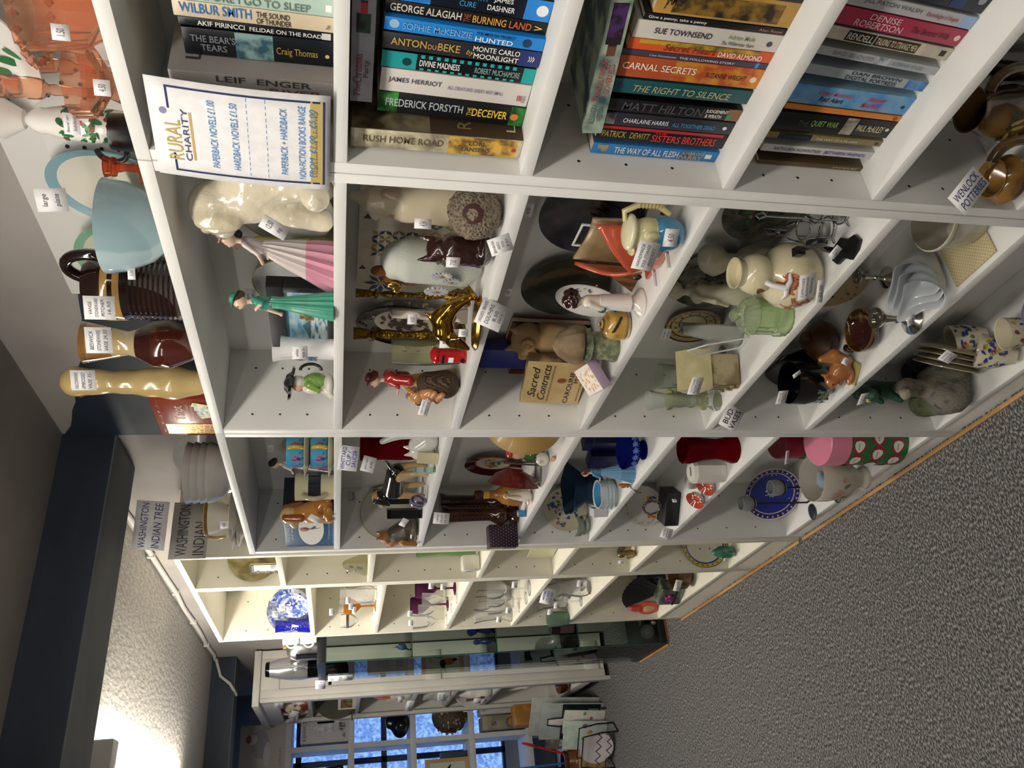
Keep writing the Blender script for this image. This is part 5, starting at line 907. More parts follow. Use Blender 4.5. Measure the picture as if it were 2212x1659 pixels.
b = B(); b.grid(lambda u, v: ((u-.5)*w*1.1*(1-.75*v**2.2)+.02*v, .012*math.sin(pi*u), v*h), 20, 12); b.ob('back_wall', glassb('#b9bcb4', .6, .3), t, sol=.003, sm=60)
b = B(); b.tube([(.035, -.03, .002), (.035, -.05, .1), (.012, -.05, .13), (-.006, -.05, .1), (-.006, -.028, .002), (.035, -.03, .002)], .0018, 6); b.ob('wire_stand', M('#e4e4e4', r=.3), t)
# cottage shaped dish
x, y, z, h, w = (-0.5457,0.055,0.685,0.128,0.068); t = thing('cottage_dish', 'cream pottery cottage dish with a yellow roof and a price card', 'dish', x, y, z, -.35)
B().box(-w*.5, w*.5, -.034, .034, 0, h*.55, bev=.006).ob('walls', M('#b3a684', 'noise', '#8a7a58', s=40, r=.35, bump=.5), t)
b = B(); b.prism([(-w*.56, h*.52), (w*.56, h*.52), (w*.42, h*.8), (0, h), (-w*.42, h*.8)], -.042, .042); b.ob('roof', CER('#c8c19a', '#bcb287'), t)
for dx in (-.02, .004, .022): B().box(dx-.007, dx+.007, -.0355, -.033, h*.12, h*.38, bev=.001).ob('window', M('#6a5c48', r=.3), t)
bl('moulded_flowers', t, [('e', (i*.009-.03, -.036, .012+.01*math.sin(i*2.1)), (.006, .003, .006), ['#a05c4c', '#7c8a58', '#b08a5c'][i % 3]) for i in range(8)], 1, VC(.4), .002, .001)
tag(t, (-0.4596,-0.03,0.8241), .044, .03, 'COTTAGE|BUTTER DISH|12.50', .6, .1, .1)
for q, c, lab in (((-0.6492,0.03,0.685,0.163,0.0466), glassb('#fafcfb', .07), 'clear cut glass bud vase with a flared mouth'), ((-0.7822,0.065,0.685,0.086,0.0503), glassb('#eef0c4', .1), 'yellow green cut glass bud vase at the far end of the shelf'), ((-0.6655,0.1,0.685,0.117,0.0585), glassb('#f4f7f2', .07), 'clear glass tumbler vase behind the cottage dish'), ((-0.5821,0.11,0.685,0,0.0405), glassb('#f4f7f2', .07), 'small clear glass vase tucked behind the frosted vase')):
    t = lat('bud_vase', lab, 'vase', q, [(.95, 0), (1, .02), (.9, .06), (.5, .16), (.55, .22), (.62, .3), (.66, .75), (.8, .9), (1, 1), (.95, 1), (.6, .75), (.5, .3), (0, .24)] if 'tumbler' not in lab else [(.8, 0), (.84, .5), (1, 1), (.96, 1), (.78, .1), (0, .08)], c, 'vase', 16, 'bud vases' if 'bud' in lab else None, flute=.03, fn=8)
    B().lathe([(q[4]*.31, q[3]*(.35+.12*i)) for i in range(1)]+[(q[4]*.34, q[3]*.4), (q[4]*.31, q[3]*.45), (q[4]*.34, q[3]*.55), (q[4]*.32, q[3]*.62), (q[4]*.35, q[3]*.7)], 12).ob('cut_pattern', c, t)
t, put, bar = sheet('shelf_label', 'small card lettered BUD VASES hanging over the shelf edge', (-0.6348,-0.02,0.6708), (.45, .75, -.45), (.1, .2, .97), .05, .042)
put('BUD', .5, .72, .66, .3, '#17171c'); put('VASES', .5, .3, .84, .3, '#17171c')

# ---------------- second bookcase, two lowest rows, and the pottery under the books ----------------
x, y, z, h, w = (-0.0971,0.08,0.432,0.103,0.1067); t = thing('knitted_mat', 'cream knitted mat under the mixing bowl', 'mat', x-.02, .08, Z5); B().box(-.07, .03, -.07, .08, 0, .004, bev=.0015).ob('mat', M('#c9bd98', 'check', '#b4a780', s=260, r=.9, bump=.8), t)
t = lat('mixing_bowl', 'large stoneware mixing bowl with a cream rim on the knitted mat', 'bowl', (x, y, z+.005, .085, .105), [(.55, 0), (.58, .04), (.78, .3), (.93, .75), (.97, .9), (1.02, .93), (1.02, .99), (.97, 1), (.88, .75), (.7, .3), (0, .12)], M('#b9b4a4', 'noise', '#aca791', s=30, r=.2, coat=.4), 'bowl', 48)
def teardrop(u, k=1): a = 2*pi*u; return (math.cos(a)*(1+.55*max(0, -math.cos(a))**3), math.sin(a)*(1-.35*max(0, -math.cos(a))))
NEST = CER('#bfc4c9', '#bcc1c6')
for i in range(3):
    x, y, z = (-0.211), .095-.017*i, Z5; t = thing('teardrop_bowl', ['lowest white teardrop bowl of the nested three', 'middle white teardrop bowl of the nested three', 'uppermost white teardrop bowl of the nested three, open towards the aisle'][i], 'bowl', x, y, z, -.25, 'nested teardrop bowls')
    b = B(); k = .042*.93**i; prof = [(.35, 0), (.6, .006), (.85, .03), (1, .062), (1.03, .064), (.97, .062), (.8, .033), (.5, .011), (.02, .008)]
    b.grid(lambda u, v: (lambda p, tt: (tt[0]*k*p[0], tt[1]*k*p[0], p[1]+.03*max(0, -tt[0]-.7)*p[0]))((float(np.interp(v*8, range(9), [q[0] for q in prof])), float(np.interp(v*8, range(9), [q[1] for q in prof]))), teardrop(u)), 36, 24); b.ob('bowl', NEST, t, sm=60); t.rotation_euler = (.95, 0, -.1)
SIL = M('#b5b0a4', r=.14, m=1)
CSP = [(1, 0), (1.02, .02), (.9, .06), (.5, .14), (.2, .3), (.22, .38), (.3, .42), (.2, .46), (.24, .6), (.3, .72), (.32, .78), (.6, .88), (.72, .98), (.7, 1), (.45, .98), (.36, .9), (0, .88)]
q = (-0.3096,0.025,0.432,0.082,0.0581); t = lat('silver_candlestick', 'silver plated candlestick with a beaded foot at the shelf front', 'candlestick', q, CSP, SIL, 'stem', 32, 'silver plated candlesticks'); tag(t, (-0.2613,-0.012,0.4841), .022, .022, 'PAIR|8.00', .6, .3, -.4)
lat('silver_candlestick', 'tarnished silver candlestick in the shadow behind the nested bowls', 'candlestick', (-0.3301,0.14,0.432,0.069,0.0425), CSP, SIL, 'stem', 32, 'silver plated candlesticks')
q = (-0.4272,0.065,0.432,0.032,0.0915); t = lat('glazed_bowl', 'dark brown drip glazed soup bowl beside the silver candlestick', 'bowl', q, [(.5, 0, '#1c0c08'), (.56, .05, '#1c0c08'), (.95, .45, '#2c100a'), (1, .85, '#6c4a24'), (.98, 1, '#7c5c34'), (.94, .98, '#5c3a1c'), (.9, .6, '#3c150c'), (.5, .15, '#2e0f09'), (0, .1, '#2e0f09')], VC(.06, .9, kind='noise', c2='#7c6c40', s=45, thr=(.6, .72)), 'bowl', 44); handle(t, (-.045, -.01, q[3]*.55), .016, .005, (pi*.5, pi*1.5), BRN)
x, y, z, h, w = (-0.5014,0.035,0.432,0.091,0.0567); t = thing('squirrel_ornament', 'carved tan squirrel ornament with a bushy tail on a yellow base', 'ornament', x, y, z, -.9)
SQ = '#a5673a'
B().box(-.022, .022, -.026, .024, 0, .006, bev=.002).ob('base', M('#a8a068', r=.5), t)
bl('squirrel', t, [('e', (0, .02, .34), (.22, .26, .26), SQ), ('e', (0, -.2, .5), (.17, .2, .17), SQ), ('e', (0, -.36, .46), (.08, .1, .08), SQ), ('c', (.1, -.16, .64), (.11, -.14, .74), .05, .02, SQ), ('c', (-.1, -.16, .64), (-.11, -.14, .74), .05, .02, SQ), ('c', (0, .26, .2), (0, .36, .6), .1, .17, '#b0723f'), ('c', (0, .36, .6), (0, .28, .9), .17, .08, '#b0723f'), ('c', (.1, -.14, .3), (.07, -.3, .3), .06, .04, SQ), ('c', (-.1, -.14, .3), (-.07, -.3, .3), .06, .04, SQ), ('e', (.14, -.1, .14), (.1, .2, .07), SQ), ('e', (-.14, -.1, .14), (.1, .2, .07), SQ), ('e', (.13, -.28, .54), (.025, .025, .025), '#16100c'), ('e', (-.13, -.28, .54), (.025, .025, .025), '#16100c')], h, VC(.25, .5), .03, .04)
tag(t, (-0.4073,0,0.5194), .016, .018, '6.50', .7, 0, .4)
q = (-0.5949,0.055,0.432,0.1,0.0988); t = lat('black_bowl', 'gloss black lacquer bowl with a painted spray of flowers', 'bowl', q, [(.5, 0), (.55, .04), (.9, .35), (1, .7), (.96, 1), (.92, 1), (.94, .7), (.8, .3), (0, .1)], CER('#08090b'), 'bowl', 40)
wrapdec(t, lambda zz: q[4]*.47, [(-70+random.uniform(-28, 20), q[3]*random.uniform(.25, .55), .011, .005, random.uniform(0, 180), random.choice(['#4c6c4c', '#7c9a94', '#9c6c74', '#36543c'])) for _ in range(32)])
tag(t, (-0.4674,0,0.5983), .022, .012, 'bowl', .8, .3, .9); tag(t, (-0.5545,-0.005,0.5869), .036, .03, 'VINTAGE|LACQUER|4.50', .6, .2)
x, y, z = (-0.771), .12, Z5; t = thing('leaf_tray', 'gloss black leaf shaped tray stood on edge beside the lacquer bowl', 'tray', x, y, z, .15)
b = B(); b.grid(lambda u, v: ((u-.5)*.15, -.014*math.sin(pi*u)+.006*math.sin(6*u), .002+v*.1*(1-.75*(2*u-1)**2+.08*math.sin(9*u))), 24, 10); o = b.ob('tray', CER('#0a0b0e'), t, sol=.004, sm=60); o.rotation_euler = (-.2, 0, 0)
plate('spotted_plate', 'dark brown spotted plate leaning behind the drip glazed bowl', 'plate', (-0.4068), None, Z5, .13, M('#2a1c14', 'vor', '#a08a6c', s=60, r=.2, thr=(.05, .3)), 5)
lat('round_vase', 'dull orange brown round vase in the shadow at the back', 'vase', (-0.5487,0.12,0.432,0.071,0.0924), [(.5, 0), (.9, .25), (1, .5), (.7, .8), (.4, .9), (.42, 1), (.36, 1), (0, .8)], M('#54301a', 'noise', '#3c2012', s=12, r=.4), 'body')
# blue and white ware in the bottom row
MAS = lambda n, s, a0=0, a1=360, r0=.15, r1=.9: spray(n, r0, r1, ['#34489c', '#2c3c84', '#5c7c4c', '#b8a040', '#8c3c4c', '#3f5cac'], .15, .09, s, a0, a1)
t = plate('ironstone_plate', 'ironstone plate with blue flower sprays leaning in the bottom row', 'plate', (-0.2419), .03, Z6, .15, VC(.12, .6), 14, .35, [(.94, '#8c8cac'), (.7, '#d2cab4'), (.66, '#7c3c4c'), (0, '#d4ccb6')], dec=MAS(60, 71))
for i, (q, rot, lab) in enumerate((((-0.4786,0.11,0.077,0.11,0.0804), (0, -.5, 0), 'ironstone cup at the back of the blue flower ware'), ((-0.3641,0.05,0.077,0.155,0.0706), (0, -.35, 0), 'upper ironstone cup tilted against the plate'), ((-0.4342,0.03,0.077,0.115,0.0769), (-.5, -.5, 0), 'ironstone cup lying on its side with a paper card'))):
    x, y, z, h, w = q; h = min(h, .075); t = thing('ironstone_cup', lab, 'cup', x, y, z, 0, 'ironstone cups'); pf = [(.42, 0), (.44, .06), (.6, .2), (.85, .55), (.98, .95), (1, 1), (.95, .98), (.8, .55), (.5, .18), (0, .12)]
    B().lathe([(a*w/2, c*h) for a, c in pf], 36).ob('cup', CER('#d0c8b2'), t); pr_ = pin(pf[:6], h, w); r_ = random.Random(80+i)
    wrapdec(t, pr_, [(r_.uniform(-170, 40), r_.uniform(.3, .92)*h, r_.uniform(.008, .016), r_.uniform(.005, .009), r_.uniform(0, 180), r_.choice(['#34489c', '#2c3c84', '#5c7c4c', '#b8a040', '#8c3c4c'])) for _ in range(50)])
    handle(t, (w*.44*math.cos(2.4), w*.44*math.sin(2.4), h*.55), .016, .0035, (-pi/2, pi/2), CER('#d0c8b2'), 1, 2.4); t.rotation_euler = rot
    if i == 2: tag(t, (-0.4066,-0.015,0.2063), .032, .036, 'MASONS|IRONSTONE|CUP', .7, .5, .5)
for i in range(4):
    t = plate('cream_plate', ['cream plate on edge, nearest of the four in the bottom row', 'cream plate on edge, second of the four in the bottom row', 'cream plate on edge, third of the four in the bottom row', 'cream plate on edge, furthest of the four in the bottom row'][i], 'plate', (-0.545)+.015-i*.008, .115-i*.01, Z6, .14, CER('#b5ac90'), 8, -.72, grp='cream plates standing on edge')
lat('low_pot', 'small black tripod pot behind the cream plates', 'pot', (-0.8041,0.15,0.077,-0.048,0.0606), [(.6, 0), (1, .4), (.9, 1), (.8, 1), (.85, .4), (0, .1)], BLACKP)
x, y, z, h, w = (-0.646,0.06,0.077,0.263,0.0871); t = thing('dragon_ornament', 'green dragon climbing a grey tree stump on a mossy rock', 'ornament', x, y, z, -.4)
GD, RK = '#1c4a30', '#6a665c'
bl('rock', t, [('e', (0, 0, .12), (.32, .24, .13), RK), ('e', (.16, -.1, .18), (.18, .14, .16), '#77736a'), ('e', (-.18, -.12, .15), (.16, .12, .12), '#5f6a48'), ('c', (0, 0, .2), (.04, 0, .55), .1, .07, '#857d6e'), ('c', (.04, 0, .5), (.16, -.06, .62), .06, .035, '#857d6e'), ('e', (.17, -.07, .63), (.05, .05, .05), '#9a9484')], h, M('vc', r=.8, bump=.9, bs=70, kind='noise', c2='#3c3a34', s=14, thr=(.5, .75)), .026, .05, noise=.012, nf=26)
bl('dragon', t, [('c', (-.24, .02, .3), (-.3, 0, .6), .07, .1, GD), ('c', (-.3, 0, .6), (-.14, -.02, .82), .1, .09, GD), ('c', (-.14, -.02, .82), (.04, -.05, .92), .08, .06, GD), ('e', (.1, -.08, .93), (.1, .06, .06), GD), ('c', (-.3, 0, .6), (-.34, .05, .96), .05, .02, '#2a5c3c'), ('c', (-.24, .0, .56), (-.06, -.1, .5), .05, .03, GD), ('c', (-.24, .02, .3), (-.05, .0, .24), .06, .03, GD), ('c', (-.2, 0, .75), (-.1, -.12, .66), .045, .025, GD), ('e', (.12, -.13, .96), (.018, .018, .018), '#d0c060')], h, M('vc', r=.25, coat=.4, bump=.6, bs=150), .024, .03)
tag(t, (-0.5923,0,0.3731), .034, .03, 'dragon|8.00', .5, .3)
# brown pottery under the book rows
POT = M('#5c4424', 'noise', '#2c2014', s=14, r=.15, coat=.6)
Z5A = ZA[5]+.0004
for q, lab in (((0.1103,0.1,0.49,0.122,0.0823), 'dark brown pottery jug at the near end below the books'), ((0.0685,0.05,0.49,0.046,0.0731), 'honey brown pottery jug near the blue lettered card')):
    t = lat('pottery_jug', lab, 'jug', q, [(.6, 0), (.7, .06), (.95, .3), (1, .5), (.85, .75), (.7, .88), (.74, .97), (.8, 1), (.74, .99), (.62, .85), (.8, .5), (0, .1)], POT if 'dark' in lab else M('#8a6430', 'noise', '#5c4020', s=18, r=.15, coat=.6), 'body', 40, 'brown pottery jugs'); handle(t, (q[4]*.42, .0, q[3]*.6), .035, .008, (-pi/2, pi/2), POT, 1.2, .6)
    if 'dark' in lab: wrapdec(t, lambda zz: q[4]*.5, [(-80+random.uniform(-40, 30), q[3]*random.uniform(.3, .65), .02, .006, random.uniform(0, 180), random.choice(['#2c2c20', '#8a7a4c'])) for _ in range(20)])
lat('pottery_jug', 'squat black brown pottery jug half hidden at the frame edge', 'jug', (0.1446,0.13,0.49,0.116,0.061), [(.6, 0), (.95, .3), (1, .6), (.7, .9), (.75, 1), (.7, 1), (.6, .88), (0, .6)], M('#2a2018', 'noise', '#14100c', s=14, r=.15, coat=.6), 'body', 40, 'brown pottery jugs')
t, put, bar = sheet('shelf_label', 'card with blue hand lettering taped to the upright below the book rows', (0.0803,-0.03,0.6383), (.4, .66, -.64), (.2, .4, .9), .062, .036)
put('WENLOCK', .5, .7, .84, .32, '#25256c', .1); put('POTTERIES', .52, .27, .86, .32, '#25256c', .1)

# ---------------- third bookcase ----------------
C1, C2, C3, C4, C5, C6 = [z+.0004 for z in ZCC[1:7]]
CUP = [(.62, 0), (.66, .03), (.92, .25), (1, .7), (.98, 1), (.93, 1), (.92, .6), (.6, .12), (0, .1)]
yx, xx = .055, (-0.9498)
for i in range(2):
    zz = C1+.053*i
    lat('saucer', ['lower cream edged saucer of the tulip cup stack', 'upper cream edged saucer between the two tulip cups'][i], 'saucer', (xx, yx, zz, .012, .125), [(.5, 0), (.55, .1), (1, .9), (1, 1), (.5, .35), (0, .3)], CER('#cfc9ae'), 'saucer', 40, 'tulip cups and saucers')
    t = lat('tulip_cup', ['lower turquoise cup painted with tulips', 'upper turquoise cup painted with tulips and a yellow handle'][i], 'cup', (xx, yx, zz+.007, .045, .083), [(p[0], p[1], '#c8a43c' if p[1] > .95 else '#4a9cc0') for p in CUP], VC(.15, .6), 'cup', 40, 'tulip cups and saucers')
    handle(t, (.038, -.012, .024), .016, .005, (-pi/2, pi/2), CER('#c8a83c'), 1, -.3)
    it = []
    for an in (-100, -55, -145, -10): it += [(an, .022, .022, .011, 78, '#2f3f8c'), (an-7, .024, .018, .008, 60, '#b4708c'), (an+7, .024, .018, .008, 110, '#b4708c'), (an, .008, .014, .002, 90, '#2c4a6c'), (an+20, .015, .006, .004, 0, '#2c5ca4')]
    wrapdec(t, lambda zz: float(np.interp(zz, [0, .011, .032, .045], [.028, .038, .0415, .041])), it)
for i, (yy, d, lab) in enumerate(((972, .1, 'clear pale plate with a green sprig behind the tulip cups'), (1048, .085, 'small clear pale plate behind the spaniel'))):
    t = plate('display_plate', lab, 'plate', ((-1.173), (-1.418))[i], None, C1, (.135, .115)[i], M('#b4b4ac', 'noise', '#aeb0a8', s=10, r=.1, coat=.5), 5, dec=spray(8, .1, .5, ['#6c7c54', '#8c9470'], .25, .12, 90+i), grp='pale plates at the back')
    if not i: tag(t, (-1.129,0.14,1.673), .03, .018, 'plate|3.50', .3)
q = (-1.187,0.1,1.513,0.174,0.0742); lady('figurine', 'small grey and lilac lady figurine between the cup stack and the spaniel', q, '#8c8494', '#b4b0b8', '#c4c0c0', '#1c1a1c', yaw=-.9, wide=1)
q = (-1.202,0.07,1.513,0.096,0.072); t = lat('mug', 'cream mug with a navy band half hidden by the spaniel', 'mug', q, [(.9, 0, '#c4bc9c'), (.92, .3, '#c4bc9c'), (.92, .34, '#1c2030'), (.93, .62, '#1c2030'), (.93, .66, '#c4bc9c'), (.96, 1, '#c4bc9c'), (.9, 1, '#b8b090'), (.85, .1, '#b8b090'), (0, .08, '#b8b090')], VC(.2, .4), 'mug', 36); handle(t, (.02, -.028, q[3]*.5), .022, .006, (-pi/2, pi/2), CER('#b4a88c'), 1.2, -.9)
def dog(name, label, q, yaw, pr, cell=.02, k=.03, mat=None, cat='ornament'):
    x, y, z, h, w = q; t = thing(name, label, cat, x, y, z, yaw); bl('body', t, pr, h, mat or VC(.12, .7), cell, k); return t
SP, SL = '#b8793c', '#d8b480'
t = dog('spaniel_ornament', 'glazed golden spaniel ornament sitting beside the blue jug box', (-1.23,0.04,1.513,0.14,0.0794), -1.1, [('e', (0, .06, .2), (.2, .24, .2), SP), ('c', (0, .05, .25), (0, -.08, .6), .19, .15, '#c08444'), ('e', (0, -.12, .8), (.15, .17, .16), SL), ('c', (0, -.24, .76), (0, -.36, .7), .09, .075, SL), ('e', (0, -.43, .72), (.03, .025, .025), '#2c1c14'), ('c', (.15, -.06, .86), (.19, -.04, .58), .06, .07, '#9c5c2c'), ('c', (-.15, -.06, .86), (-.19, -.04, .58), .06, .07, '#9c5c2c'), ('c', (.08, -.16, .45), (.08, -.2, .04), .07, .06, SL), ('c', (-.08, -.16, .45), (-.08, -.2, .04), .07, .06, SL), ('e', (.07, -.26, .84), (.02, .02, .02), '#1c1410'), ('e', (-.07, -.26, .84), (.02, .02, .02), '#1c1410'), ('e', (.18, .04, .08), (.08, .18, .08), SP), ('e', (-.18, .04, .08), (.08, .18, .08), SP), ('c', (0, .26, .08), (.1, .34, .06), .05, .03, SP)])
tag(t, (-1.177,-0.005,1.558), .022, .036, '', .6, 0, .6)
x0, x1, h = (-1.513,-1.289,0.132); w = x1-x0; t = thing('jug_box', 'blue carton for a bone china jug with a rose picture in an oval window', 'box', (x0+x1)/2, .014, C1, .1)
B().box(w/2, w/2+.0004, .001, .1, .001, h-.001).ob('side_panel', M('#141a24', r=.4), t); tag(t, (-1.45,0.0928,1.635), .02, .014, '3.50', 1.6, mat=M('#a8a08c', r=.7))
B().box(-w/2, w/2, 0, .1, 0, h, bev=.001).ob('carton', M('#2f5070', 'noise', '#2a4a68', s=20, r=.4), t)
g = B(); g.lathe([(.034, 0), (.034, .0006)], 36, Matrix.Translation((0, -.0002, h*.46)) @ Matrix.Rotation(pi/2, 4, 'X'), sx=.72*w/.055, sy=1.0, col='#d8d4cc'); g.ob('oval_window', VC(.4), t, sm=0)
bl('rose_picture', t, [('e', (.002, -.001, h*.6), (.012, .001, .014), '#9c6c5c'), ('e', (-.004, -.0012, h*.62), (.007, .001, .008), '#b48470'), ('e', (.008, -.0012, h*.58), (.006, .001, .007), '#7c4c44'), ('e', (.01, -.001, h*.42), (.012, .001, .005), '#4c5c4c', (0, 30, 0)), ('c', (.004, -.001, h*.5), (.008, -.001, h*.3), .0012, .001, '#4c5c44')], 1, VC(.4), .0018, .001)
txt(t, 'FINE BONE CHINA', w*.7, .006, (0, -.0004, h*.92), (1, 0, 0), (0, 0, 1), M('#b4c4d0')); txt(t, 'ONE PINT JUG', w*.6, .006, (0, -.0004, h*.84), (1, 0, 0), (0, 0, 1), M('#b4c4d0')); txt(t, 'Tranquil Cottage', w*.6, .005, (0, -.0004, h*.1), (1, 0, 0), (0, 0, 1), M('#c4d0d8'))
t, put, bar = sheet('shelf_label', 'card with blue lettering about cups and saucers hanging over the shelf edge', (-0.8327,-0.02,1.482), (.5, .82, -.12), (.05, .08, 1), .054, .042)
for s_, v in (('WHITTARD', .75), ('CUP /', .48), ('SAUCER', .2)): put(s_, .5, v, .11*len(s_)+.02, .22, '#3c3f9c', .1)
# second row: red vase, cat, hound, black frames, yorkshire terrier
RG = glassb('#a01420', .25, .06)
lat('red_vase', 'tall dark red glass vase at the near side of the dog shelf', 'vase', (-1.079,0.12,1.275,0.175,0.0613), [(.7, 0), (.8, .03), (1, .3), (.95, .8), (1.05, 1), (1, 1), (.9, .8), (.94, .3), (.6, .08), (0, .08)], RG, 'vase', 36)
t = dog('cat_ornament', 'pearly white glazed cat ornament crouching with its tail raised', (-0.9156,0.05,1.275,0.135,0.0713), -1.1, [('c', (0, .1, .18), (0, .0, .3), .2, .19, '#c9c9c4'), ('e', (0, -.12, .32), (.16, .15, .15), '#d0cfca'), ('c', (.09, -.12, .44), (.12, -.12, .56), .05, .015, '#d8c4c0'), ('c', (-.09, -.12, .44), (-.12, -.12, .56), .05, .015, '#d8c4c0'), ('c', (0, .24, .25), (0, .22, .7), .07, .08, '#c9c9c4'), ('c', (0, .22, .7), (.02, .1, .94), .08, .05, '#d4d4d0'), ('e', (0, -.27, .28), (.05, .03, .03), '#d8b8b4'), ('e', (.06, -.25, .35), (.018, .018, .022), '#26282a'), ('e', (-.06, -.25, .35), (.018, .018, .022), '#26282a'), ('c', (.1, -.1, .12), (.1, -.22, .04), .07, .05, '#d0d0cc'), ('c', (-.1, -.1, .12), (-.1, -.22, .04), .07, .05, '#d0d0cc')])
x, y, z = (-0.9981), .022, C2; t = thing('wooden_block', 'pale green wooden letter ornament with two square holes', 'ornament', x, y, z, -.3)
b = B()
for bx in ((-.018, .018, -.006, .006, .0, .006), (-.018, .018, -.006, .006, .022, .028), (-.018, .018, -.006, .006, .044, .05), (-.018, -.011, -.006, .006, 0, .05), (.011, .018, -.006, .006, 0, .05)): b.box(*bx)
b.ob('frame', M('#9fb8ac', r=.6), t)
x, y, z = (-0.9121), .015, C2; t = thing('price_card', 'blank beige card standing at the cat ornament', 'card', x, y, z, .4); B().obox((0, 0, .026), (.034, .001, .05), (-.1, 0, 0)).ob('card', M('#c4bc98', r=.8), t)
HB, HT = '#1c1a18', '#b69a6c'
t = dog('hound_ornament', 'black and tan glazed hound ornament standing on the shelf', (-1.185,0.07,1.275,0.139,0.1219), -1.35, [('c', (0, .32, .6), (0, -.2, .62), .17, .2, HB), ('c', (0, -.26, .64), (0, -.42, .82), .13, .12, HB), ('e', (0, -.48, .9), (.12, .14, .11), HT), ('c', (0, -.58, .86), (0, -.72, .8), .075, .065, HT), ('e', (0, -.79, .82), (.03, .03, .03), '#141210'), ('c', (.12, -.44, .94), (.15, -.48, .7), .05, .05, HB), ('c', (-.12, -.44, .94), (-.15, -.48, .7), .05, .05, HB), ('c', (.1, -.26, .5), (.1, -.3, .05), .075, .05, HT), ('c', (-.1, -.24, .5), (-.1, -.2, .05), .075, .05, HT), ('c', (.1, .34, .52), (.11, .44, .26), .1, .05, HT), ('c', (.11, .44, .26), (.1, .38, .05), .05, .05, HT), ('c', (-.1, .34, .52), (-.11, .42, .26), .1, .05, HT), ('c', (-.11, .42, .26), (-.1, .36, .05), .05, .05, HT), ('c', (0, .44, .66), (0, .68, .8), .05, .025, HB), ('e', (0, -.3, .5), (.14, .12, .1), HT)], .026, .04)
GLP = M('#c3c2bc', 'noise', '#bbbab4', s=8, r=.1, coat=.5)
t = plate('display_plate', 'large pale grey plate with a wheat sprig leaning behind the terrier', 'plate', -1.492, .1, C2, .165, VC(.12, .5), 6, 1.45, [(.96, '#a89870'), (0, '#b9b8b2')], dec=leafs([(.3, 110+i*6, .16, .05, 40+i*14, '#8c8878') for i in range(6)]))
tag(t, (-1.406,0.12,1.462), .05, .036, 'large plate', .3, mat=M('#b8b0b4', r=.7))
for i, (yy, d, lab) in enumerate(((1092, .045, 'square black picture stand nearer the hound'), (1104, .03, 'square black picture stand nearer the terrier'))):
    x, y, z = ((-1.312), (-1.331))[i], (.075, .04)[i], C2; t = thing('picture_stand', lab, 'frame', x, y, z, -.5, 'black frames'); b = B()
    for bx in ((-.02, .02, 0, .01), (-.02, .02, .085, .095), (-.02, -.01, 0, .095), (.01, .02, 0, .095)): b.box(bx[0], bx[1], -.012, .012, bx[2], bx[3])
    b.ob('frame', CER('#15161a'), t); bl('inner_disc', t, [('e', (0, 0, .048), (.012, .01, .034), '#1c1d22')], 1, CER('#1c1d22'), .003, .001)
x, y, z, h, w = (-1.194,0.02,1.275,0.046,0.0413); t = thing('glass_paperweight', 'purple streaked glass paperweight at the shelf front', 'paperweight', x, y, z); bl('body', t, [('e', (0, 0, .022), (.02, .018, .023), '#8c7c98')], 1, M('#8a7896', 'wave', '#3c3844', s=30, r=.05, coat=.9, det=8), .003, .001)
YT, YD = '#a06a38', '#4a4238'
t = dog('terrier_ornament', 'glazed yorkshire terrier ornament with a tan face at the far end of the shelf', (-1.465,0.045,1.275,0.117,0.0865), -.9, [('c', (0, .1, .3), (0, -.02, .55), .25, .2, YD), ('e', (0, -.1, .76), (.17, .16, .17), YT), ('c', (0, -.22, .72), (0, -.3, .64), .1, .09, '#b47c44'), ('c', (.11, -.06, .88), (.15, -.06, 1.0), .06, .02, YT), ('c', (-.11, -.06, .88), (-.15, -.06, 1.0), .06, .02, YT), ('c', (.1, -.22, .35), (.12, -.26, .04), .08, .06, '#b07c44'), ('c', (-.1, -.22, .35), (-.12, -.26, .04), .08, .06, '#b07c44'), ('e', (0, .1, .12), (.28, .3, .12), '#5c5040'), ('c', (0, -.2, .6), (0, -.22, .3), .12, .1, '#a87440'), ('e', (0, -.4, .7), (.025, .02, .02), '#141010'), ('e', (.07, -.25, .79), (.02, .02, .02), '#1c1008'), ('e', (-.07, -.25, .79), (.02, .02, .02), '#1c1008')], mat=VC(.12, .7, bump=.5, bs=140))
tag(t, (-1.311,0.02,1.325), .03, .022, '', .6, 0, .5)
for c_, lab, yaw in (((-1.216,-0.02,1.236), 'card with a handwritten price taped under the terrier shelf', .8),):
    t, put, bar = sheet('shelf_label', lab, c_, (.5, .82, -.1), (0, .05, 1), .03, .042); [put(s_, .5, v, .7, .12, '#6c6c78') for s_, v in (('CARVED', .75), ('PILLARS', .5), ('12.50', .25))]
t, put, bar = sheet('shelf_label', 'small tilted price card in front of the red glass vase', (-0.9209,0.005,1.436), (.55, .8, -.25), (.15, .2, 1), .036, .03); put('glass vase', .5, .66, .7, .18, '#6c6c78', .1); put('6.00', .5, .3, .4, .2, '#6c6c78', .1)
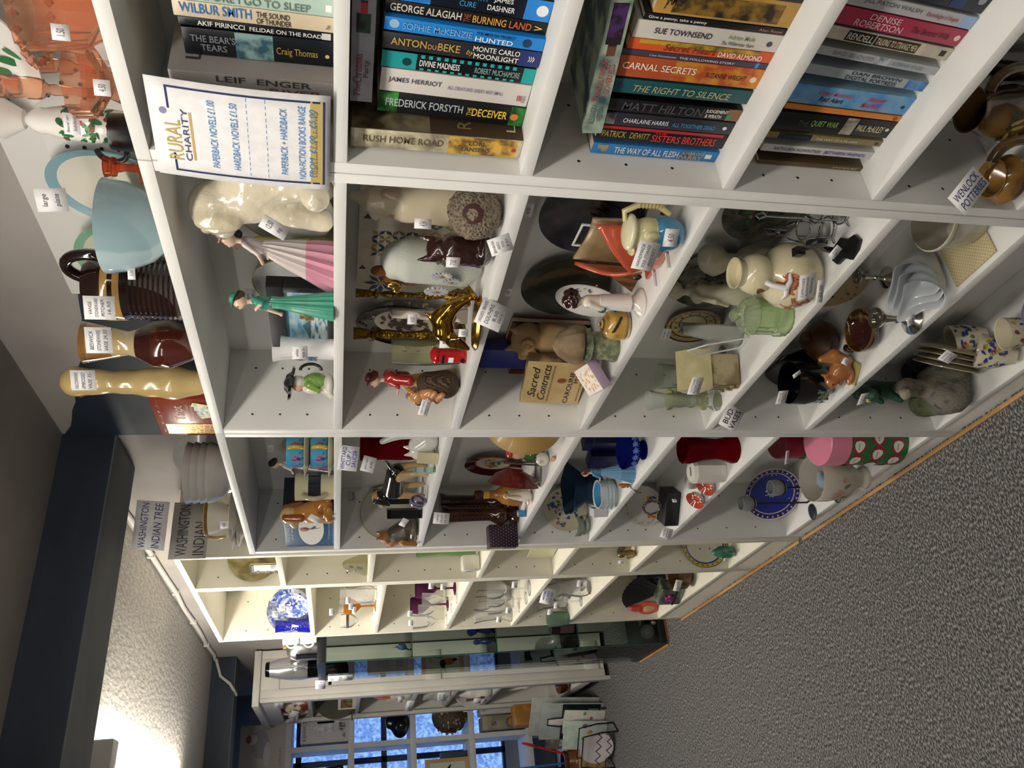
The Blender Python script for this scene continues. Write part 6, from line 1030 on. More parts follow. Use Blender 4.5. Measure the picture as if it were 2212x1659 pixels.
# third row
t = thing('tan_bowl', 'wide tan lacquered bowl stood on its rim at the near end of the third row', 'bowl', -.785, .083, C3)
b = B(); b.lathe([(0, .0), (.03, 0), (.06, .006), (.085, .02), (.1, .042), (.097, .042), (.08, .024), (.05, .01), (0, .006)], 44); o = b.ob('bowl', M('#a98850', 'noise', '#b2925a', s=14, r=.35, coat=.2), t); o.matrix_local = Matrix.Translation((0, 0, .1)) @ Matrix.Rotation(-pi/2+.14, 4, 'X') if 0 else Matrix.Translation((0, 0, .1)) @ Matrix.Rotation(-pi/2-.05, 4, 'Y')
t = plate('oval_plate', 'dark red oval plate with a flower spray in a white centre', 'plate', (-1.297), None, C3, .165, VC(.15, .5), 4, 0, [(.62, '#4c1418'), (.58, '#b09050'), (0, '#cbc3b4')], dec=spray(26, .0, .4, ['#b83c3c', '#d0a03c', '#4c7a4c', '#5c5c9c'], .14, .09, 95), sx=.8)
plate('display_plate', 'dark blue flowered plate behind the tan bowl', 'plate', (-1.123), None, C3, .1, VC(.15, .5), 4, 0, [(.9, '#2a3048'), (0, '#3c4254')], dec=spray(24, .1, .9, ['#b4b09c', '#8c8c7c'], .14, .08, 96))
x, y, z = (-1.096), .062, C3; t = thing('red_bowl', 'dark red lacquer bowl with a gold inside tilted on its side', 'bowl', x, y, z, -.55)
b = B(); b.lathe([(.02, 0, '#5c1814'), (.024, .006, '#6c1c16'), (.05, .018, '#6c1c16'), (.066, .042, '#6c1c16'), (.068, .044, '#b08c3c'), (.062, .04, '#b08c3c'), (.045, .02, '#a07c30'), (0, .012, '#a07c30')], 44); o = b.ob('bowl', VC(.15, .6), t); o.matrix_local = Matrix.Translation((0, .02, .066)) @ Matrix.Rotation(pi/2-.1, 4, 'X')
b = B(); b.tube([(-.03, .03, .004), (-.03, -.01, .004), (-.035, -.02, .03)], .0025, 6); b.tube([(.03, .03, .004), (.03, -.01, .004), (.035, -.02, .03)], .0025, 6); b.tube([(-.03, .03, .004), (-.02, .036, .1), (.02, .036, .1), (.03, .03, .004)], .0025, 6); b.ob('stand', M('#9a978f', r=.3, m=1), t)
for nm, lab, q, pr in (('gnome_figurine', 'tiny seated figure in green with a red cap beside the tan bowl', (-1.052,0.08,0.985,0.099,0.0239), [('e', (0, 0, .3), (.3, .3, .3), '#3c5c34'), ('e', (0, 0, .7), (.2, .2, .22), '#d0a890'), ('e', (0, 0, .92), (.18, .18, .1), '#a83c34')]), ('miniature_teapot', 'tiny white teapot ornament with dark painted bands', (-1.004,0.055,0.985,0.044,0.0257), [('e', (0, 0, .4), (.4, .4, .4), '#dcd8cc'), ('c', (.3, 0, .4), (.6, 0, .7), .1, .06, '#dcd8cc'), ('e', (0, 0, .82), (.15, .15, .1), '#2c2c30')]), ('pig_ornament', 'small pink pig ornament in a tan boot by the tan bowl', (-0.9433,0.025,0.985,0.014,0.0384), [('e', (0, .1, .4), (.4, .5, .36), '#d09c90'), ('e', (0, -.3, .66), (.3, .26, .26), '#d8a89c'), ('e', (0, -.56, .64), (.12, .08, .1), '#c88880'), ('e', (.1, .4, .3), (.3, .3, .28), '#b87830')])):
    dog(nm, lab, q, -.8, pr, .05, .04)
q = (-1.353,0.085,0.985,0.138,0.0671); lat('wooden_bell', 'turned wooden bell shaped bottle with a brass collar', 'ornament', q, [(1, 0, '#8c5c2c'), (1.05, .1, '#9c682f'), (.95, .3, '#a87434'), (.75, .42, '#9c682f'), (.5, .5, '#8c5a28'), (.36, .56, '#8c5a28'), (.34, .68, '#b89038'), (.36, .78, '#b89038'), (.3, .8, '#3c1c10'), (.42, .88, '#3c1c10'), (.36, .98, '#3c1c10'), (0, 1, '#3c1c10')], VC(.25, .4), 'body', 32)
t = dog('couple_figurine', 'white porcelain angel couple figurine in front of the wooden bell', (-1.214,0.04,0.985,0.076,0.0708), -.7, [('c', (-.12, 0, .1), (-.1, 0, .55), .22, .12, '#d8d0c8'), ('c', (.14, .02, .1), (.1, .02, .6), .22, .12, '#e0d8d0'), ('e', (-.1, -.02, .74), (.1, .1, .11), '#dcc4b4'), ('e', (.1, 0, .82), (.1, .1, .11), '#dcc4b4'), ('e', (.1, .05, .88), (.1, .1, .08), '#b89c60'), ('e', (-.1, .04, .8), (.1, .1, .08), '#8c8478'), ('e', (.32, .06, .6), (.14, .05, .26), '#dcd8c4'), ('e', (-.3, .06, .55), (.12, .05, .22), '#d8d4c4'), ('e', (0, -.1, .05), (.36, .26, .07), '#d4a8a4')], .026, .03)
WD = M('#2a1109', 'noise', '#3a190d', s=12, r=.18, coat=.6)
for i, (q, lab) in enumerate((((-1.442,0.11,0.985,0.223,0.061), 'carved dark brown wooden pillar further back behind the couple'), ((-1.414,0.045,0.985,0.226,0.0623), 'carved dark brown wooden pillar with a ball foot at the shelf front'))):
    t = lat('carved_pillar', lab, 'ornament', q, [(.9, 0), (1, .02), (.95, .08), (.6, .12), (.75, .15), (1.02, .2), (1.02, .26), (.8, .32), (.62, .36), (.66, .6), (.72, .9), (.9, .96), (.92, 1), (0, 1)], WD, 'shaft', 28, 'carved wooden pillars')
    b = B()
    for k in range(10):
        for a in range(3): b.obox((q[4]*.34*math.cos(-1.2+a*.5), q[4]*.34*math.sin(-1.2+a*.5), q[3]*(.4+k*.05)), (.003, .005, q[3]*.03), (0, 0, -1.2+a*.5), None)
    b.ob('carved_pattern', M('#44201a', r=.25), t)
x, y, z = (-1.426,-0.012,1.037); t = thing('spotted_box', 'dark purple gift box with white spots and a small yellow picture', 'box', x, .03, C3, -.2); bw = .052
B().box(-bw/2, bw/2, -.03, .035, 0, .085, bev=.001).ob('carton', M('#2a1428', 'vor', '#2a1428', s=60, r=.4), t)
g = B()
for i in range(7):
    for j in range(11):
        cx, cz = -bw/2+.004+i*.0074+(j % 2)*.0037, .005+j*.0076
        if cx < bw/2-.003: g.add([(cx+.0012*math.cos(a), -.0304, cz+.0012*math.sin(a)) for a in [k*pi/3 for k in range(6)]], [tuple(range(6))])
        g.add([(bw/2+.0004, -.028+i*.009+(j % 2)*.0045+.0012*math.cos(a), cz+.0012*math.sin(a)) for a in [k*pi/3 for k in range(6)]], [tuple(range(6))])
o = g.ob('white_spots', M('#b4a8b4', r=.5), t, sm=0); o['kind'] = 'stuff'
B().box(-.012, .022, -.031, -.0302, .042, .078).ob('label_picture', M('#b0a050', 'noise', '#4c5a34', s=120, r=.5), t)
x, y, z = (-1.304), .022, C3; t = thing('small_blue_box', 'tiny blue box with flowers painted on its lid', 'box', x, y, z, -.4); B().box(-.012, .012, -.009, .009, 0, .022, bev=.001).ob('carton', M('#3f84b4', r=.4), t); bl('flowers', t, [('e', (-.004+.004*i, 0, .022), (.004, .005, .002), ['#d08c5c', '#c8607c', '#d8c8a0'][i]) for i in range(3)], 1, VC(.4), .0012, .001)
# fourth row: blue things
COB = CER('#141f6c', '#101a58'); COBG = glassb('#1c2c94', .35, .06)
q = (-0.9562,0.055,0.745,0.058,0.0984); t = lat('blue_glass_bowl', 'cobalt blue cut glass bowl on a short foot near the upright', 'bowl', q, [(.5, 0), (.52, .08), (.3, .14), (.34, .2), (.8, .45), (1, .95), (1.0, 1), (.95, .98), (.74, .5), (0, .28)], COBG, 'bowl', 36, flute=.02, fn=18)
wrapdec(t, lambda zz: q[4]*.46, [(-50+22*i, q[3]*.68, .022, .004, k*45, '#5c74cc') for i in range(-3, 4) for k in range(4)], 'cut_stars')
for i, (yy, xx2, hh, yw) in enumerate((((-1.101), .14, .11, 0), ((-1.134), .125, .085, .3))):
    t = thing('navy_box', ['tall navy box in the shadow behind the blue bowl', 'short navy box lying behind the blue lady'][i], 'box', yy, xx2, C4, yw); B().box(-.025, .025, -.018, .018, 0, hh, bev=.001).ob('carton', M('#1c1c4c', r=.35), t); B().box(-.0255, .0255, -.0185, .0185, hh*.8, hh*.82).ob('lid_edge', M('#3c3c8c', r=.3), t)
q = (-1.062,0.04,0.745,0.147,0.0728); lady('figurine', 'porcelain lady in a pale blue gown between the blue bowl and the woven pot', q, '#6c9cc0', '#7caad0', '#6496bc', '#5c3c2c', yaw=-1.0, flute=.04, wide=.8)
x, y, z, h, w = (-1.335,0.1,0.745,0.096,0.1232); t = thing('frilled_vase', 'dark grey blue glass vase with a frilled rim', 'vase', x, y, z)
b = B(); b.lathe([(w*.4, 0), (w*.42, h*.05), (w*.36, h*.3), (w*.34, h*.5), (w*.5, h*.8), (w*.62, h), (w*.59, h), (w*.46, h*.78), (w*.3, h*.5), (0, h*.1)], 48, flute=.07, fn=5); b.ob('vase', glassb('#3c5674', .45, .06), t)
q = (-1.216,0.04,0.745,0.051,0.083); t = lat('woven_pot', 'white basket weave pot with a sky blue inside', 'pot', q, [(.75, 0, '#c8ced0'), (.95, .15, '#c8ced0'), (1, .5, '#c8ced0'), (.94, .85, '#c8ced0'), (.98, .95, '#d4d8d8'), (.98, 1, '#d4d8d8'), (.84, .97, '#4c98c8'), (.8, .3, '#4c98c8'), (0, .2, '#4c98c8')], VC(.2, .5), 'pot', 40, flute=.015, fn=20)
b = B()
for k in range(3): b.lathe([(q[4]*.505, q[3]*(.2+.2*k)), (q[4]*.515, q[3]*(.215+.2*k)), (q[4]*.505, q[3]*(.23+.2*k))], 40, col='#8cb4c0')
b.ob('woven_bands', VC(.25), t)
x, y, z = (-1.083), .012, C4; t = thing('wooden_pendant', 'small painted wooden mask pendant with a black cord over the shelf edge', 'pendant', x, y, z, -.6)
bl('mask', t, [('e', (0, 0, .018), (.011, .005, .018), '#a8703c'), ('e', (0, -.005, .022), (.006, .002, .006), '#2c6a9c'), ('e', (0, -.005, .01), (.006, .002, .003), '#3c2414'), ('e', (.005, -.005, .027), (.003, .002, .003), '#c84c34')], 1, VC(.4), .0016, .001); B().tube([(.004, 0, .003), (.012, -.008, .001), (.02, -.016, -.012), (.014, -.018, -.024), (.005, -.016, -.022), (0, -.01, .0), (-.002, 0, .004)], .0009, 6).ob('cord', BLACKP, t, sm=60)
t = plate('scalloped_plate', 'cream scalloped plate with blue and purple flowers leaning by the far side panel', 'plate', -1.488, .1, C4, .135, CER('#d0c9b2'), 8, 1.4, dec=spray(34, .35, .85, ['#5c4c7c', '#34549c', '#4c7a54', '#a0506c'], .16, .1, 101))
tag(t, (-1.482,0.1,0.8294), .03, .022, 'PLATE|7.00', .4, mat=M('#b4aab4', r=.7))
x, y, z = (-1.312), .03, C4; t = thing('small_carton', 'small white carton with a price beside the woven pot', 'box', x, y, z, -.5); B().box(-.02, .02, -.012, .012, 0, .042, bev=.001).ob('carton', M('#c4c0c8', r=.6), t); tag(t, (x, .014, z+.034), .014, .012, '5.-', -.5)
for i in range(3): lat('glass_dish', ['lowest clear glass dish of the small stack', 'middle clear glass dish of the small stack', 'top clear glass dish of the small stack'][i], 'dish', ((-1.489), .045, C4+.011*i, .018, .06), [(.5, 0), (.6, .1), (1, .9), (1.02, 1), (.95, .95), (.5, .3), (0, .25)], glassb('#f0f4f0', .16), 'dish', 24, 'stacked glass dishes', flute=.03, fn=12)
# fifth row
q = (-0.9633,0.06,0.492,0.153,0.0745); lat('red_vase', 'large ruby glass vase with a flared foot in the fifth row', 'vase', q, [(1, 0), (1.02, .06), (.8, .2), (.7, .35), (.8, .6), (1.05, .85), (1, .95), (.9, .95), (.9, .82), (.62, .5), (0, .2)], RG, 'vase', 36, flute=.015, fn=12)
x, y, z, h, w = (-1.05,0.035,0.492,0.092,0.067); t = thing('money_box', 'white octagonal china money box printed with a nursery scene', 'money box', x, y, z, -.3)
B().lathe([(w*.46, 0), (w*.5, h*.06), (w*.5, h*.9), (w*.42, h), (0, h)], 8, Matrix.Rotation(pi/8, 4, 'Z')).ob('body', CER('#dcdad4'), t, sm=20); B().box(-.002, .002, -.012, .012, h, h+.0006).ob('coin_slot', BLACKP, t)
for k, (u, v, ww, hh, c) in enumerate(((0, .5, .026, .03, '#8c8c84'), (-.4, .3, .012, .014, '#b88c7c'), (-.38, .7, .01, .012, '#b07c6c'))):
    b = B(); a = -pi/2+u*1.6; b.obox((w*.465*math.cos(a), w*.465*math.sin(a), h*v), (ww, .0008, hh), (0, 0, a+pi/2)); b.ob('printed_picture', M(c, 'noise', '#dcdad4', s=160, r=.4), t)
for i in range(2):
    x, y, z = ((-1.197), (-1.119))[i], (.022, .03)[i], C5+.0; t = thing('painted_bowl', ['small red flower painted bowl, left of the pair beside the money box', 'small red flower painted bowl, right of the pair beside the money box'][i], 'bowl', x, y, z, -.4, 'red painted bowls'); b = B(); b.lathe([(.012, 0, '#d4ccc0'), (.022, .006, '#d4ccc0'), (.027, .02, '#2c2420'), (.028, .021, '#b04438'), (.024, .018, '#b04438'), (.012, .006, '#c8584c'), (0, .005, '#c8584c')], 28); o = b.ob('bowl', VC(.15, .6), t); o.rotation_euler = (.75, 0, .5)
    b = B(); [b.lathe([(.0035, .0075), (.003, .0082)], 8, Matrix.Translation((.013*math.cos(a), .013*math.sin(a), .003))) for a in [k*pi/4 for k in range(8)]]; o = b.ob('painted_flowers', M('#d8c8a8', r=.3), t); o.rotation_euler = (.75, 0, .5)
x, y, z = (-1.182), .09, C5; t = thing('wrapped_flutes', 'pale tube packet of wrapped glasses lying aslant behind the money box', 'packet', x, y, z, .5); o = B().box(-.05, .05, -.018, .018, 0, .03, bev=.006).ob('wrapper', M('#8f8a86', 'noise', '#b8b2ac', s=40, r=.2), t); B().tube([(-.04, -.019, .02), (.045, -.019, .02)], [.006, .003], 8).ob('flute_stem', glassb('#d0d0d0', .3), t)
h = .045; t = thing('black_box', 'matt black carton lying at the far side of the fifth row', 'box', (-1.381), .065, C5, .86); w = .105; B().box(-w/2, w/2, -.032, .032, 0, h, bev=.001).ob('carton', M('#17181b', r=.5), t); tag(t, (w*.3, -.034, h*.5), .02, .016, '15.00', .86, world=False)
t = thing('ornate_frame', 'small ornate silver oval frame on the black box', 'frame', (-1.378), .06, C5+h+.0004, .8)
b = B(); b.tube([(.02*math.cos(a), 0, .03+.026*math.sin(a)) for a in [i*pi/14 for i in range(28)]], .003, 8, closed=True); [b.lathe([(0, -.004), (.004, 0), (0, .004)], 6, Matrix.Translation((.0235*math.cos(a), 0, .03+.0295*math.sin(a)))) for a in [i*pi/8 for i in range(16)]]; b.ob('rim', M('#5c4c50', 'noise', '#b8a8a8', s=200, r=.3, m=1), t, sm=60); B().lathe([(.02, 0), (.02, .001)], 28, Matrix.Translation((0, .001, .03)) @ Matrix.Rotation(pi/2, 4, 'X'), sx=1, sy=1.3).ob('picture', M('#a8a4a4', r=.3), t)
x, y, z = (-1.5), .1, C5; t = plate('flower_dish', 'white shell edged dish painted with fruit leaning at the far end of the fifth row', 'dish', -1.485, .105, C5, .13, CER('#d4d2cc'), 9, 1.45, dec=lambda g, r: (spray(20, .4, .75, ['#e0a030', '#3c8c3c', '#2f4cb0', '#d8683c', '#c8b040'], .22, .14, 111, 200, 320)(g, r), spray(20, .8, .92, ['#b89850'], .08, .05, 112)(g, r)))
t, put, bar = sheet('shelf_label', 'handwritten card hanging over the fifth shelf edge by the black box', (-1.399,-0.015,0.5308), (.55, .8, -.3), (.1, .1, 1), .032, .036); [put(s_, .5, v, .7, .13, '#6c6c78') for s_, v in (('SHELL DISH', .75), ('HAND', .5), ('PAINTED', .25))]
# bottom row
SM = M('#8c2038', 'vor', '#8c2038', s=1, r=.35)
for i, (q, lab, lc) in enumerate((((-1.048,0.11,0.07,0.238,0.1096), 'red christmas tin with round white faces behind the flowered bowl', '#8c1c34'), ((-0.8937,0.05,0.07,0.223,0.126), 'larger red and green christmas tin with a pink lid', '#d8849c'))):
    x, y, z, h, w = q; t = thing('round_tin', lab, 'tin', x, y, z, 0, 'christmas tins'); R_ = w/2
    B().lathe([(R_, 0), (R_, h*.8), (R_*.98, h*.8)], 48).ob('tin', M('#23703c', r=.3), t); B().lathe([(R_*1.02, h*.74), (R_*1.02, h*.99), (R_*.98, h), (0, h)], 48).ob('lid', M(lc, r=.3), t)
    it1, it2 = [], []
    for k in range(9):
        for j in range(3): an = k*40+(j % 2)*20; zz = h*(.14+.25*j); it1 += [(an, zz, .046, .046, 0, '#a0243c')]; it2 += [(an, zz, .032, .028, 0, '#e0dcd4')]
    wrapdec(t, lambda zz: R_, it1, 'red_rings', VC(.35)); wrapdec(t, lambda zz: R_+.0008, it2, 'white_faces', VC(.35)); wrapdec(t, lambda zz: R_+.0016, [(a[0]+d, a[1]+.002, .003, .003, 0, '#1c1a1c') for a in it2 for d in (-5, 0, 5)], 'face_dots', VC(.35))
x, y, z, h, w = (-1.048,0.03,0.07,0.165,0.126); t = lat('footed_bowl', 'grey white footed bowl painted with flowers and holding a plastic bag', 'bowl', (x, y, z, h, w), [(.5, 0), (.52, .06), (.42, .12), (.44, .18), (.85, .4), (1, .75), (1.0, .98), (.97, 1), (.94, .74), (.78, .42), (0, .3)], CER('#c4beb2'), 'bowl', 44)
wrapdec(t, lambda zz: float(np.interp(zz, [.18*h, .4*h, .75*h], [.22*w, .425*w, .5*w])), [(-70+math.cos(a)*9, h*.68+math.sin(a)*.011, .018, .011, math.degrees(a), '#c89c8c') for a in [i*2*pi/5 for i in range(5)]]+[(-70, h*.68, .008, .008, 0, '#c8a83c'), (-92, h*.5, .026, .011, 50, '#7c8c54'), (-45, h*.55, .024, .01, 120, '#6c8454'), (-110, h*.4, .02, .014, 20, '#b08c74'), (-30, h*.6, .02, .014, 70, '#c09c8c')])
bl('plastic_bag', t, [('e', (-.01, 0, h*.7), (.03, .026, .02), '#b8c4d4'), ('c', (-.02, 0, h*.72), (.02, .01, h*.9), .014, .006, '#c4ccd8')], 1, glassb('#b4c4d8', .5, .1), .004, .006, noise=.002, nf=200)
t = plate('persian_plate', 'cobalt blue persian style plate with red medallions in a white rim', 'plate', (-1.384), .105, C6, .18, VC(.15, .5), 8, .7, [(.97, '#d4cec0'), (.82, '#1c2a7c'), (.78, '#b8a890'), (.0, '#1f2f8c')], dec=lambda g, r: (leafs([(.47, i*60, .34, .26, i*60, '#8c3430') for i in range(6)]+[(.47, i*60, .24, .16, i*60, '#b88c80') for i in range(6)]+[(.9, i*12, .09, .07, i*12, '#c8a898') for i in range(30)]+[(0, 0, .3, .3, 0, '#6c9cc0')])(g, r), spray(44, .1, .74, ['#c8c0b0', '#6c98c0', '#c8c0b0'], .07, .05, 121)(g, r)))
lat('wooden_bowl', 'brown wooden bowl standing behind the persian plate', 'bowl', ((-1.728), .16, C6, .06, .05), [(.6, 0), (.95, .4), (1, 1), (.9, 1), (0, .2)], M('#7c4c20', 'wave', '#5c3414', s=20, r=.4, det=4), 'bowl')
x, y, z = (-1.321), .045, C6; x2 = (-1.197); t = thing('candle_holder', 'black wire candle holder with two grey glass cups and leaf shaped feet', 'candle holder', (x+x2)/2, y, z)
b = B(); hz = (.19, .155)
for i, sx in enumerate((x-(x+x2)/2, x2-(x+x2)/2)):
    b.tube([(sx, 0, .012), (sx, 0, hz[i])], .0028, 8); b.tube([(sx+.022*math.cos(a), .022*math.sin(a), hz[i]+.012) for a in [k*pi/10 for k in range(20)]], .0022, 6, closed=True); b.tube([(sx, 0, hz[i]), (sx+.02, 0, hz[i]+.012)], .002, 6); b.tube([(sx, 0, hz[i]), (sx-.02, 0, hz[i]+.012)], .002, 6)
b.tube([(x-(x+x2)/2, 0, .014), (x2-(x+x2)/2, 0, .014)], .0028, 8); b.ob('wire_frame', M('#16171a', r=.4), t, sm=60)
for i, sx in enumerate((x-(x+x2)/2, x2-(x+x2)/2)):
    B().lathe([(.014, 0), (.021, .012), (.024, .03), (.021, .046), (.019, .046), (.021, .03), (.012, .004), (0, .004)], 28, Matrix.Translation((sx, 0, hz[i]+.002))).ob('glass_cup', M('#85898c', r=.35, coat=.3), t)
    bl('leaf_foot', t, [('e', (sx+(.012 if i else -.004), -.03, .004), (.02, .026, .0035), '#2c3036')], 1, M('#2c3036', r=.35), .003, .001)
tag(t, (-1.117,-0.01,0.1696), .03, .05, '', .5, .5, .9)
t = thing('wooden_board', 'narrow dark wooden board lying along the back behind the candle holder', 'board', (-1.659), .17, C6); B().box(-.03, .03, -.008, .008, 0, .2, bev=.001).ob('board', M('#4c2c14', 'wave', '#38200e', s=16, r=.4, det=5), t)
t, put, bar = sheet('shelf_label', 'white price slip hanging beside the christmas tin', (-0.9078,0.01,0.3834), (.6, .75, .0), (.5, 0, .8), .036, .014); put('tin 4.00', .5, .5, .7, .4, '#6c6c78')

# ---------------- cream bookcases ----------------
D1 = [z+.0004 for z in ZD1[1:]]; D2 = [z+.0004 for z in ZD2[1:]]
t = plate('gilt_dish', 'oval gilt dish leaning at the top of the narrow cream bookcase', 'dish', -1.845, .1, D1[0], .17, M('#a89c78', 'noise', '#7c7450', s=20, r=.2, m=.6), 8, 1.45)
x, y, z = (-1.774), .035, D1[0]; t = thing('framed_photo', 'jewelled photo frame with silver leaves in the narrow cream bookcase', 'frame', x, y, z, .15); hw, hh = .028, .085
b = B(); [b.tube(p, .003, 6) for p in ([(-hw, 0, .003), (-hw, 0, hh)], [(hw, 0, .003), (hw, 0, hh)], [(-hw, 0, hh), (hw, 0, hh)], [(-hw, 0, .003), (hw, 0, .003)])]; b.ob('frame', M('#b8a470', r=.25, m=1), t, sm=60)
b = B(); [b.obox((-hw+.004*math.sin(i*2), -.003, .006+i*.009), (.009, .003, .005), (0, .8*(-1)**i, 0)) for i in range(10)]; [b.obox((-hw+.006+i*.008, -.003, hh), (.008, .003, .006), (0, .8*(-1)**i, 0)) for i in range(7)]; b.ob('jewelled_leaves', M('#c8c8c0', r=.15, m=.8), t, sm=0)
B().box(-hw, hw, .001, .003, .003, hh).ob('picture', PAPER, t); tag(t, (x+.006, y-.004, z+.024), .03, .02, '5.00', .15)
x, y, z = (-1.814), .05, D1[1]; t = thing('crystal_award', 'clear crystal pyramid award holding a blue badge', 'ornament', x, y, z, -.2)
B().lathe([(.036, 0), (.036, .01), (.012, .075), (0, .08)], 4).ob('crystal', glassb('#e4e2d0', .12, .03), t, sm=0); B().obox((.006, -.014, .024), (.022, .001, .018), (-.25, 0, .3)).ob('blue_badge', M('#3f5f94', r=.4), t); B().obox((.004, -.008, .05), (.014, .001, .014), (-.25, 0, .3)).ob('blue_label', M('#4c6ca0', r=.4), t)
B().tube(ring((-.0, -.02, .052), .016, 0, 'xz', 20), .0012, 6, closed=True).ob('wire_loop', STEEL, t, sm=60)
q = (-1.908,0.1,1.043,0.2,0.0418); lat('green_vase', 'slim green glazed vase in the middle of the narrow cream bookcase', 'vase', q, [(.8, 0), (1, .1), (.6, .6), (.9, .95), (1, 1), (.8, 1), (.4, .6), (0, .2)], CER('#7aa060'), 'vase')
t = plate('floral_bowl', 'white bowl edged with pink flowers on its side beside the square mug', 'bowl', (-1.867), .12, D1[2], .085, CER('#d8d4c4'), 14, dec=spray(18, .55, .9, ['#b86c84', '#6c8c5c', '#a89464'], .2, .12, 131))
x, y, z, h, w = (-1.78,0.03,1.043,0.07,0.046); t = thing('square_mug', 'square white mug printed with a grey dragonfly', 'mug', x, y, z, -.2); w = .052; B().box(-w/2, w/2, -w/2, w/2, 0, .06, bev=.006).ob('mug', CER('#e0ddd0'), t, sm=60); b = B(); b.tube([(0, -w/2-.0004, .02), (.004, -w/2-.0004, .045)], .0007, 6); [b.obox((.003+s*.008, -w/2-.0004, .038), (.014, .0004, .003), (0, s*.5, 0)) for s in (-1, 1)]; b.ob('dragonfly', M('#6c6c70', r=.5), t)
x, y, z = (-1.771), .06, D1[3]; t = thing('shell_card', 'cream card edged with small yellow shells', 'card', x, y, z, .1); o = B().box(-.045, .03, -.002, .002, 0, .09).ob('card', M('#d8d0ac', r=.7), t); bl('shell_edge', t, [('e', (.03, -.002, .008*i), (.005, .003, .005), ['#c8a860', '#d8bc80'][i % 2]) for i in range(12)], 1, VC(.5), .0022, .001)
x, y, z = (-1.848), .08, D1[4]; t = thing('wooden_brush', 'wooden brush with pale bristles lying in the narrow cream bookcase', 'brush', x, y, z, .3); B().box(-.05, .05, -.012, .012, .022, .036, bev=.003).ob('handle', M('#5c4830', r=.5), t); o = B().box(-.045, .02, -.01, .01, 0, .022).ob('bristles', M('#b8a878', 'wave', '#8c7c50', s=200, r=.9, det=1), t)
x, y, z, h, w = (-1.767,0.04,0.495,0.048,0.0543); t = thing('bronze_jug', 'small bronze jug with cherub figures beside the brush', 'jug', x, y, z); bl('body', t, [('c', (0, 0, .15), (0, 0, .5), .3, .26, '#7c6840'), ('c', (0, 0, .5), (0, 0, .95), .18, .28, '#6c5834'), ('e', (.2, -.2, .4), (.14, .12, .24), '#a89468'), ('e', (-.22, -.2, .35), (.14, .12, .22), '#9c8458'), ('e', (.2, -.24, .68), (.09, .09, .1), '#b8a070')], h, VC(.3, .2, .3), .03, .03); tag(t, (x+.01, y-.03, z+.055), .016, .022, '', .5)
t = plate('majolica_plate', 'blue and yellow majolica plate with a scalloped border at the bottom of the narrow bookcase', 'plate', -1.845, .09, D1[5], .17, VC(.15, .5), 8, 1.3, [(.97, '#6c6448'), (.84, '#c8b048'), (.78, '#2c3f94'), (0, '#d0ccbc')], dec=lambda g, r: (leafs([(.45, i*90+45, .4, .2, i*90+45, '#2c48a4') for i in range(4)]+[(.5, i*90, .26, .16, i*90, '#cc9c34') for i in range(4)]+[(.9, i*14, .05, .09, i*14, '#4c4a38') for i in range(26)])(g, r)))
x, y, z, h, w = (-1.783,0.04,0.116,0.074,0.0462); t = thing('fish_vase', 'speckled green fish vase with its mouth open upwards', 'vase', x, y, z, -.4); bl('body', t, [('c', (0, 0, .2), (0, 0, .6), .3, .3, '#2f6a54'), ('c', (0, 0, .6), (.05, 0, .95), .26, .16, '#3c7a60'), ('e', (.3, 0, .2), (.16, .06, .2), '#245844'), ('e', (.1, -.26, .66), (.06, .04, .06), '#d8d0b0')], h, M('vc', r=.12, coat=.7, kind='noise', c2='#9cc0a4', s=120, thr=(.6, .66)), .03, .05); tag(t, (x+.01, y-.03, z+.04), .014, .014, '', .6)
plate('floral_dish', 'white dish with pink roses lying at the very bottom of the narrow bookcase', 'dish', (-1.692), .1, D1[5], .1, CER('#dcd8d4'), 30, dec=spray(20, .2, .8, ['#b85c74', '#c87c8c', '#7c8c6c'], .2, .14, 135))
# glassware bookcase, from its top row down
WIL = M('#4a66b0', 'noise', '#c4c8d0', s=42, r=.15, coat=.5, thr=(.42, .58))
for lab, x, y, d, yw in (('large blue and white transfer platter leaning on the end panel of the glassware bookcase', -2.574, .105, .175, 1.35), ('small blue and white willow plate in front of the cobalt vase', (-2.288), .055, .12, .55)):
    t = plate('willow_plate', lab, 'plate', x, y, D2[0], d, WIL, 8, yw, dec=lambda g, r: (spray(34, .78, .95, ['#2c48a0', '#3c5ab0'], .14, .1, 141)(g, r), spray(30, .05, .5, ['#2c3f90', '#b8c0d4', '#3c58a8'], .2, .1, 142)(g, r)), grp='blue and white plates')
    tag(t, (x+.03, y-.02, D2[0]+d*.8), .034, .026, '6.00', .7)
lat('cobalt_vase', 'cobalt blue square shouldered vase with a pitted surface', 'vase', (-2.538,0.045,1.604,0.134,0.0588), [(1, 0), (1.02, .02), (.8, .5), (.66, .62), (.8, .95), (.85, 1), (.7, 1), (.55, .62), (0, .1)], M('#14148c', 'vor', '#1f24a8', s=150, r=.12, coat=.6, bump=.5), 'vase', 28)
x, y, z = (-2.516), .02, D2[0]; t = thing('price_card', 'folded price card leaning on the cobalt vase', 'card', x, y, z+.06, .7); B().obox((0, 0, 0), (.028, .001, .026), (-.1, .2, 0)).ob('card', PAPER, t); REST.pop()
x, y, z = (-2.484), .09, D2[0]; t = thing('glass_box', 'clear wrapped glass box standing behind the willow plate', 'box', x, y, z, .2); B().box(-.028, .028, -.02, .02, 0, .16, bev=.002).ob('wrapper', glassb('#dfe2e6', .12, .08), t); B().box(-.02, .02, -.012, .012, .01, .12).ob('blue_pack', M('#7484a8', 'noise', '#c8ccd4', s=50, r=.5), t)
GC = glassb('#ffffff', .1, .03); PUR = glassb('#8c4474', .3, .05); AMBER = glassb('#d89434', .4, .05)
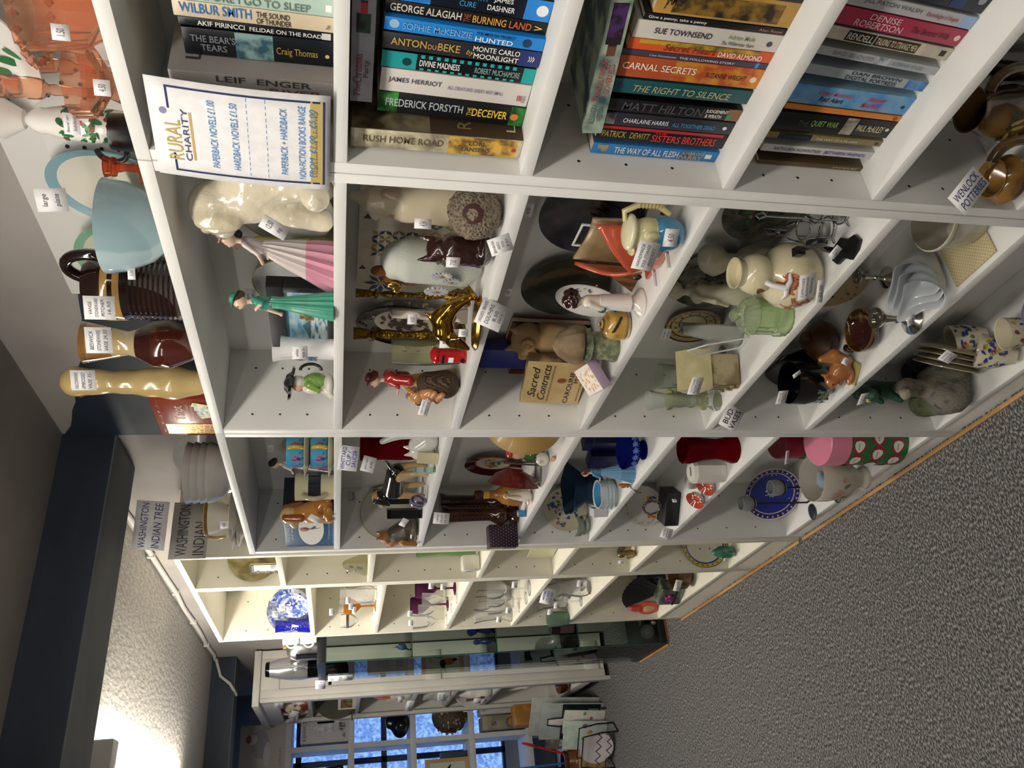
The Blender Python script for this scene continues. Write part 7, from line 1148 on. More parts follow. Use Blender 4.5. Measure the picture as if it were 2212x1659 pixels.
GOB = {'wine': [(.8, 0), (.8, .015), (.12, .05), (.1, .1), (.1, .45), (.5, .55), (.9, .68), (1, .82), (.9, 1), (.86, 1), (.94, .82), (.8, .66), (.3, .54), (0, .52)], 'cut': [(.8, 0), (.8, .02), (.2, .06), (.16, .2), (.24, .25), (.14, .3), (.5, .42), (.85, .6), (.95, .8), (1.0, 1), (.96, 1), (.9, .8), (.75, .58), (0, .42)],
       'tumbler': [(.8, 0), (.85, .03), (.95, .6), (1, 1), (.96, 1), (.9, .5), (.78, .08), (0, .07)], 'jug': [(.7, 0), (.9, .1), (1, .35), (.8, .7), (.7, .85), (.9, 1), (.86, 1), (.66, .85), (.94, .35), (0, .08)], 'vase': [(.9, 0), (.95, .04), (.6, .2), (.55, .4), (.75, .8), (1, 1), (.96, 1), (.7, .8), (.48, .4), (0, .15)]}
def glassware(z, items, where):
    for py, yy, kind, h, w, mat, lab in items:
        t = lat({'wine': 'wine_glass', 'cut': 'wine_glass', 'tumbler': 'glass_tumbler', 'jug': 'glass_jug', 'vase': 'glass_vase'}[kind], lab+' '+where, 'glass', (py, yy, z, h, w), GOB[kind], mat, 'glass', 24, 'glassware on the cream bookcase', flute=.03 if kind == 'cut' else 0, fn=12)
        if kind == 'jug': handle(t, (-w*.45, 0, h*.5), .02, .0035, (pi/2, pi*1.5), mat, 1.3)
    return t
r1 = 'below the willow plates'
t = glassware(D2[1], (((-2.237), .06, 'tumbler', .135, .06, GC, 'tall clear glass in a wrapper'), ((-2.345), .05, 'wine', .12, .06, AMBER, 'amber tinted stemmed glass'), ((-2.59), .11, 'wine', .14, .06, GC, 'clear stemmed glass at the back'), ((-2.521), .04, 'wine', .13, .058, GC, 'clear stemmed glass with a dark band'), ((-2.825), .1, 'tumbler', .13, .05, GC, 'tall ribbed clear glass by the end panel'), ((-2.466), .13, 'jug', .11, .07, GC, 'clear glass jug behind the wrapped glass')), r1)
o = [c for c in bpy.data.objects if c.get('label', '').startswith('clear stemmed glass with a dark band')][0]
B().lathe([(.0275, .098), (.0295, .1), (.0295, .107), (.0275, .109)], 24).ob('dark_band', M('#5c544c', r=.3), o)
for px, py in ((716, 1322), (758, 1310), (752, 1297), (765, 1330)): tag(o, (-2.214,0,1.522) if px == 716 else (-2.148,0,1.454) if px == 758 else (-2.066,0,1.465) if px == 752 else (-2.203,0,1.441), .036, .018, 'glasses', .6)
r2 = 'in the purple goblet row'
t = glassware(D2[2], (((-2.228), .07, 'wine', .15, .07, PUR, 'dark purple goblet nearest the camera end'), ((-2.472), .07, 'wine', .15, .07, PUR, 'plum purple goblet behind the cut glasses'), ((-2.198), .03, 'cut', .13, .05, GC, 'cut stemmed glass in front between the goblets'), ((-2.36), .03, 'wine', .13, .045, GC, 'slim clear stemmed glass'), ((-2.507), .03, 'cut', .14, .062, GC, 'cut wine glass at the far front'), ((-2.758), .12, 'wine', .14, .055, GC, 'clear stemmed glass at the back by the end panel'), ((-2.496), .12, 'cut', .12, .055, GC, 'cut stemmed glass at the back')), r2)
for p in ((-1.938,0,1.186), (-1.956,0,1.143), (-2.31,0,1.229), (-2.459,0,1.214)): tag(t, p, .032, .022, 'glasses', .6)
r3 = 'in the row of plain stemware'
t = glassware(D2[3], (((-2.185), .05, 'wine', .17, .075, GC, 'large clear wine glass nearest the camera end'), ((-2.256), .03, 'wine', .15, .06, GC, 'clear balloon glass second from the camera end'), ((-2.395), .03, 'cut', .13, .05, GC, 'small cut glass in the middle'), ((-2.499), .08, 'wine', .16, .06, GC, 'clear wine glass in the back middle'), ((-2.61), .04, 'vase', .16, .06, GC, 'flared clear vase at the far end'), ((-2.893), .12, 'wine', .15, .055, GC, 'clear wine glass behind the flared vase'), ((-2.539), .12, 'tumbler', .14, .05, GC, 'tall clear tumbler at the back')), r3)
for p in ((-1.951,0,0.891), (-2.455,0,0.8574), (-2.309,0,0.8464)): tag(t, p, .034, .024, 'glasses', .6)
r4 = 'in the row above the gift bag'
t = glassware(D2[4], (((-2.207), .05, 'jug', .13, .075, GC, 'clear glass jug nearest the camera end'), ((-2.503), .1, 'jug', .14, .08, GC, 'tall clear glass jug at the back'), ((-2.336), .03, 'wine', .1, .055, GC, 'small clear sundae glass in front'), ((-2.64), .07, 'vase', .13, .07, GC, 'clear flared glass vase'), ((-2.637), .035, 'tumbler', .09, .065, glassb('#cfe0d4', .15, .04), 'pale green glass tumbler at the far end'), ((-2.94), .12, 'jug', .12, .07, GC, 'clear glass jug behind the green tumbler')), r4)
for p in ((-1.968,0,0.6431), (-2.272,0,0.6562), (-2.372,0,0.6588)): tag(t, p, .034, .026, 'glass|3.00', .6)
t, put, bar = sheet('shelf_label', 'card with blue writing about six glasses hanging over the shelf edge', (-2.069,-0.015,0.7453), (.5, .82, -.3), (.1, .1, 1), .06, .05); [put(s_, .5, v, .6, .16, '#3c50b0', .2) for s_, v in (('6', .8), ('PLAIN', .5), ('12.00', .22))]
# lowest row: fan, coral mask, gift bag, bowls
x, y, z, h, w = (-2.694,0.05,0.119,0.155,0.1259); t = thing('coral_mask', 'coral red painted mask ornament leaning beside the gift bag', 'ornament', x, y, z, .8); bl('mask', t, [('e', (0, 0, .05), (.032, .012, .05), '#c8503c'), ('e', (0, -.01, .05), (.016, .008, .026), '#c89878'), ('c', (0, 0, .09), (0, 0, .125), .016, .012, '#b84838')], 1, M('vc', r=.4), .004, .004)
x, y, z = (-2.609), .08, D2[5]; t = thing('folding_fan', 'black folding fan standing behind the coral mask', 'fan', x, y, z, .3)
b = B(); b.grid(lambda u, v: (math.sin((u-.5)*1.4)*.19*v, .004*(int(u*20) % 2), .005+math.cos((u-.5)*1.4)*.19*v), 20, 1); b.ob('fan_leaf', M('#141418', r=.5), t, sol=.001, sm=0)
x, y, z = (-2.296), .04, D2[5]; t = thing('gift_bag', 'dark green shiny gift bag with a purple bow lying on its side', 'bag', x, y, z, .4); o = B().box(-.05, .05, -.028, .028, 0, .1, bev=.006).ob('bag', M('#3c4438', 'noise', '#6c7464', s=18, r=.15, coat=.5), t, sm=60); bl('bow', t, [('e', (.014*math.cos(i*1.3), -.034, .06+.014*math.sin(i*1.3)), (.01, .008, .007), ['#7c1c5c', '#94286c'][i % 2]) for i in range(6)]+[('e', (0, -.036, .06), (.008, .008, .008), '#a8347c')], 1, VC(.25), .003, .003); b = B(); b.box(-.0505, .0505, -.0285, .0285, .03, .036); b.ob('ribbon', M('#17181a', r=.3), t)
lat('carved_bowl', 'brown carved bowl at the near end of the lowest glassware row', 'bowl', ((-2.165), .07, D2[5], .075, .12), [(.4, 0), (.5, .04), (.9, .4), (1, 1), (.94, 1), (.8, .4), (0, .15)], M('#6c4824', 'wave', '#4c3018', s=14, r=.4, det=5), 'bowl', 36)
lat('dark_jug', 'dark blue black glazed jug behind the carved bowl', 'jug', ((-2.443), .14, D2[5], .11, .07), GOB['jug'], CER('#1c2430'), 'jug', 30)
t, put, bar = sheet('shelf_label', 'white price card lying against the carved bowl', (-2.035,-0.005,0.2435), (.6, .75, -.2), (.3, .2, .9), .044, .03); put('bowl 5.00', .5, .5, .7, .3, '#6c6c78')

# ---------------- glass display cabinet ----------------
XE0, XE1, YE0, YE1, HE = -3.22, -2.785, -.067, .19, 1.583
CG = glass('#f3f8f5', .01); BLK = M('#1a1c1f', r=.4); GREY = M('#b4b3ae', 'noise', '#aeada8', s=6, r=.5)
t = thing('display_cabinet', 'tall glass display cabinet with a black top and base', 'cabinet', XE0, YE0, 0); w, d = XE1-XE0, YE1-YE0
B().box(0, w, 0, d, .012, .045, bev=.002).ob('base', BLK, t); B().box(.005, w-.005, .004, d, 0, .012).ob('wooden_foot', M('#b07a3c', r=.5), t); B().box(0, w, 0, d, HE-.034, HE, bev=.002).ob('top_panel', BLK, t)
B().box(.004, w-.004, d-.006, d-.002, .045, HE-.034).ob('back_panel', M('#bcc2b8', 'noise', '#b2b8ae', s=5, r=.25), t)
B().box(w-.006, w-.001, .004, d-.007, .045, HE-.034).ob('side_pane', CG, t); B().box(.001, .006, .004, d-.007, .045, HE-.034).ob('side_pane', CG, t); B().box(.006, w-.007, .001, .006, .045, HE-.034).ob('front_pane', CG, t)
B().box(w-.0075, w-.0005, .0005, .0035, .045, HE-.034).ob('pane_edge', M('#1c4a40', r=.1), t)
ZE = (1.186, .812, .434)
for z in ZE: B().box(.012, w-.012, .012, d-.012, z-.006, z).ob('glass_shelf', CG, t); B().box(w-.013, w-.012, .012, d-.012, z-.006, z).ob('shelf_edge', M('#56746a', r=.1), t)
B().box(-.004, .02, -.016, .0, HE-.06, HE-.045).ob('lock', M('#2a2c30', r=.3, m=1), t)
BG = glassb('#3c4890', .45, .05); CLG = glassb('#d8dce4', .2, .04)
for nm, lab, p, pr, mat in (
 ('glass_bird', 'blue and clear glass bird ornament on the top shelf of the glass cabinet', (-2.86, .08, ZE[0]), [('e', (0, 0, .025), (.022, .016, .024), '#'), ('c', (0, 0, .05), (-.004, -.01, .075), .01, .007, '#'), ('c', (0, 0, .05), (.03, .01, .085), .008, .003, '#')], BG),
 ('glass_fish', 'blue spiky glass fish on the top shelf near the cabinet front', (-2.88, -.0, ZE[0]), [('e', (0, 0, .03), (.03, .014, .02), '#'), ('c', (.02, 0, .03), (.05, 0, .05), .01, .004, '#'), ('c', (-.0, 0, .045), (.01, 0, .075), .006, .002, '#'), ('c', (-.01, 0, .02), (-.02, -.01, .0), .006, .004, '#')], M('#2f4c8c', 'noise', '#7c94c0', s=90, r=.1, coat=.6)),
 ('glass_dolphin', 'dark blue glass dolphin ornament beside a printed card on the middle shelf', (-2.87, .06, ZE[1]), [('c', (0, 0, .005), (0, 0, .05), .022, .01, '#'), ('c', (-.03, 0, .055), (.01, -.01, .08), .012, .018, '#'), ('c', (.01, -.01, .08), (.035, -.01, .06), .018, .005, '#')], BG),
 ('glass_horse', 'clear and blue glass animal at the front of the middle shelf', (-2.86, -.0, ZE[1]), [('e', (0, 0, .03), (.02, .014, .03), '#'), ('e', (-.006, 0, .07), (.014, .012, .018), '#'), ('c', (.01, 0, .03), (.012, 0, .002), .008, .007, '#')], M('#2c3478', r=.08, coat=.8)),
 ('glass_swan', 'brown streaked glass swan behind the mauve candle jug', (-2.88, .1, ZE[2]), [('e', (0, 0, .035), (.035, .022, .034), '#'), ('c', (-.01, 0, .05), (-.03, 0, .13), .014, .008, '#'), ('c', (-.03, 0, .13), (-.005, -.01, .16), .009, .006, '#')], M('#3a2224', 'wave', '#b8a48c', s=20, r=.1, coat=.7, det=6, thr=(.7, .95)))):
    t = thing(nm, lab, 'ornament', *p); bl('body', t, [q[:-1]+('#8890a8',) for q in pr], 1, mat, .005, .006)
t = thing('printed_card', 'small printed card in a clear stand on the middle cabinet shelf', 'card', -2.84, .1, ZE[1], .9); B().box(-.035, .035, -.001, .001, 0, .05).ob('card', M('#c8c4a8', r=.7), t); [txt(t, s, .055, .006, (0, -.0014, .04-.012*i), (1, 0, 0), (0, 0, 1), INK) for i, s in enumerate(('reduced to clear', 'glass animals', 'please ask'))]
t = lat('candle_jug', 'mauve candle in a dark glass holder on the third cabinet shelf', 'candle', (-2.85, .05, ZE[2], .11, .062), [(.9, 0, '#7a5a64'), (1, .04, '#7a5a64'), (1, .95, '#86646e'), (.92, 1, '#8c6c74'), (.6, .97, '#6c4c54'), (0, .95, '#6c4c54')], VC(.4, .2), 'candle', 30); b = B(); b.lathe([(.033, .07), (.037, .075), (.034, .11), (.032, .11)], 24, flute=.08, fn=9, col='#2c1c24'); b.ob('glass_collar', VC(.1, .7), t)
t = thing('plate_on_stand', 'white plate on a wire stand in the lower part of the glass cabinet', 'plate', -3.12, .0, ZE[2]); o = B().lathe([(p[0]*.06, p[1]*.06) for p in PLATE], 36).ob('plate', CER('#c4c4c4'), t); o.matrix_local = Matrix.Translation((0, 0, .066)) @ Matrix.Rotation(pi/2, 4, 'Z') @ Matrix.Rotation(pi/2-.2, 4, 'X'); B().tube([(0, -.03, .002), (.02, 0, .03), (0, .03, .002)], .0018, 6).ob('wire_stand', BLK, t)
t = thing('jewel_case', 'open black jewel case with pearl bracelets on the cabinet floor', 'jewellery', -2.87, .1, .046, .5); B().box(-.05, .05, -.035, .035, 0, .02, bev=.002).ob('base', M('#17181c', r=.6), t); o = B().box(-.05, .05, 0, .012, 0, .07, bev=.002).ob('lid', M('#1c1d22', r=.6), t, (0, .035, .018), (-.35, 0, 0))
for k in range(2): b = B(); [b.lathe([(0, -.003), (.003, 0), (0, .003)], 8, Matrix.Translation((-.045+i*.0065, -.015+k*.02+.006*math.sin(i*.5), .024))) for i in range(14)]; b.ob('pearl_strand', M('#d8d4cc', r=.15, coat=.5), t)
t = thing('framed_tray', 'small tray with a maroon frame leaning on the cabinet floor', 'tray', -2.84, .125, .046, 1.2); [B().box(*bx).ob('frame_rail', M('#401c20', r=.3), t) for bx in ((-.06, .06, -.004, .004, 0, .008), (-.06, .06, -.004, .004, .09, .098), (-.06, -.052, -.004, .004, .008, .09), (.052, .06, -.004, .004, .008, .09))]; B().box(-.052, .052, -.001, .002, .008, .09).ob('panel', M('#8f968c', r=.3), t)
t = thing('paperweight', 'round glass paperweight with a flower inside on the cabinet floor', 'paperweight', -2.84, .0, .046); bl('dome', t, [('e', (0, 0, .03), (.034, .034, .032), '#d8d8d4')], 1, glassb('#dcd8d4', .25, .03), .005, .001); bl('flower', t, [('e', (.01*math.cos(i*1.25), .01*math.sin(i*1.25), .03), (.009, .009, .006), ['#b83c4c', '#d08c94'][i % 2]) for i in range(5)], 1, VC(.3), .003, .002)
for i, (p, c) in enumerate((((-2.8, .03, .046), '#c890a4'), ((-2.81, .06, .046), '#b0a040'))): t = thing('trinket', ['small pink trinket beside the paperweight', 'small yellow green trinket beside the paperweight'][i], 'ornament', *p); bl('body', t, [('e', (0, 0, .012), (.014, .01, .012), c), ('e', (.01, 0, .02), (.008, .007, .008), c)], 1, VC(.15, .6), .003, .003)
# on top of the cabinet
x, y, z = -3.07, .06, HE
t = lat('chrome_cocktail_shaker', 'tall chrome coffee pot with a black lid and base on the glass cabinet', 'pot', (-3.16, -.005, HE, .235, .15), [(.62, 0, '#17181b'), (.64, .18, '#17181b')]+[(.66, .2, '#b8babe'), (.72, .3, '#b8babe'), (.7, .5, '#b8babe'), (.58, .75, '#b8babe'), (.45, .92, '#17181b'), (.44, .98, '#17181b'), (.38, 1, '#17181b')], VC(.12, 0, .85), 'body', 40)
t = thing('chrome_kettle', 'brushed steel domed toaster shaped pot with a black slot on the glass cabinet', 'pot', -3.03, .07, HE, .2); B().lathe([(.064, 0), (.066, .004), (.066, .09), (.058, .118), (.04, .136), (.012, .142), (0, .142)], 40).ob('body', M('#b4b4b4', 'noise', '#a6a6a6', s=60, r=.25, m=.9), t); B().lathe([(.01, .14), (.012, .155), (0, .16)], 16).ob('wooden_knob', M('#b08a54', r=.5), t); b = B(); b.obox((.03, -.061, .05), (.02, .014, .09), (0, 0, .46)); b.ob('slot', BLACKP, t)
t = thing('wire_lamp_arm', 'white bent wire arm of a small lamp standing on the glass cabinet', 'lamp', -2.86, .1, HE); b = B(); b.tube([(0, 0, 0), (0, 0, .16), (-.12, -.03, .12), (-.2, -.06, .09)], .004, 8); b.ob('arm', M('#dcdcdc', r=.4), t, sm=60); B().lathe([(.02, 0), (.022, .003), (.004, .006)], 20).ob('foot', M('#d8d8d8', r=.4), t)
for i in range(2): t = lat('white_mug', ['lower white mug stacked by the end of the cream bookcase', 'upper white mug stacked by the end of the cream bookcase'][i], 'mug', (-2.80, .06, HE+.072*i, .07, .085), [(.8, 0), (.9, .05), (1, .5), (1, 1), (.94, 1), (.9, .1), (0, .08)], CER('#d4d4d2'), 'mug', 30, 'white mugs'); handle(t, (-.03, -.03, .035), .02, .005, (-pi/2, pi/2), CER('#d4d4d2'), 1, -2.3)
for c_, w_, h_, yaw, tx, lab in (((-3.112,-0.075,1.484), .05, .11, .3, 'KEY|FOR|CABINET', 'tall white label taped on the cabinet front pane'), ((-3.216,-0.08,1.574), .07, .045, .4, 'LOCK 16', 'white card hanging from the cabinet lock')):
    t, put, bar = sheet('cabinet_label', lab, c_, (math.cos(yaw), math.sin(yaw), 0), (0, 0, 1), w_, h_); L_ = tx.split('|'); [put(s_, .5, 1-(i+.5)/len(L_), .7, .5/len(L_)*.8, '#4a4a8c') for i, s_ in enumerate(L_)]

# ---------------- white framed bookcase beyond the glass cabinet ----------------
XF0, XF1, YF0, YF1, HF = -4.57, -3.715, -.066, .19, 1.92
FW = M('#d4d0c8', 'noise', '#cecac2', s=5, r=.5); ZF = (1.654, 1.39, 1.075, .853, .603, .16); w, d = XF1-XF0, YF1-YF0
t = thing('painted_bookcase', 'white painted bookcase with a cornice and panelled sides at the far end', 'bookcase', XF0, YF0, 0)
B().box(-.02, w+.02, -.02, d, HF-.035, HF, bev=.004).ob('cornice', FW, t)
for s in (0, 1):
    x0 = s*(w-.02); B().box(x0, x0+.02, .022, d, .03, HF-.035).ob('side_panel', FW, t)
    xo = w-.0 if s else -.006
    for bx in ((.022, .06, .03, HF-.035), (d-.04, d, .03, HF-.035), (.06, d-.04, HF-.13, HF-.035), (.06, d-.04, .95, 1.03), (.06, d-.04, .06, .14)): B().box(xo, xo+.006, bx[0], bx[1], bx[2], bx[3], bev=.001).ob('side_rail', FW, t)
for x0, x1 in ((0, .06), (w-.06, w+.006)): B().box(x0, x1, 0, .022, .0, HF-.035, bev=.002).ob('stile', FW, t)
B().box(.06, w-.06, 0, .022, HF-.12, HF-.035, bev=.001).ob('top_rail', FW, t); B().box(.06, w-.06, 0, .022, .1, .16, bev=.001).ob('bottom_rail', FW, t); B().box(.02, w-.02, d-.008, d, .1, HF-.035).ob('back_panel', FW, t)
for z in ZF: B().box(.02, w-.02, .022, d-.008, z-.02, z, bev=.001).ob('shelf', FW, t)
SMK = glassb('#8c8c80', .35, .06)
t = plate('glass_dish', 'clear oval glass dish leaning on the end panel at the top of the painted bookcase', 'dish', -4.5, .07, ZF[0], .19, glassb('#b4b2a8', .4, .05), 8, 1.3)
t = lat('photo_jar', 'small jar wrapped in a red and cream picture beside the glass dish', 'jar', (-4.22, .0, ZF[0]+.0004, .14, .13), [(.9, 0), (1, .05), (1, .9), (.9, 1), (0, 1)], M('#d8ccb8', 'noise', '#6c3024', s=26, r=.3, thr=(.48, .56)), 'jar', 30); tag(t, (-4.17, -.07, ZF[0]+.08), .07, .05, '', .6, 0, .4)
t = plate('smoked_glass_plate', 'round smoky glass plate with a wavy rim in the second row of the painted bookcase', 'plate', -4.38, .03, ZF[1], .24, SMK, 8, .9)
b = B(); b.tube([(.122*math.cos(a)*(1+.03*math.cos(16*a)), .122*math.sin(a)*(1+.03*math.cos(16*a)), .02) for a in [i*pi/48 for i in range(96)]], .003, 6, closed=True); o = b.ob('wavy_rim', SMK, t, sm=60); o.matrix_local = t.children[0].matrix_local
t = thing('picture_card', 'small framed garden picture in front of the smoky plate', 'picture', -4.16, -.03, ZF[1]+.0004, .5); B().box(-.05, .05, -.004, .004, 0, .1).ob('frame', M('#d4d0c4', r=.5), t); B().box(-.036, .04, -.0046, -.004, .02, .085).ob('picture', M('#6c8c4c', 'noise', '#7c4038', s=40, r=.5), t)
t = plate('abstract_dish', 'oval dish painted in orange and yellow swirls in the third row', 'dish', -4.28, .06, ZF[2], .26, M('#d07c24', 'wave', '#e0d8c4', s=9, r=.15, coat=.5, det=5), 8, .7, sx=.6)
t = thing('abstract_ornament', 'orange and white abstract ornament beside the painted dish', 'ornament', -4.06, -.01, ZF[2]+.0004); bl('body', t, [('c', (0, 0, .02), (0, 0, .1), .035, .03, '#d8d0c0'), ('c', (0, 0, .1), (-.02, 0, .18), .03, .02, '#c86428'), ('c', (.0, 0, .12), (.03, 0, .19), .02, .012, '#b84c24')], 1, VC(.2, .5), .007, .01); tag(t, (-4.03, -.05, ZF[2]+.06), .05, .03, '', .6)
for i, (x, hh, ww, lab) in enumerate(((-4.2, .15, .11, 'white patterned vase in the fourth row of the painted bookcase'), (-4.05, .12, .09, 'white and blue vase with a card in the fourth row'))):
    t = lat('white_vase', lab, 'vase', (x, .01+.02*i, ZF[3]+.0004, hh, ww), [(.6, 0), (.9, .2), (1, .45), (.8, .8), (.9, 1), (.84, 1), (.7, .8), (0, .3)], CER('#dcd6c8') if not i else M('#d4d4d0', 'noise', '#7088b0', s=30, r=.2, thr=(.55, .62)), 'vase', 30)
    if i: tag(t, (x+.03, -.05, ZF[3]+.06), .08, .06, 'vase|4.00', .6)
t = thing('white_bowl', 'large white bowl standing on edge in the fifth row of the painted bookcase', 'bowl', -4.33, .05, ZF[4]+.0004, .9); o = B().lathe([(.03, 0), (.06, .01), (.1, .05), (.105, .07), (.1, .07), (.055, .016), (0, .01)], 40).ob('bowl', CER('#c8c4bc'), t); o.matrix_local = Matrix.Translation((0, 0, .105)) @ Matrix.Rotation(pi/2-.2, 4, 'X')
for i, (x, y, pr, lab) in enumerate(((-4.13, -.02, [('c', (0, 0, .02), (0, 0, .1), .045, .03, '#d8d4cc'), ('c', (0, 0, .1), (-.04, 0, .15), .03, .02, '#d8d4cc'), ('c', (.02, -.03, .03), (-.03, -.04, .12), .012, .01, '#5c4c40')], 'white jug with a black chequered band in the fifth row'), (-4.0, .0, [('e', (0, 0, .04), (.05, .03, .04), '#d8d4d0'), ('c', (.02, 0, .06), (.05, 0, .1), .012, .01, '#d8d4d0')], 'small white ornament beside the chequered jug'))):
    t = thing('white_ornament', lab, 'ornament', x, y, ZF[4]+.0004); bl('body', t, pr, 1, VC(.2, .5), .007, .012)
    if not i: tag(t, (x+.02, -.075, ZF[4]+.07), .05, .05, '', .6)
t = thing('elephant_vase', 'white ceramic watering jug with a long curved spout in the lowest row', 'jug', -4.12, .05, ZF[5]+.0004); bl('body', t, [('c', (0, 0, .05), (.02, 0, .28), .06, .05, '#d8d4cc'), ('c', (-.02, -.02, .1), (-.12, -.04, .2), .022, .016, '#d8d4cc'), ('c', (-.12, -.04, .2), (-.15, -.05, .3), .016, .01, '#d8d4cc')], 1, VC(.15, .6), .009, .015)
t = lat('brown_dish', 'shiny brown dish beside the white watering jug', 'dish', (-4.0, -.01, ZF[5]+.0004, .07, .15), [(.5, 0), (.9, .5), (1, 1), (.92, 1), (0, .2)], CER('#54280f'), 'dish', 30)
t = thing('silver_bag', 'crumpled silver and navy bag on the bottom shelf of the painted bookcase', 'bag', -3.86, .0, ZF[5]+.0004); bl('body', t, [('e', (0, 0, .05), (.06, .04, .05), '#8c8a84'), ('e', (-.02, -.03, .1), (.03, .03, .03), '#1c2c5c'), ('e', (.05, -.02, .04), (.03, .03, .03), '#d0d0cc')], 1, VC(.35, .2), .009, .01)
for c_, tx, lab in (((-4.343,-0.067,1.74), 'sale', 'white label on the far stile of the painted bookcase'), ((-4.009,-0.09,1.098), 'half price', 'narrow label hanging from the third shelf of the painted bookcase'), ((-3.755,-0.067,1.789), 'glass 8.00', 'white label on the top rail of the painted bookcase')):
    t, put, bar = sheet('shelf_label', lab, c_, (.9, .4, -.1), (0, 0, 1), .1, .045); put(tx, .5, .5, .7, .4, '#4a4a8c')

# ---------------- cube shelving before the window ----------------
XG, ZG = -4.7, (1.80, 1.424, 1.041, .667, .292)
YG = (.159, -.216, -.591, -.966); CW = M('#cfd0d4', 'noise', '#c6c8cc', s=5, r=.5)
t = thing('cube_shelving', 'white cube shelving unit standing in front of the window', 'shelving', XG, YG[-1], 0)
for z in ZG: B().box(-.3, 0, 0, YG[0]-YG[-1]+.02, z-.036, z, bev=.001).ob('shelf', CW, t)
for y in YG: B().box(-.298, -.0015, y-YG[-1], y-YG[-1]+.03, .031, 1.763).ob('upright', CW, t)
B().box(-.3, 0, 0, YG[0]-YG[-1]+.02, 0, .03).ob('plinth', CW, t); REST.pop()
def carton(lab, x, y, z, w, d, h, c, rz=0, c2=None, name='carton_box'):
    """box whose printed face looks up the aisle (+x)"""
    t = thing(name, lab, 'box', x, y, z+.0004, rz); B().box(-d, 0, -w/2, w/2, 0, h, bev=.002).ob('carton', M(c, 'noise', c2 or c, s=12, r=.5), t)
    def put(s, u, v, ww, hh, col, sh=0): return txt(t, s, ww*w, hh*h, (.0006, (u-.5)*w, v*h), (0, 1, 0), (0, 0, 1), M(col, r=.6), sh)
    def pan(u0, u1, v0, v1, col, col2=None, nm='printed_picture'): return B().box(-.001, .0005, (u0-.5)*w, (u1-.5)*w, v0*h, v1*h).ob(nm, M(col, 'noise', col2 or col, s=30, r=.5), t)
    return t, put, pan
t, put, pan = carton('white kitchen blender carton in the top row of cubes', XG-.02, -.07, ZG[1], .2, .14, .29, '#c4c2c4'); put('KENWOOD', .47, .92, .76, .07, '#3c3840'); pan(.3, .62, .3, .72, '#a8a8ac', '#dcdce0'); pan(.56, .86, .2, .66, '#dcdcdc', '#c4c4c8'); [pan(.1+.16*i, .24+.16*i, .06, .2, '#5c585c', '#c8c8c8') for i in range(3)]
t, put, pan = carton('dark white appliance carton seen half behind the painted bookcase stile', XG-.02, .078, ZG[2], .15, .12, .28, '#b0aeac'); pan(0, 1, .86, 1, '#2c2c30'); pan(.3, .9, .05, .3, '#8c5c50', '#b4b0ac'); [put('slow cooker', .5, .75-.08*i, .7, .03, '#5c5c60') for i in range(4)]
t, put, pan = carton('white steam iron carton with a picture of the iron standing on the cube shelving', XG-.02, -.17, ZG[0], .26, .14, .27, '#bdb8b4')
bl('iron_picture', t, [('e', (.001, .02, .15), (.002, .08, .05), '#9c9aa4'), ('e', (.0015, -.04, .11), (.002, .07, .02), '#c8c8d0'), ('e', (.002, .05, .2), (.002, .03, .03), '#d0ccd0'), ('e', (.003, .05, .21), (.001, .018, .02), '#7c5450')], 1, VC(.4), .006, .004); txt(t, 'STEAM', .1, .014, (.0006, -.06, .03), (0, 1, 0), (0, 0, 1), M('#8c7878'))
t, put, pan = carton('cream carton with black lettering in the lowest visible row of cubes', XG+.06, .0, ZG[4], .17, .14, .3, '#b8b4b0'); put('SALTER', .45, .93, .7, .07, '#1c1c20'); put('avocado', .4, .86, .5, .05, '#5c5860'); pan(.4, .55, .1, .5, '#8c8a94'); pan(.25, .7, .45, .55, '#8c8a94')
t, put, pan = carton('olive and orange carton beside the cream carton with black lettering', XG+.05, -.135, ZG[4], .085, .16, .29, '#7c7860', 0, '#98947c'); pan(.2, .9, .05, .4, '#8a4c1c', '#c08a34'); put('S', .4, .75, .3, .1, '#2c2c24')
for nm, lab, p, pr, c in (('carved_bear', 'dark brown carved wooden figure in the top row of cubes', (XG-.08, -.4, ZG[1]), [('e', (0, 0, .06), (.06, .1, .06), '#'), ('c', (0, 0, .1), (0, .02, .22), .06, .05, '#'), ('e', (.01, .03, .27), (.045, .05, .05), '#'), ('c', (.03, -.04, .15), (.05, -.08, .05), .03, .025, '#'), ('c', (.03, .06, .15), (.06, .08, .05), .03, .025, '#')], '#231d1c'),
 ('black_camera', 'black vintage camera in the second row of cubes', (XG-.06, -.085, ZG[2]), [('e', (0, 0, .06), (.05, .09, .06), '#'), ('c', (.04, -.02, .055), (.075, -.02, .055), .04, .035, '#'), ('e', (0, .01, .13), (.03, .04, .025), '#')], '#101114'),
 ('grey_stone_vase', 'dark grey wrapped bundle behind the pebble ball', (XG-.2, .06, ZG[3]), [('e', (0, 0, .07), (.06, .07, .07), '#'), ('c', (0, 0, .08), (0, .03, .2), .06, .05, '#')], '#34323a')):
    t = thing(nm, lab, 'ornament', *p); bl('body', t, [q[:-1]+(c,) for q in pr], 1, M(c, r=.3, coat=.3), .012, .02)
t = thing('pebble_lamp', 'round ornament covered in brown and cream pebbles in the third row of cubes', 'ornament', XG-.06, -.068, ZG[3]); r_ = random.Random(9)
bl('core', t, [('e', (0, 0, .12), (.1, .105, .12), '#4c4034')], 1, M('#4c4034', r=.7), .014, .01); PB = []
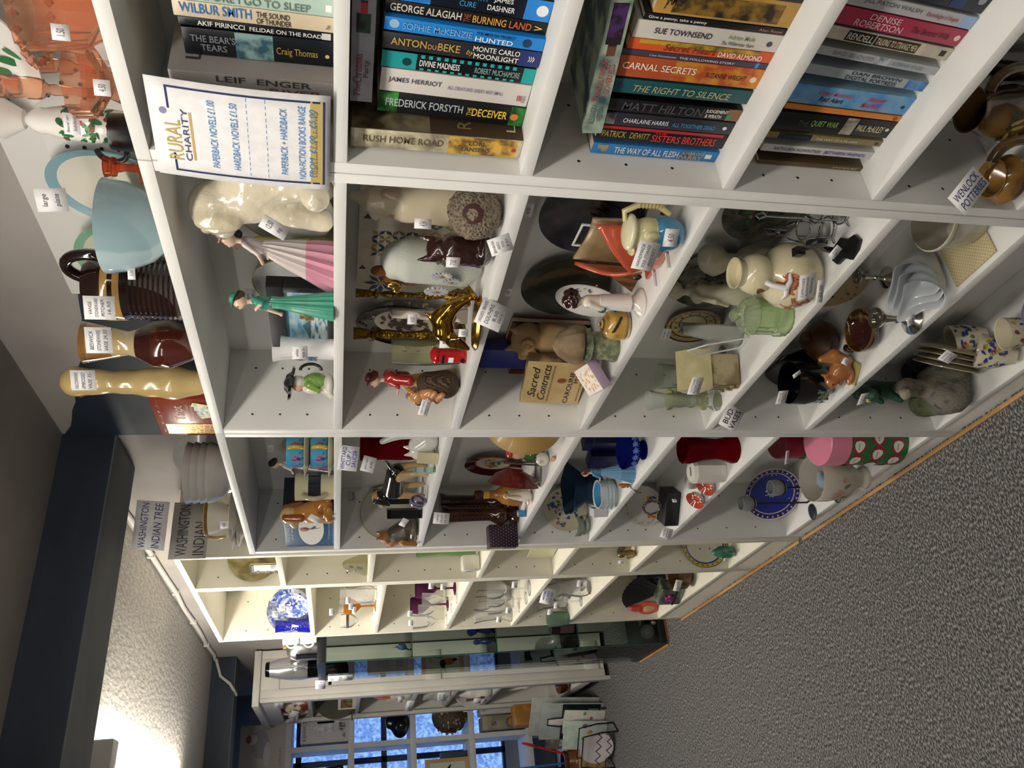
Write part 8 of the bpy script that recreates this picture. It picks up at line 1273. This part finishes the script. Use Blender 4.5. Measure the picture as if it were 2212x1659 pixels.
for i in range(150):
    a, u = r_.uniform(0, 2*pi), r_.uniform(-.95, .95); s_ = math.sqrt(1-u*u); PB.append(('e', (.1*s_*math.cos(a), .105*s_*math.sin(a), .12+.115*u), (r_.uniform(.008, .014),)*2+(r_.uniform(.006, .011),), r_.choice(['#8c7a5c', '#a89870', '#5c4a38', '#6c6860', '#3a302a', '#b4a888', '#1c1a1c'])))
o = bl('pebbles', t, PB, 1, VC(.35), .006, .002); t.scale = (.95,)*3
t = thing('tilted_sign', 'white folded card in front of the pebble ball', 'card', XG-.0, -.02, ZG[3], 0); B().obox((0, 0, .035), (.001, .07, .07), (0, -.2, 0)).ob('card', PAPER, t)
t, put, pan = carton('framed print of a toucan and palm leaves in a pale wood frame', XG-.06, -.43, ZG[3], .24, .02, .28, '#b89a68', .1, '#c4a878', 'framed_picture'); pan(.1, .9, .1, .9, '#c4ccbc', None, 'mount')
bl('toucan', t, [('e', (.002, .02, .1), (.002, .022, .04), '#b06c2c'), ('e', (.003, .03, .14), (.002, .026, .02), '#1c1820'), ('c', (.003, .05, .14), (.003, .08, .12), .01, .003, '#1c1820'), ('e', (.002, .01, .06), (.002, .01, .02), '#2c2428')]+[('e', (.002, -.05+.02*(i % 3), .1+.025*i), (.001, .03, .006), ['#7c9c84', '#94b09c'][i % 2], (20+i*30, 0, 0)) for i in range(6)], 1, VC(.5), .005, .002); tag(t, (XG-.04, -.5, ZG[3]+.22), .03, .045, '', 1.57)
t, put, pan = carton('white appliance carton with small print in the second row of cubes', XG-.03, -.44, ZG[2], .18, .1, .26, '#c8c8cc'); [put('----------', .5, .75-.06*i, .6, .02, '#8c8c94') for i in range(5)]; pan(.2, .8, .12, .3, '#b0b0b8')
t, put, pan = carton('small dark carton behind the toucan print', XG-.12, -.31, ZG[3], .08, .1, .17, '#3c4454'); 
t = thing('security_camera', 'white security camera with a black lens face on the cube shelving', 'camera', XG-.02, -.36, ZG[0]+.1); o = B().box(-.06, .04, -.05, .05, 0, .12, bev=.02).ob('housing', M('#c8c8cc', r=.4), t, sm=60); B().box(.035, .045, -.042, .042, .012, .108, bev=.004).ob('lens_face', M('#101114', r=.1), t); B().tube([(-.03, 0, .0), (-.04, 0, -.1)], .02, 10).ob('mount', M('#c0c0c4', r=.4), t); B().tube([(-.05, 0, .11), (-.08, .03, .18), (-.1, .05, .2)], .004, 6).ob('cable', M('#d0d0d0', r=.5), t, sm=60)
t = thing('wall_box', 'white electrical junction box above the painted bookcase', 'box', -5.03, -.02, 1.8); B().box(-.05, .05, -.1, .1, .05, .25, bev=.006).ob('housing', M('#bcb8b4', r=.5), t); REST.pop()
t = lat('glass_bowl', 'pale blue glass bowl on the cube shelving below the camera', 'bowl', (XG-.1, -.52, ZG[0], .12, .18), [(.4, 0), (.7, .2), (1, 1), (.96, 1), (.65, .24), (0, .1)], glassb('#b4c4d8', .3, .05), 'bowl', 30)

# ---------------- window wall at the far end ----------------
wl = M('#8c8f96', r=.8, bump=.1); y0, y1, z0, z1 = -2.0, .1, .35, 2.02
for bx in ((-2.8, y0, 0, ZC), (y1, YW, 0, ZC), (y0, y1, 0, z0), (y0, y1, z1, ZC)): struct(B().box(XW-.1, XW, *bx).ob('wall_far', wl))
pane = bpy.data.materials.new('obscure_glass'); pane.use_nodes = True; nt = pane.node_tree; N = nt.nodes; L = nt.links; N.remove(N['Principled BSDF'])
tr = N.new('ShaderNodeBsdfTransparent'); ns = N.new('ShaderNodeTexNoise'); ns.inputs['Scale'].default_value = 28; ns.inputs['Detail'].default_value = 5; ns.inputs['Distortion'].default_value = 1.2
rp = N.new('ShaderNodeValToRGB'); rp.color_ramp.elements[0].position = .35; rp.color_ramp.elements[0].color = (.55, .6, .72, 1); rp.color_ramp.elements[1].position = .65; rp.color_ramp.elements[1].color = (1, 1, 1, 1)
gl = N.new('ShaderNodeBsdfGlossy'); gl.inputs['Roughness'].default_value = .15; mx = N.new('ShaderNodeMixShader'); mx.inputs[0].default_value = .05; tc = N.new('ShaderNodeTexCoord')
L.new(tc.outputs['Object'], ns.inputs['Vector']); L.new(ns.outputs['Fac'], rp.inputs['Fac']); L.new(rp.outputs['Color'], tr.inputs[0]); L.new(tr.outputs[0], mx.inputs[1]); L.new(gl.outputs[0], mx.inputs[2]); L.new(mx.outputs[0], N['Material Output'].inputs[0])
FRM = M('#2a3648', r=.5)
for i in range(3):
    a, b_ = y0+(y1-y0)*i/3, y0+(y1-y0)*(i+1)/3
    o = struct(B().box(XW-.06, XW-.055, a, b_, z0, z1).ob('window_%d' % (i+1), pane))
for y in [y0+(y1-y0)*i/6 for i in range(7)]: struct(B().box(XW-.07, XW-.03, y-.018, y+.018, z0, z1).ob('trim_9', FRM))
for z in (z0, .62, 1.18, 1.74, z1): struct(B().box(XW-.07, XW-.03, y0, y1, z-.018, z+.018).ob('trim_10', FRM))
# trunking cable along the top of the wall, then down the second beam
t = thing('wall_cable', 'white cable clipped along the wall top beyond the beam', 'cable', 0, 0, 0)
b = B(); pts = [(-1.38-i*.235, YW-.008, 2.13+.004*math.sin(i*2.3)) for i in range(11)]+[(-3.845, YW-.012, 2.135)]; b.tube(pts, .009, 8); b.ob('cable', M('#c8c4be', r=.6), t, sm=60)
b = B(); b.tube([(-3.843, .19, 2.13), (-3.842, .1, 2.1), (-3.842, .06, 2.05), (-3.845, .03, 2.03), (-3.9, .01, 2.02)], .008, 8); b.ob('cable_drop', M('#c8c4be', r=.6), t, sm=60)
for p in pts[1:11:2]: B().box(p[0]-.008, p[0]+.008, YW-.02, YW, p[2]-.013, p[2]+.013, bev=.002).ob('cable_clip', M('#d4d0ca', r=.5), t)

# ---------------- kitchen goods on the floor at the far end ----------------
t = thing('knife_block', 'tan wooden knife block with a ring handle on the floor by the painted bookcase', 'knife block', -4.24, -.16, 0, .1); B().box(-.05, .05, -.06, .06, .25, .47, bev=.012).ob('block', M('#a8783c', 'wave', '#94662c', s=8, r=.4, det=4), t); B().box(-.07, .06, -.05, .07, 0, .25, bev=.004).ob('plinth', M('#6c645c', r=.6), t); B().tube(ring((0, -.03, .48), .028, 0, 'yz', 18), .004, 6, closed=True).ob('ring_handle', STEEL, t, sm=60)
def boardy(name, lab, x, y, w, h, th, yaw, tilt, c, c2=None, par=None, z=0):
    t = thing(name, lab, 'board', x, y, z, yaw); t.rotation_euler = (-tilt, 0, yaw); B().box(-w/2, w/2, -th/2, th/2, 0, h, bev=.004).ob('panel', M(c, 'noise', c2 or c, s=16, r=.15, coat=.4), t, sm=60); return t
t = boardy('glass_chopping_board', 'large grey glass chopping board at the back of the floor display', -4.06, -.215, .28, .4, .006, .7, .1, '#a4a8a2', '#b4b8b0')
t = boardy('glass_chopping_board', 'glass board printed with a dark conversion table on the floor', -3.98, -.25, .25, .36, .006, .75, .1, '#98a09c', '#a4aca8'); B().box(-.12, .12, -.0046, -.003, .02, .24).ob('dark_table', M('#1c2226', r=.3), t)
for i in range(7):
    for j in range(2): txt(t, ['200 G', '7 OZ', '450 F', '1 CUP', '25 ML', 'GAS 6', '1 LB'][i], .05, .01, (-.05+.09*j, -.005, .22-.022*i), (1, 0, 0), (0, 0, 1), M('#b8c0c0'))
B().prism([(-.03, .03), (.1, .03), (.09, .09), (.0, .07)], -.0052, -.0046).ob('scale_picture', M('#8c9a9c', r=.4), t); txt(t, '2KG', .04, .02, (.05, -.0056, .05), (1, 0, 0), (0, 0, 1), M('#17181c'))
t = boardy('chopping_board', 'white handled chopping board edged in black in the wire rack', -3.94, -.26, .16, .24, .008, .75, .12, '#c8c8c0', '#d4d0c8'); B().tube([(-.1, -.006, .0), (-.1, -.006, .24), (-.03, -.006, .25), (-.02, -.006, .33), (.02, -.006, .33), (.03, -.006, .25), (.1, -.006, .24), (.1, -.006, 0)], .004, 6).ob('black_edge', BLACKP, t, sm=60); B().box(-.022, .022, -.004, .004, .235, .33, bev=.004).ob('handle', M('#d0ccc4', r=.3), t); bl('floral_print', t, [('e', (-.06+.03*i, -.005, .08+.04*(i % 3)), (.012, .001, .009), ['#a8606c', '#7c9060', '#c8b060'][i % 3]) for i in range(5)], 1, VC(.4), .003, .001)
t = boardy('glass_chopping_board', 'pale glass board with small fruit pictures behind the rack plate', -3.93, -.33, .18, .25, .006, .85, .12, '#a8b8b0', '#bcc8c0'); bl('fruit_print', t, [('e', (-.06+.04*i, -.005, .1+.03*(i % 2)), (.014, .001, .014), ['#8c4c44', '#5c7c4c', '#b08c3c', '#7c4c6c'][i % 4]) for i in range(4)], 1, VC(.4), .003, .001)
t = boardy('cake_tin_card', 'grey printed card lettered Cups behind the chopping boards', -4.14, -.31, .14, .3, .004, .9, .05, '#7c7870', '#6c6860'); B().box(-.05, .05, -.0036, -.002, .12, .22).ob('printed_picture', M('#2c2c30', 'noise', '#b8b8b8', s=30, r=.4), t); txt(t, 'Cups', .05, .016, (0, -.004, .26), (1, 0, 0), (0, 0, 1), M('#d0ccc4'))
t = thing('wire_rack', 'black wire rack with zigzag bars holding the blue and white plate', 'rack', -3.80, -.40, 0, .85)
b = B()
for yy in (-.028, .05): b.tube([(-.11, yy, .006), (-.11, yy, .1), (-.09, yy, .2), (.09, yy, .2), (.11, yy, .1), (.11, yy, .006)], .004, 6)
for xx in (-.11, .11): b.tube([(xx, -.028, .006), (xx, .05, .006)], .004, 6)
for zz in (.05, .11): b.tube([(-.11+i*.0275, -.031-.0, zz+.014*(-1)**i) for i in range(9)], .003, 6)
b.ob('wire_frame', BLACKP, t, sm=60)
t = plate('dinner_plate', 'white plate with a blue flower border in the black wire rack', 'plate', -3.812, -.392, .014, .19, VC(.15, .5), 4, .85, [(.99, '#b8b4c4'), (.0, '#d4ccd0')], dec=spray(46, .55, .82, ['#6c74c0', '#5c68b0', '#8890cc'], .12, .08, 151))
q = (-4.08, -.45, 0, .26, .16); t = lat('utensil_jar', 'tan stoneware jar with a brown neck holding kitchen utensils', 'jar', q, [(.9, 0, '#9c8258'), (1, .03, '#9c8258'), (1, .55, '#9c8258'), (.98, .62, '#5c3418'), (.86, .7, '#5c3418'), (.7, .8, '#4c2a14'), (.74, .84, '#4c2a14'), (.7, .9, '#4c2a14'), (.62, .9, '#2a160c'), (.6, .6, '#2a160c'), (0, .5, '#2a160c')], VC(.2, .6), 'jar', 40)
txt(t, 'Utensils', .06, .02, (.072, -.045, .12), (.53, .85, 0), (0, 0, 1), M('#3c2c1c'))
for nm, lab, dx, dy, ln, hd, c, rx in (('spatula', 'red handled slotted spoon in the stoneware jar', .0, .03, .26, (.03, .008, .05), '#b01c20', -.5), ('fish_slice', 'black fish slice standing in the stoneware jar', .01, -.01, .22, (.04, .008, .05), '#17181b', .1), ('ladle', 'dark brown ladle in the stoneware jar', .01, -.04, .2, (.045, .02, .045), '#1c1414', .35), ('whisk', 'red silicone whisk in the stoneware jar', -.02, -.02, .28, (.028, .028, .045), '#a82428', .2), ('blue_spatula', 'blue spatula in the stoneware jar', -.03, .01, .34, (.016, .006, .06), '#3c64a8', .05), ('tongs', 'pale blue scissor tongs in the stoneware jar', -.03, -.04, .33, (.02, .008, .07), '#8ca8c0', .3)):
    t = thing(nm, lab, 'utensil', q[0]+dx, q[1]+dy, .14); t.rotation_euler = (rx*.6, 0, 0); B().tube([(0, 0, 0), (0, 0, ln)], .006, 8).ob('handle', M(c, r=.35), t); bl('head', t, [('e', (0, 0, ln+hd[2]*.6), hd, c)], 1, M(c, r=.3), .007, .002); REST.pop()
t = lat('red_pan', 'red enamel pan on the floor at the picture edge', 'pan', (-4.06, -.62, 0, .13, .18), [(.95, 0), (1, .05), (1, 1), (.94, 1), (.94, .1), (0, .08)], CER('#9c2418'), 'pan', 40); B().tube([(.0, .08, .1), (-.01, .11, .2), (-.02, .12, .25)], [.012, .014, .012], 8).ob('black_handle', BLACKP, t, sm=60)
# unpainted wooden edge strip along the foot of the bookcases
for i, (x0, x1, yy) in enumerate(((-1.52, .752, -.012), (-2.604, -1.545, -.012), (-3.2, -2.8, -.077))): struct(B().box(x0, x1, yy, yy+.01, 0, .007, bev=.001).ob('baseboard_%d' % (i+1), M('#b8905c', 'wave', '#a47c48', s=6, r=.5, det=5, sc=(.1, 1, 1))))

# ---------------- set every ornament down on the board it stands on ----------------
def bounds(o):
    lo, hi = np.full(3, 1e9), np.full(3, -1e9)
    for c in o.children_recursive:
        if c.type == 'MESH' and c.name.split('.')[0] not in ('price_tag', 'writing', 'cord') and len(c.data.vertices):
            a = np.empty(len(c.data.vertices)*3, np.float32); c.data.vertices.foreach_get('co', a); mw = np.array(c.matrix_world); a = a.reshape(-1, 3) @ mw[:3, :3].T+mw[:3, 3]
            lo = np.minimum(lo, a.min(0)); hi = np.maximum(hi, a.max(0))
    return lo, hi
bpy.context.view_layer.update()
CASES = ((.001, .752, .195, ZA), (-.7515, -.001, .195, ZB), (-1.524, -.7535, .195, ZCC), (-1.872, -1.545, .2, ZD1), (-2.604, -1.874, .2, ZD2))
def clamp(o, z, lo, hi):
    for ex, x0, x1, d, zs in [(.0,)+c for c in CASES]+[(.12,)+c for c in CASES]:      # nothing pokes through a side or back panel
        if x0-ex < o.location.x < x1 and min(abs(z-q) for q in zs[1:]) < .002:
            if lo[0] < x0+.0185: o.location.x += x0+.0185-lo[0]
            elif hi[0] > x1-.0185: o.location.x -= hi[0]-x1+.0185
            if hi[1] > d-.006: o.location.y -= hi[1]-d+.006
            break
for o, z in REST:
    lo, hi = bounds(o)
    if lo[0] > 1e8: continue
    if o['category'] not in ('box', 'mat'): o.location.z += z+.0003-lo[2]
    clamp(o, z, lo, hi)
    if 1.74 < z < 1.76 and hi[1] > .185: o.location.y -= hi[1]-.185
# neighbours on a shelf make room for one another
from mathutils.bvhtree import BVHTree
def tree(o):
    vs, ps = [], []
    for c in o.children_recursive:
        if c.type != 'MESH': continue
        mw = c.matrix_world; n = len(vs); vs += [mw @ v.co for v in c.data.vertices]; ps += [tuple(i+n for i in p.vertices) for p in c.data.polygons]
    return BVHTree.FromPolygons(vs, ps)
bpy.context.view_layer.update()
IT = [o for o, z in REST if o.get('group') not in ('nested teardrop bowls', 'stacked glass dishes', 'cream plates standing on edge') and (o.location.x > -3.4 or z < .1) and o['category'] != 'utensil']
BD = {o: [q for q in bounds(o)] for o in IT}; TR = {}
def fixed(o): return o['category'] in ('board', 'tray') and o.location.x > -3
for it in range(7):
    moved = set()
    for i, a in enumerate(IT):
        for b in IT[i+1:]:
            if abs(a.location.z-b.location.z) > .3: continue
            (al, ah), (bl_, bh) = BD[a], BD[b]
            ov = np.minimum(ah, bh)-np.maximum(al, bl_)
            if (ov < .0005).any(): continue
            for o in (a, b):
                if o not in TR: TR[o] = tree(o)
            if not TR[a].overlap(TR[b]): continue
            d = ((ah+al)-(bh+bl_))[:2]; d = d/(np.linalg.norm(d)+1e-6); st = min(.006, float(min(ov[0], ov[1]))*.5+.0006)
            for o, s in ((a, 1), (b, -1)):
                if fixed(o): continue
                dx, dy = d*s*st; lo, hi = BD[o]
                for x0, x1, dp, zs in CASES:
                    if x0 < o.location.x < x1 and o.location.z < 1.74:
                        if lo[0]+dx < x0+.018 or hi[0]+dx > x1-.018: dx = 0
                        if hi[1]+dy > dp-.005: dy = 0
                if hi[1]+dy > .192: dy = 0
                o.location.x += dx; o.location.y += dy; BD[o] = [lo+np.array((dx, dy, 0)), hi+np.array((dx, dy, 0))]; moved.add(o)
    bpy.context.view_layer.update()
    for o in moved: TR.pop(o, None)
    if not moved: break
for o, z in REST: clamp(o, z, *bounds(o))
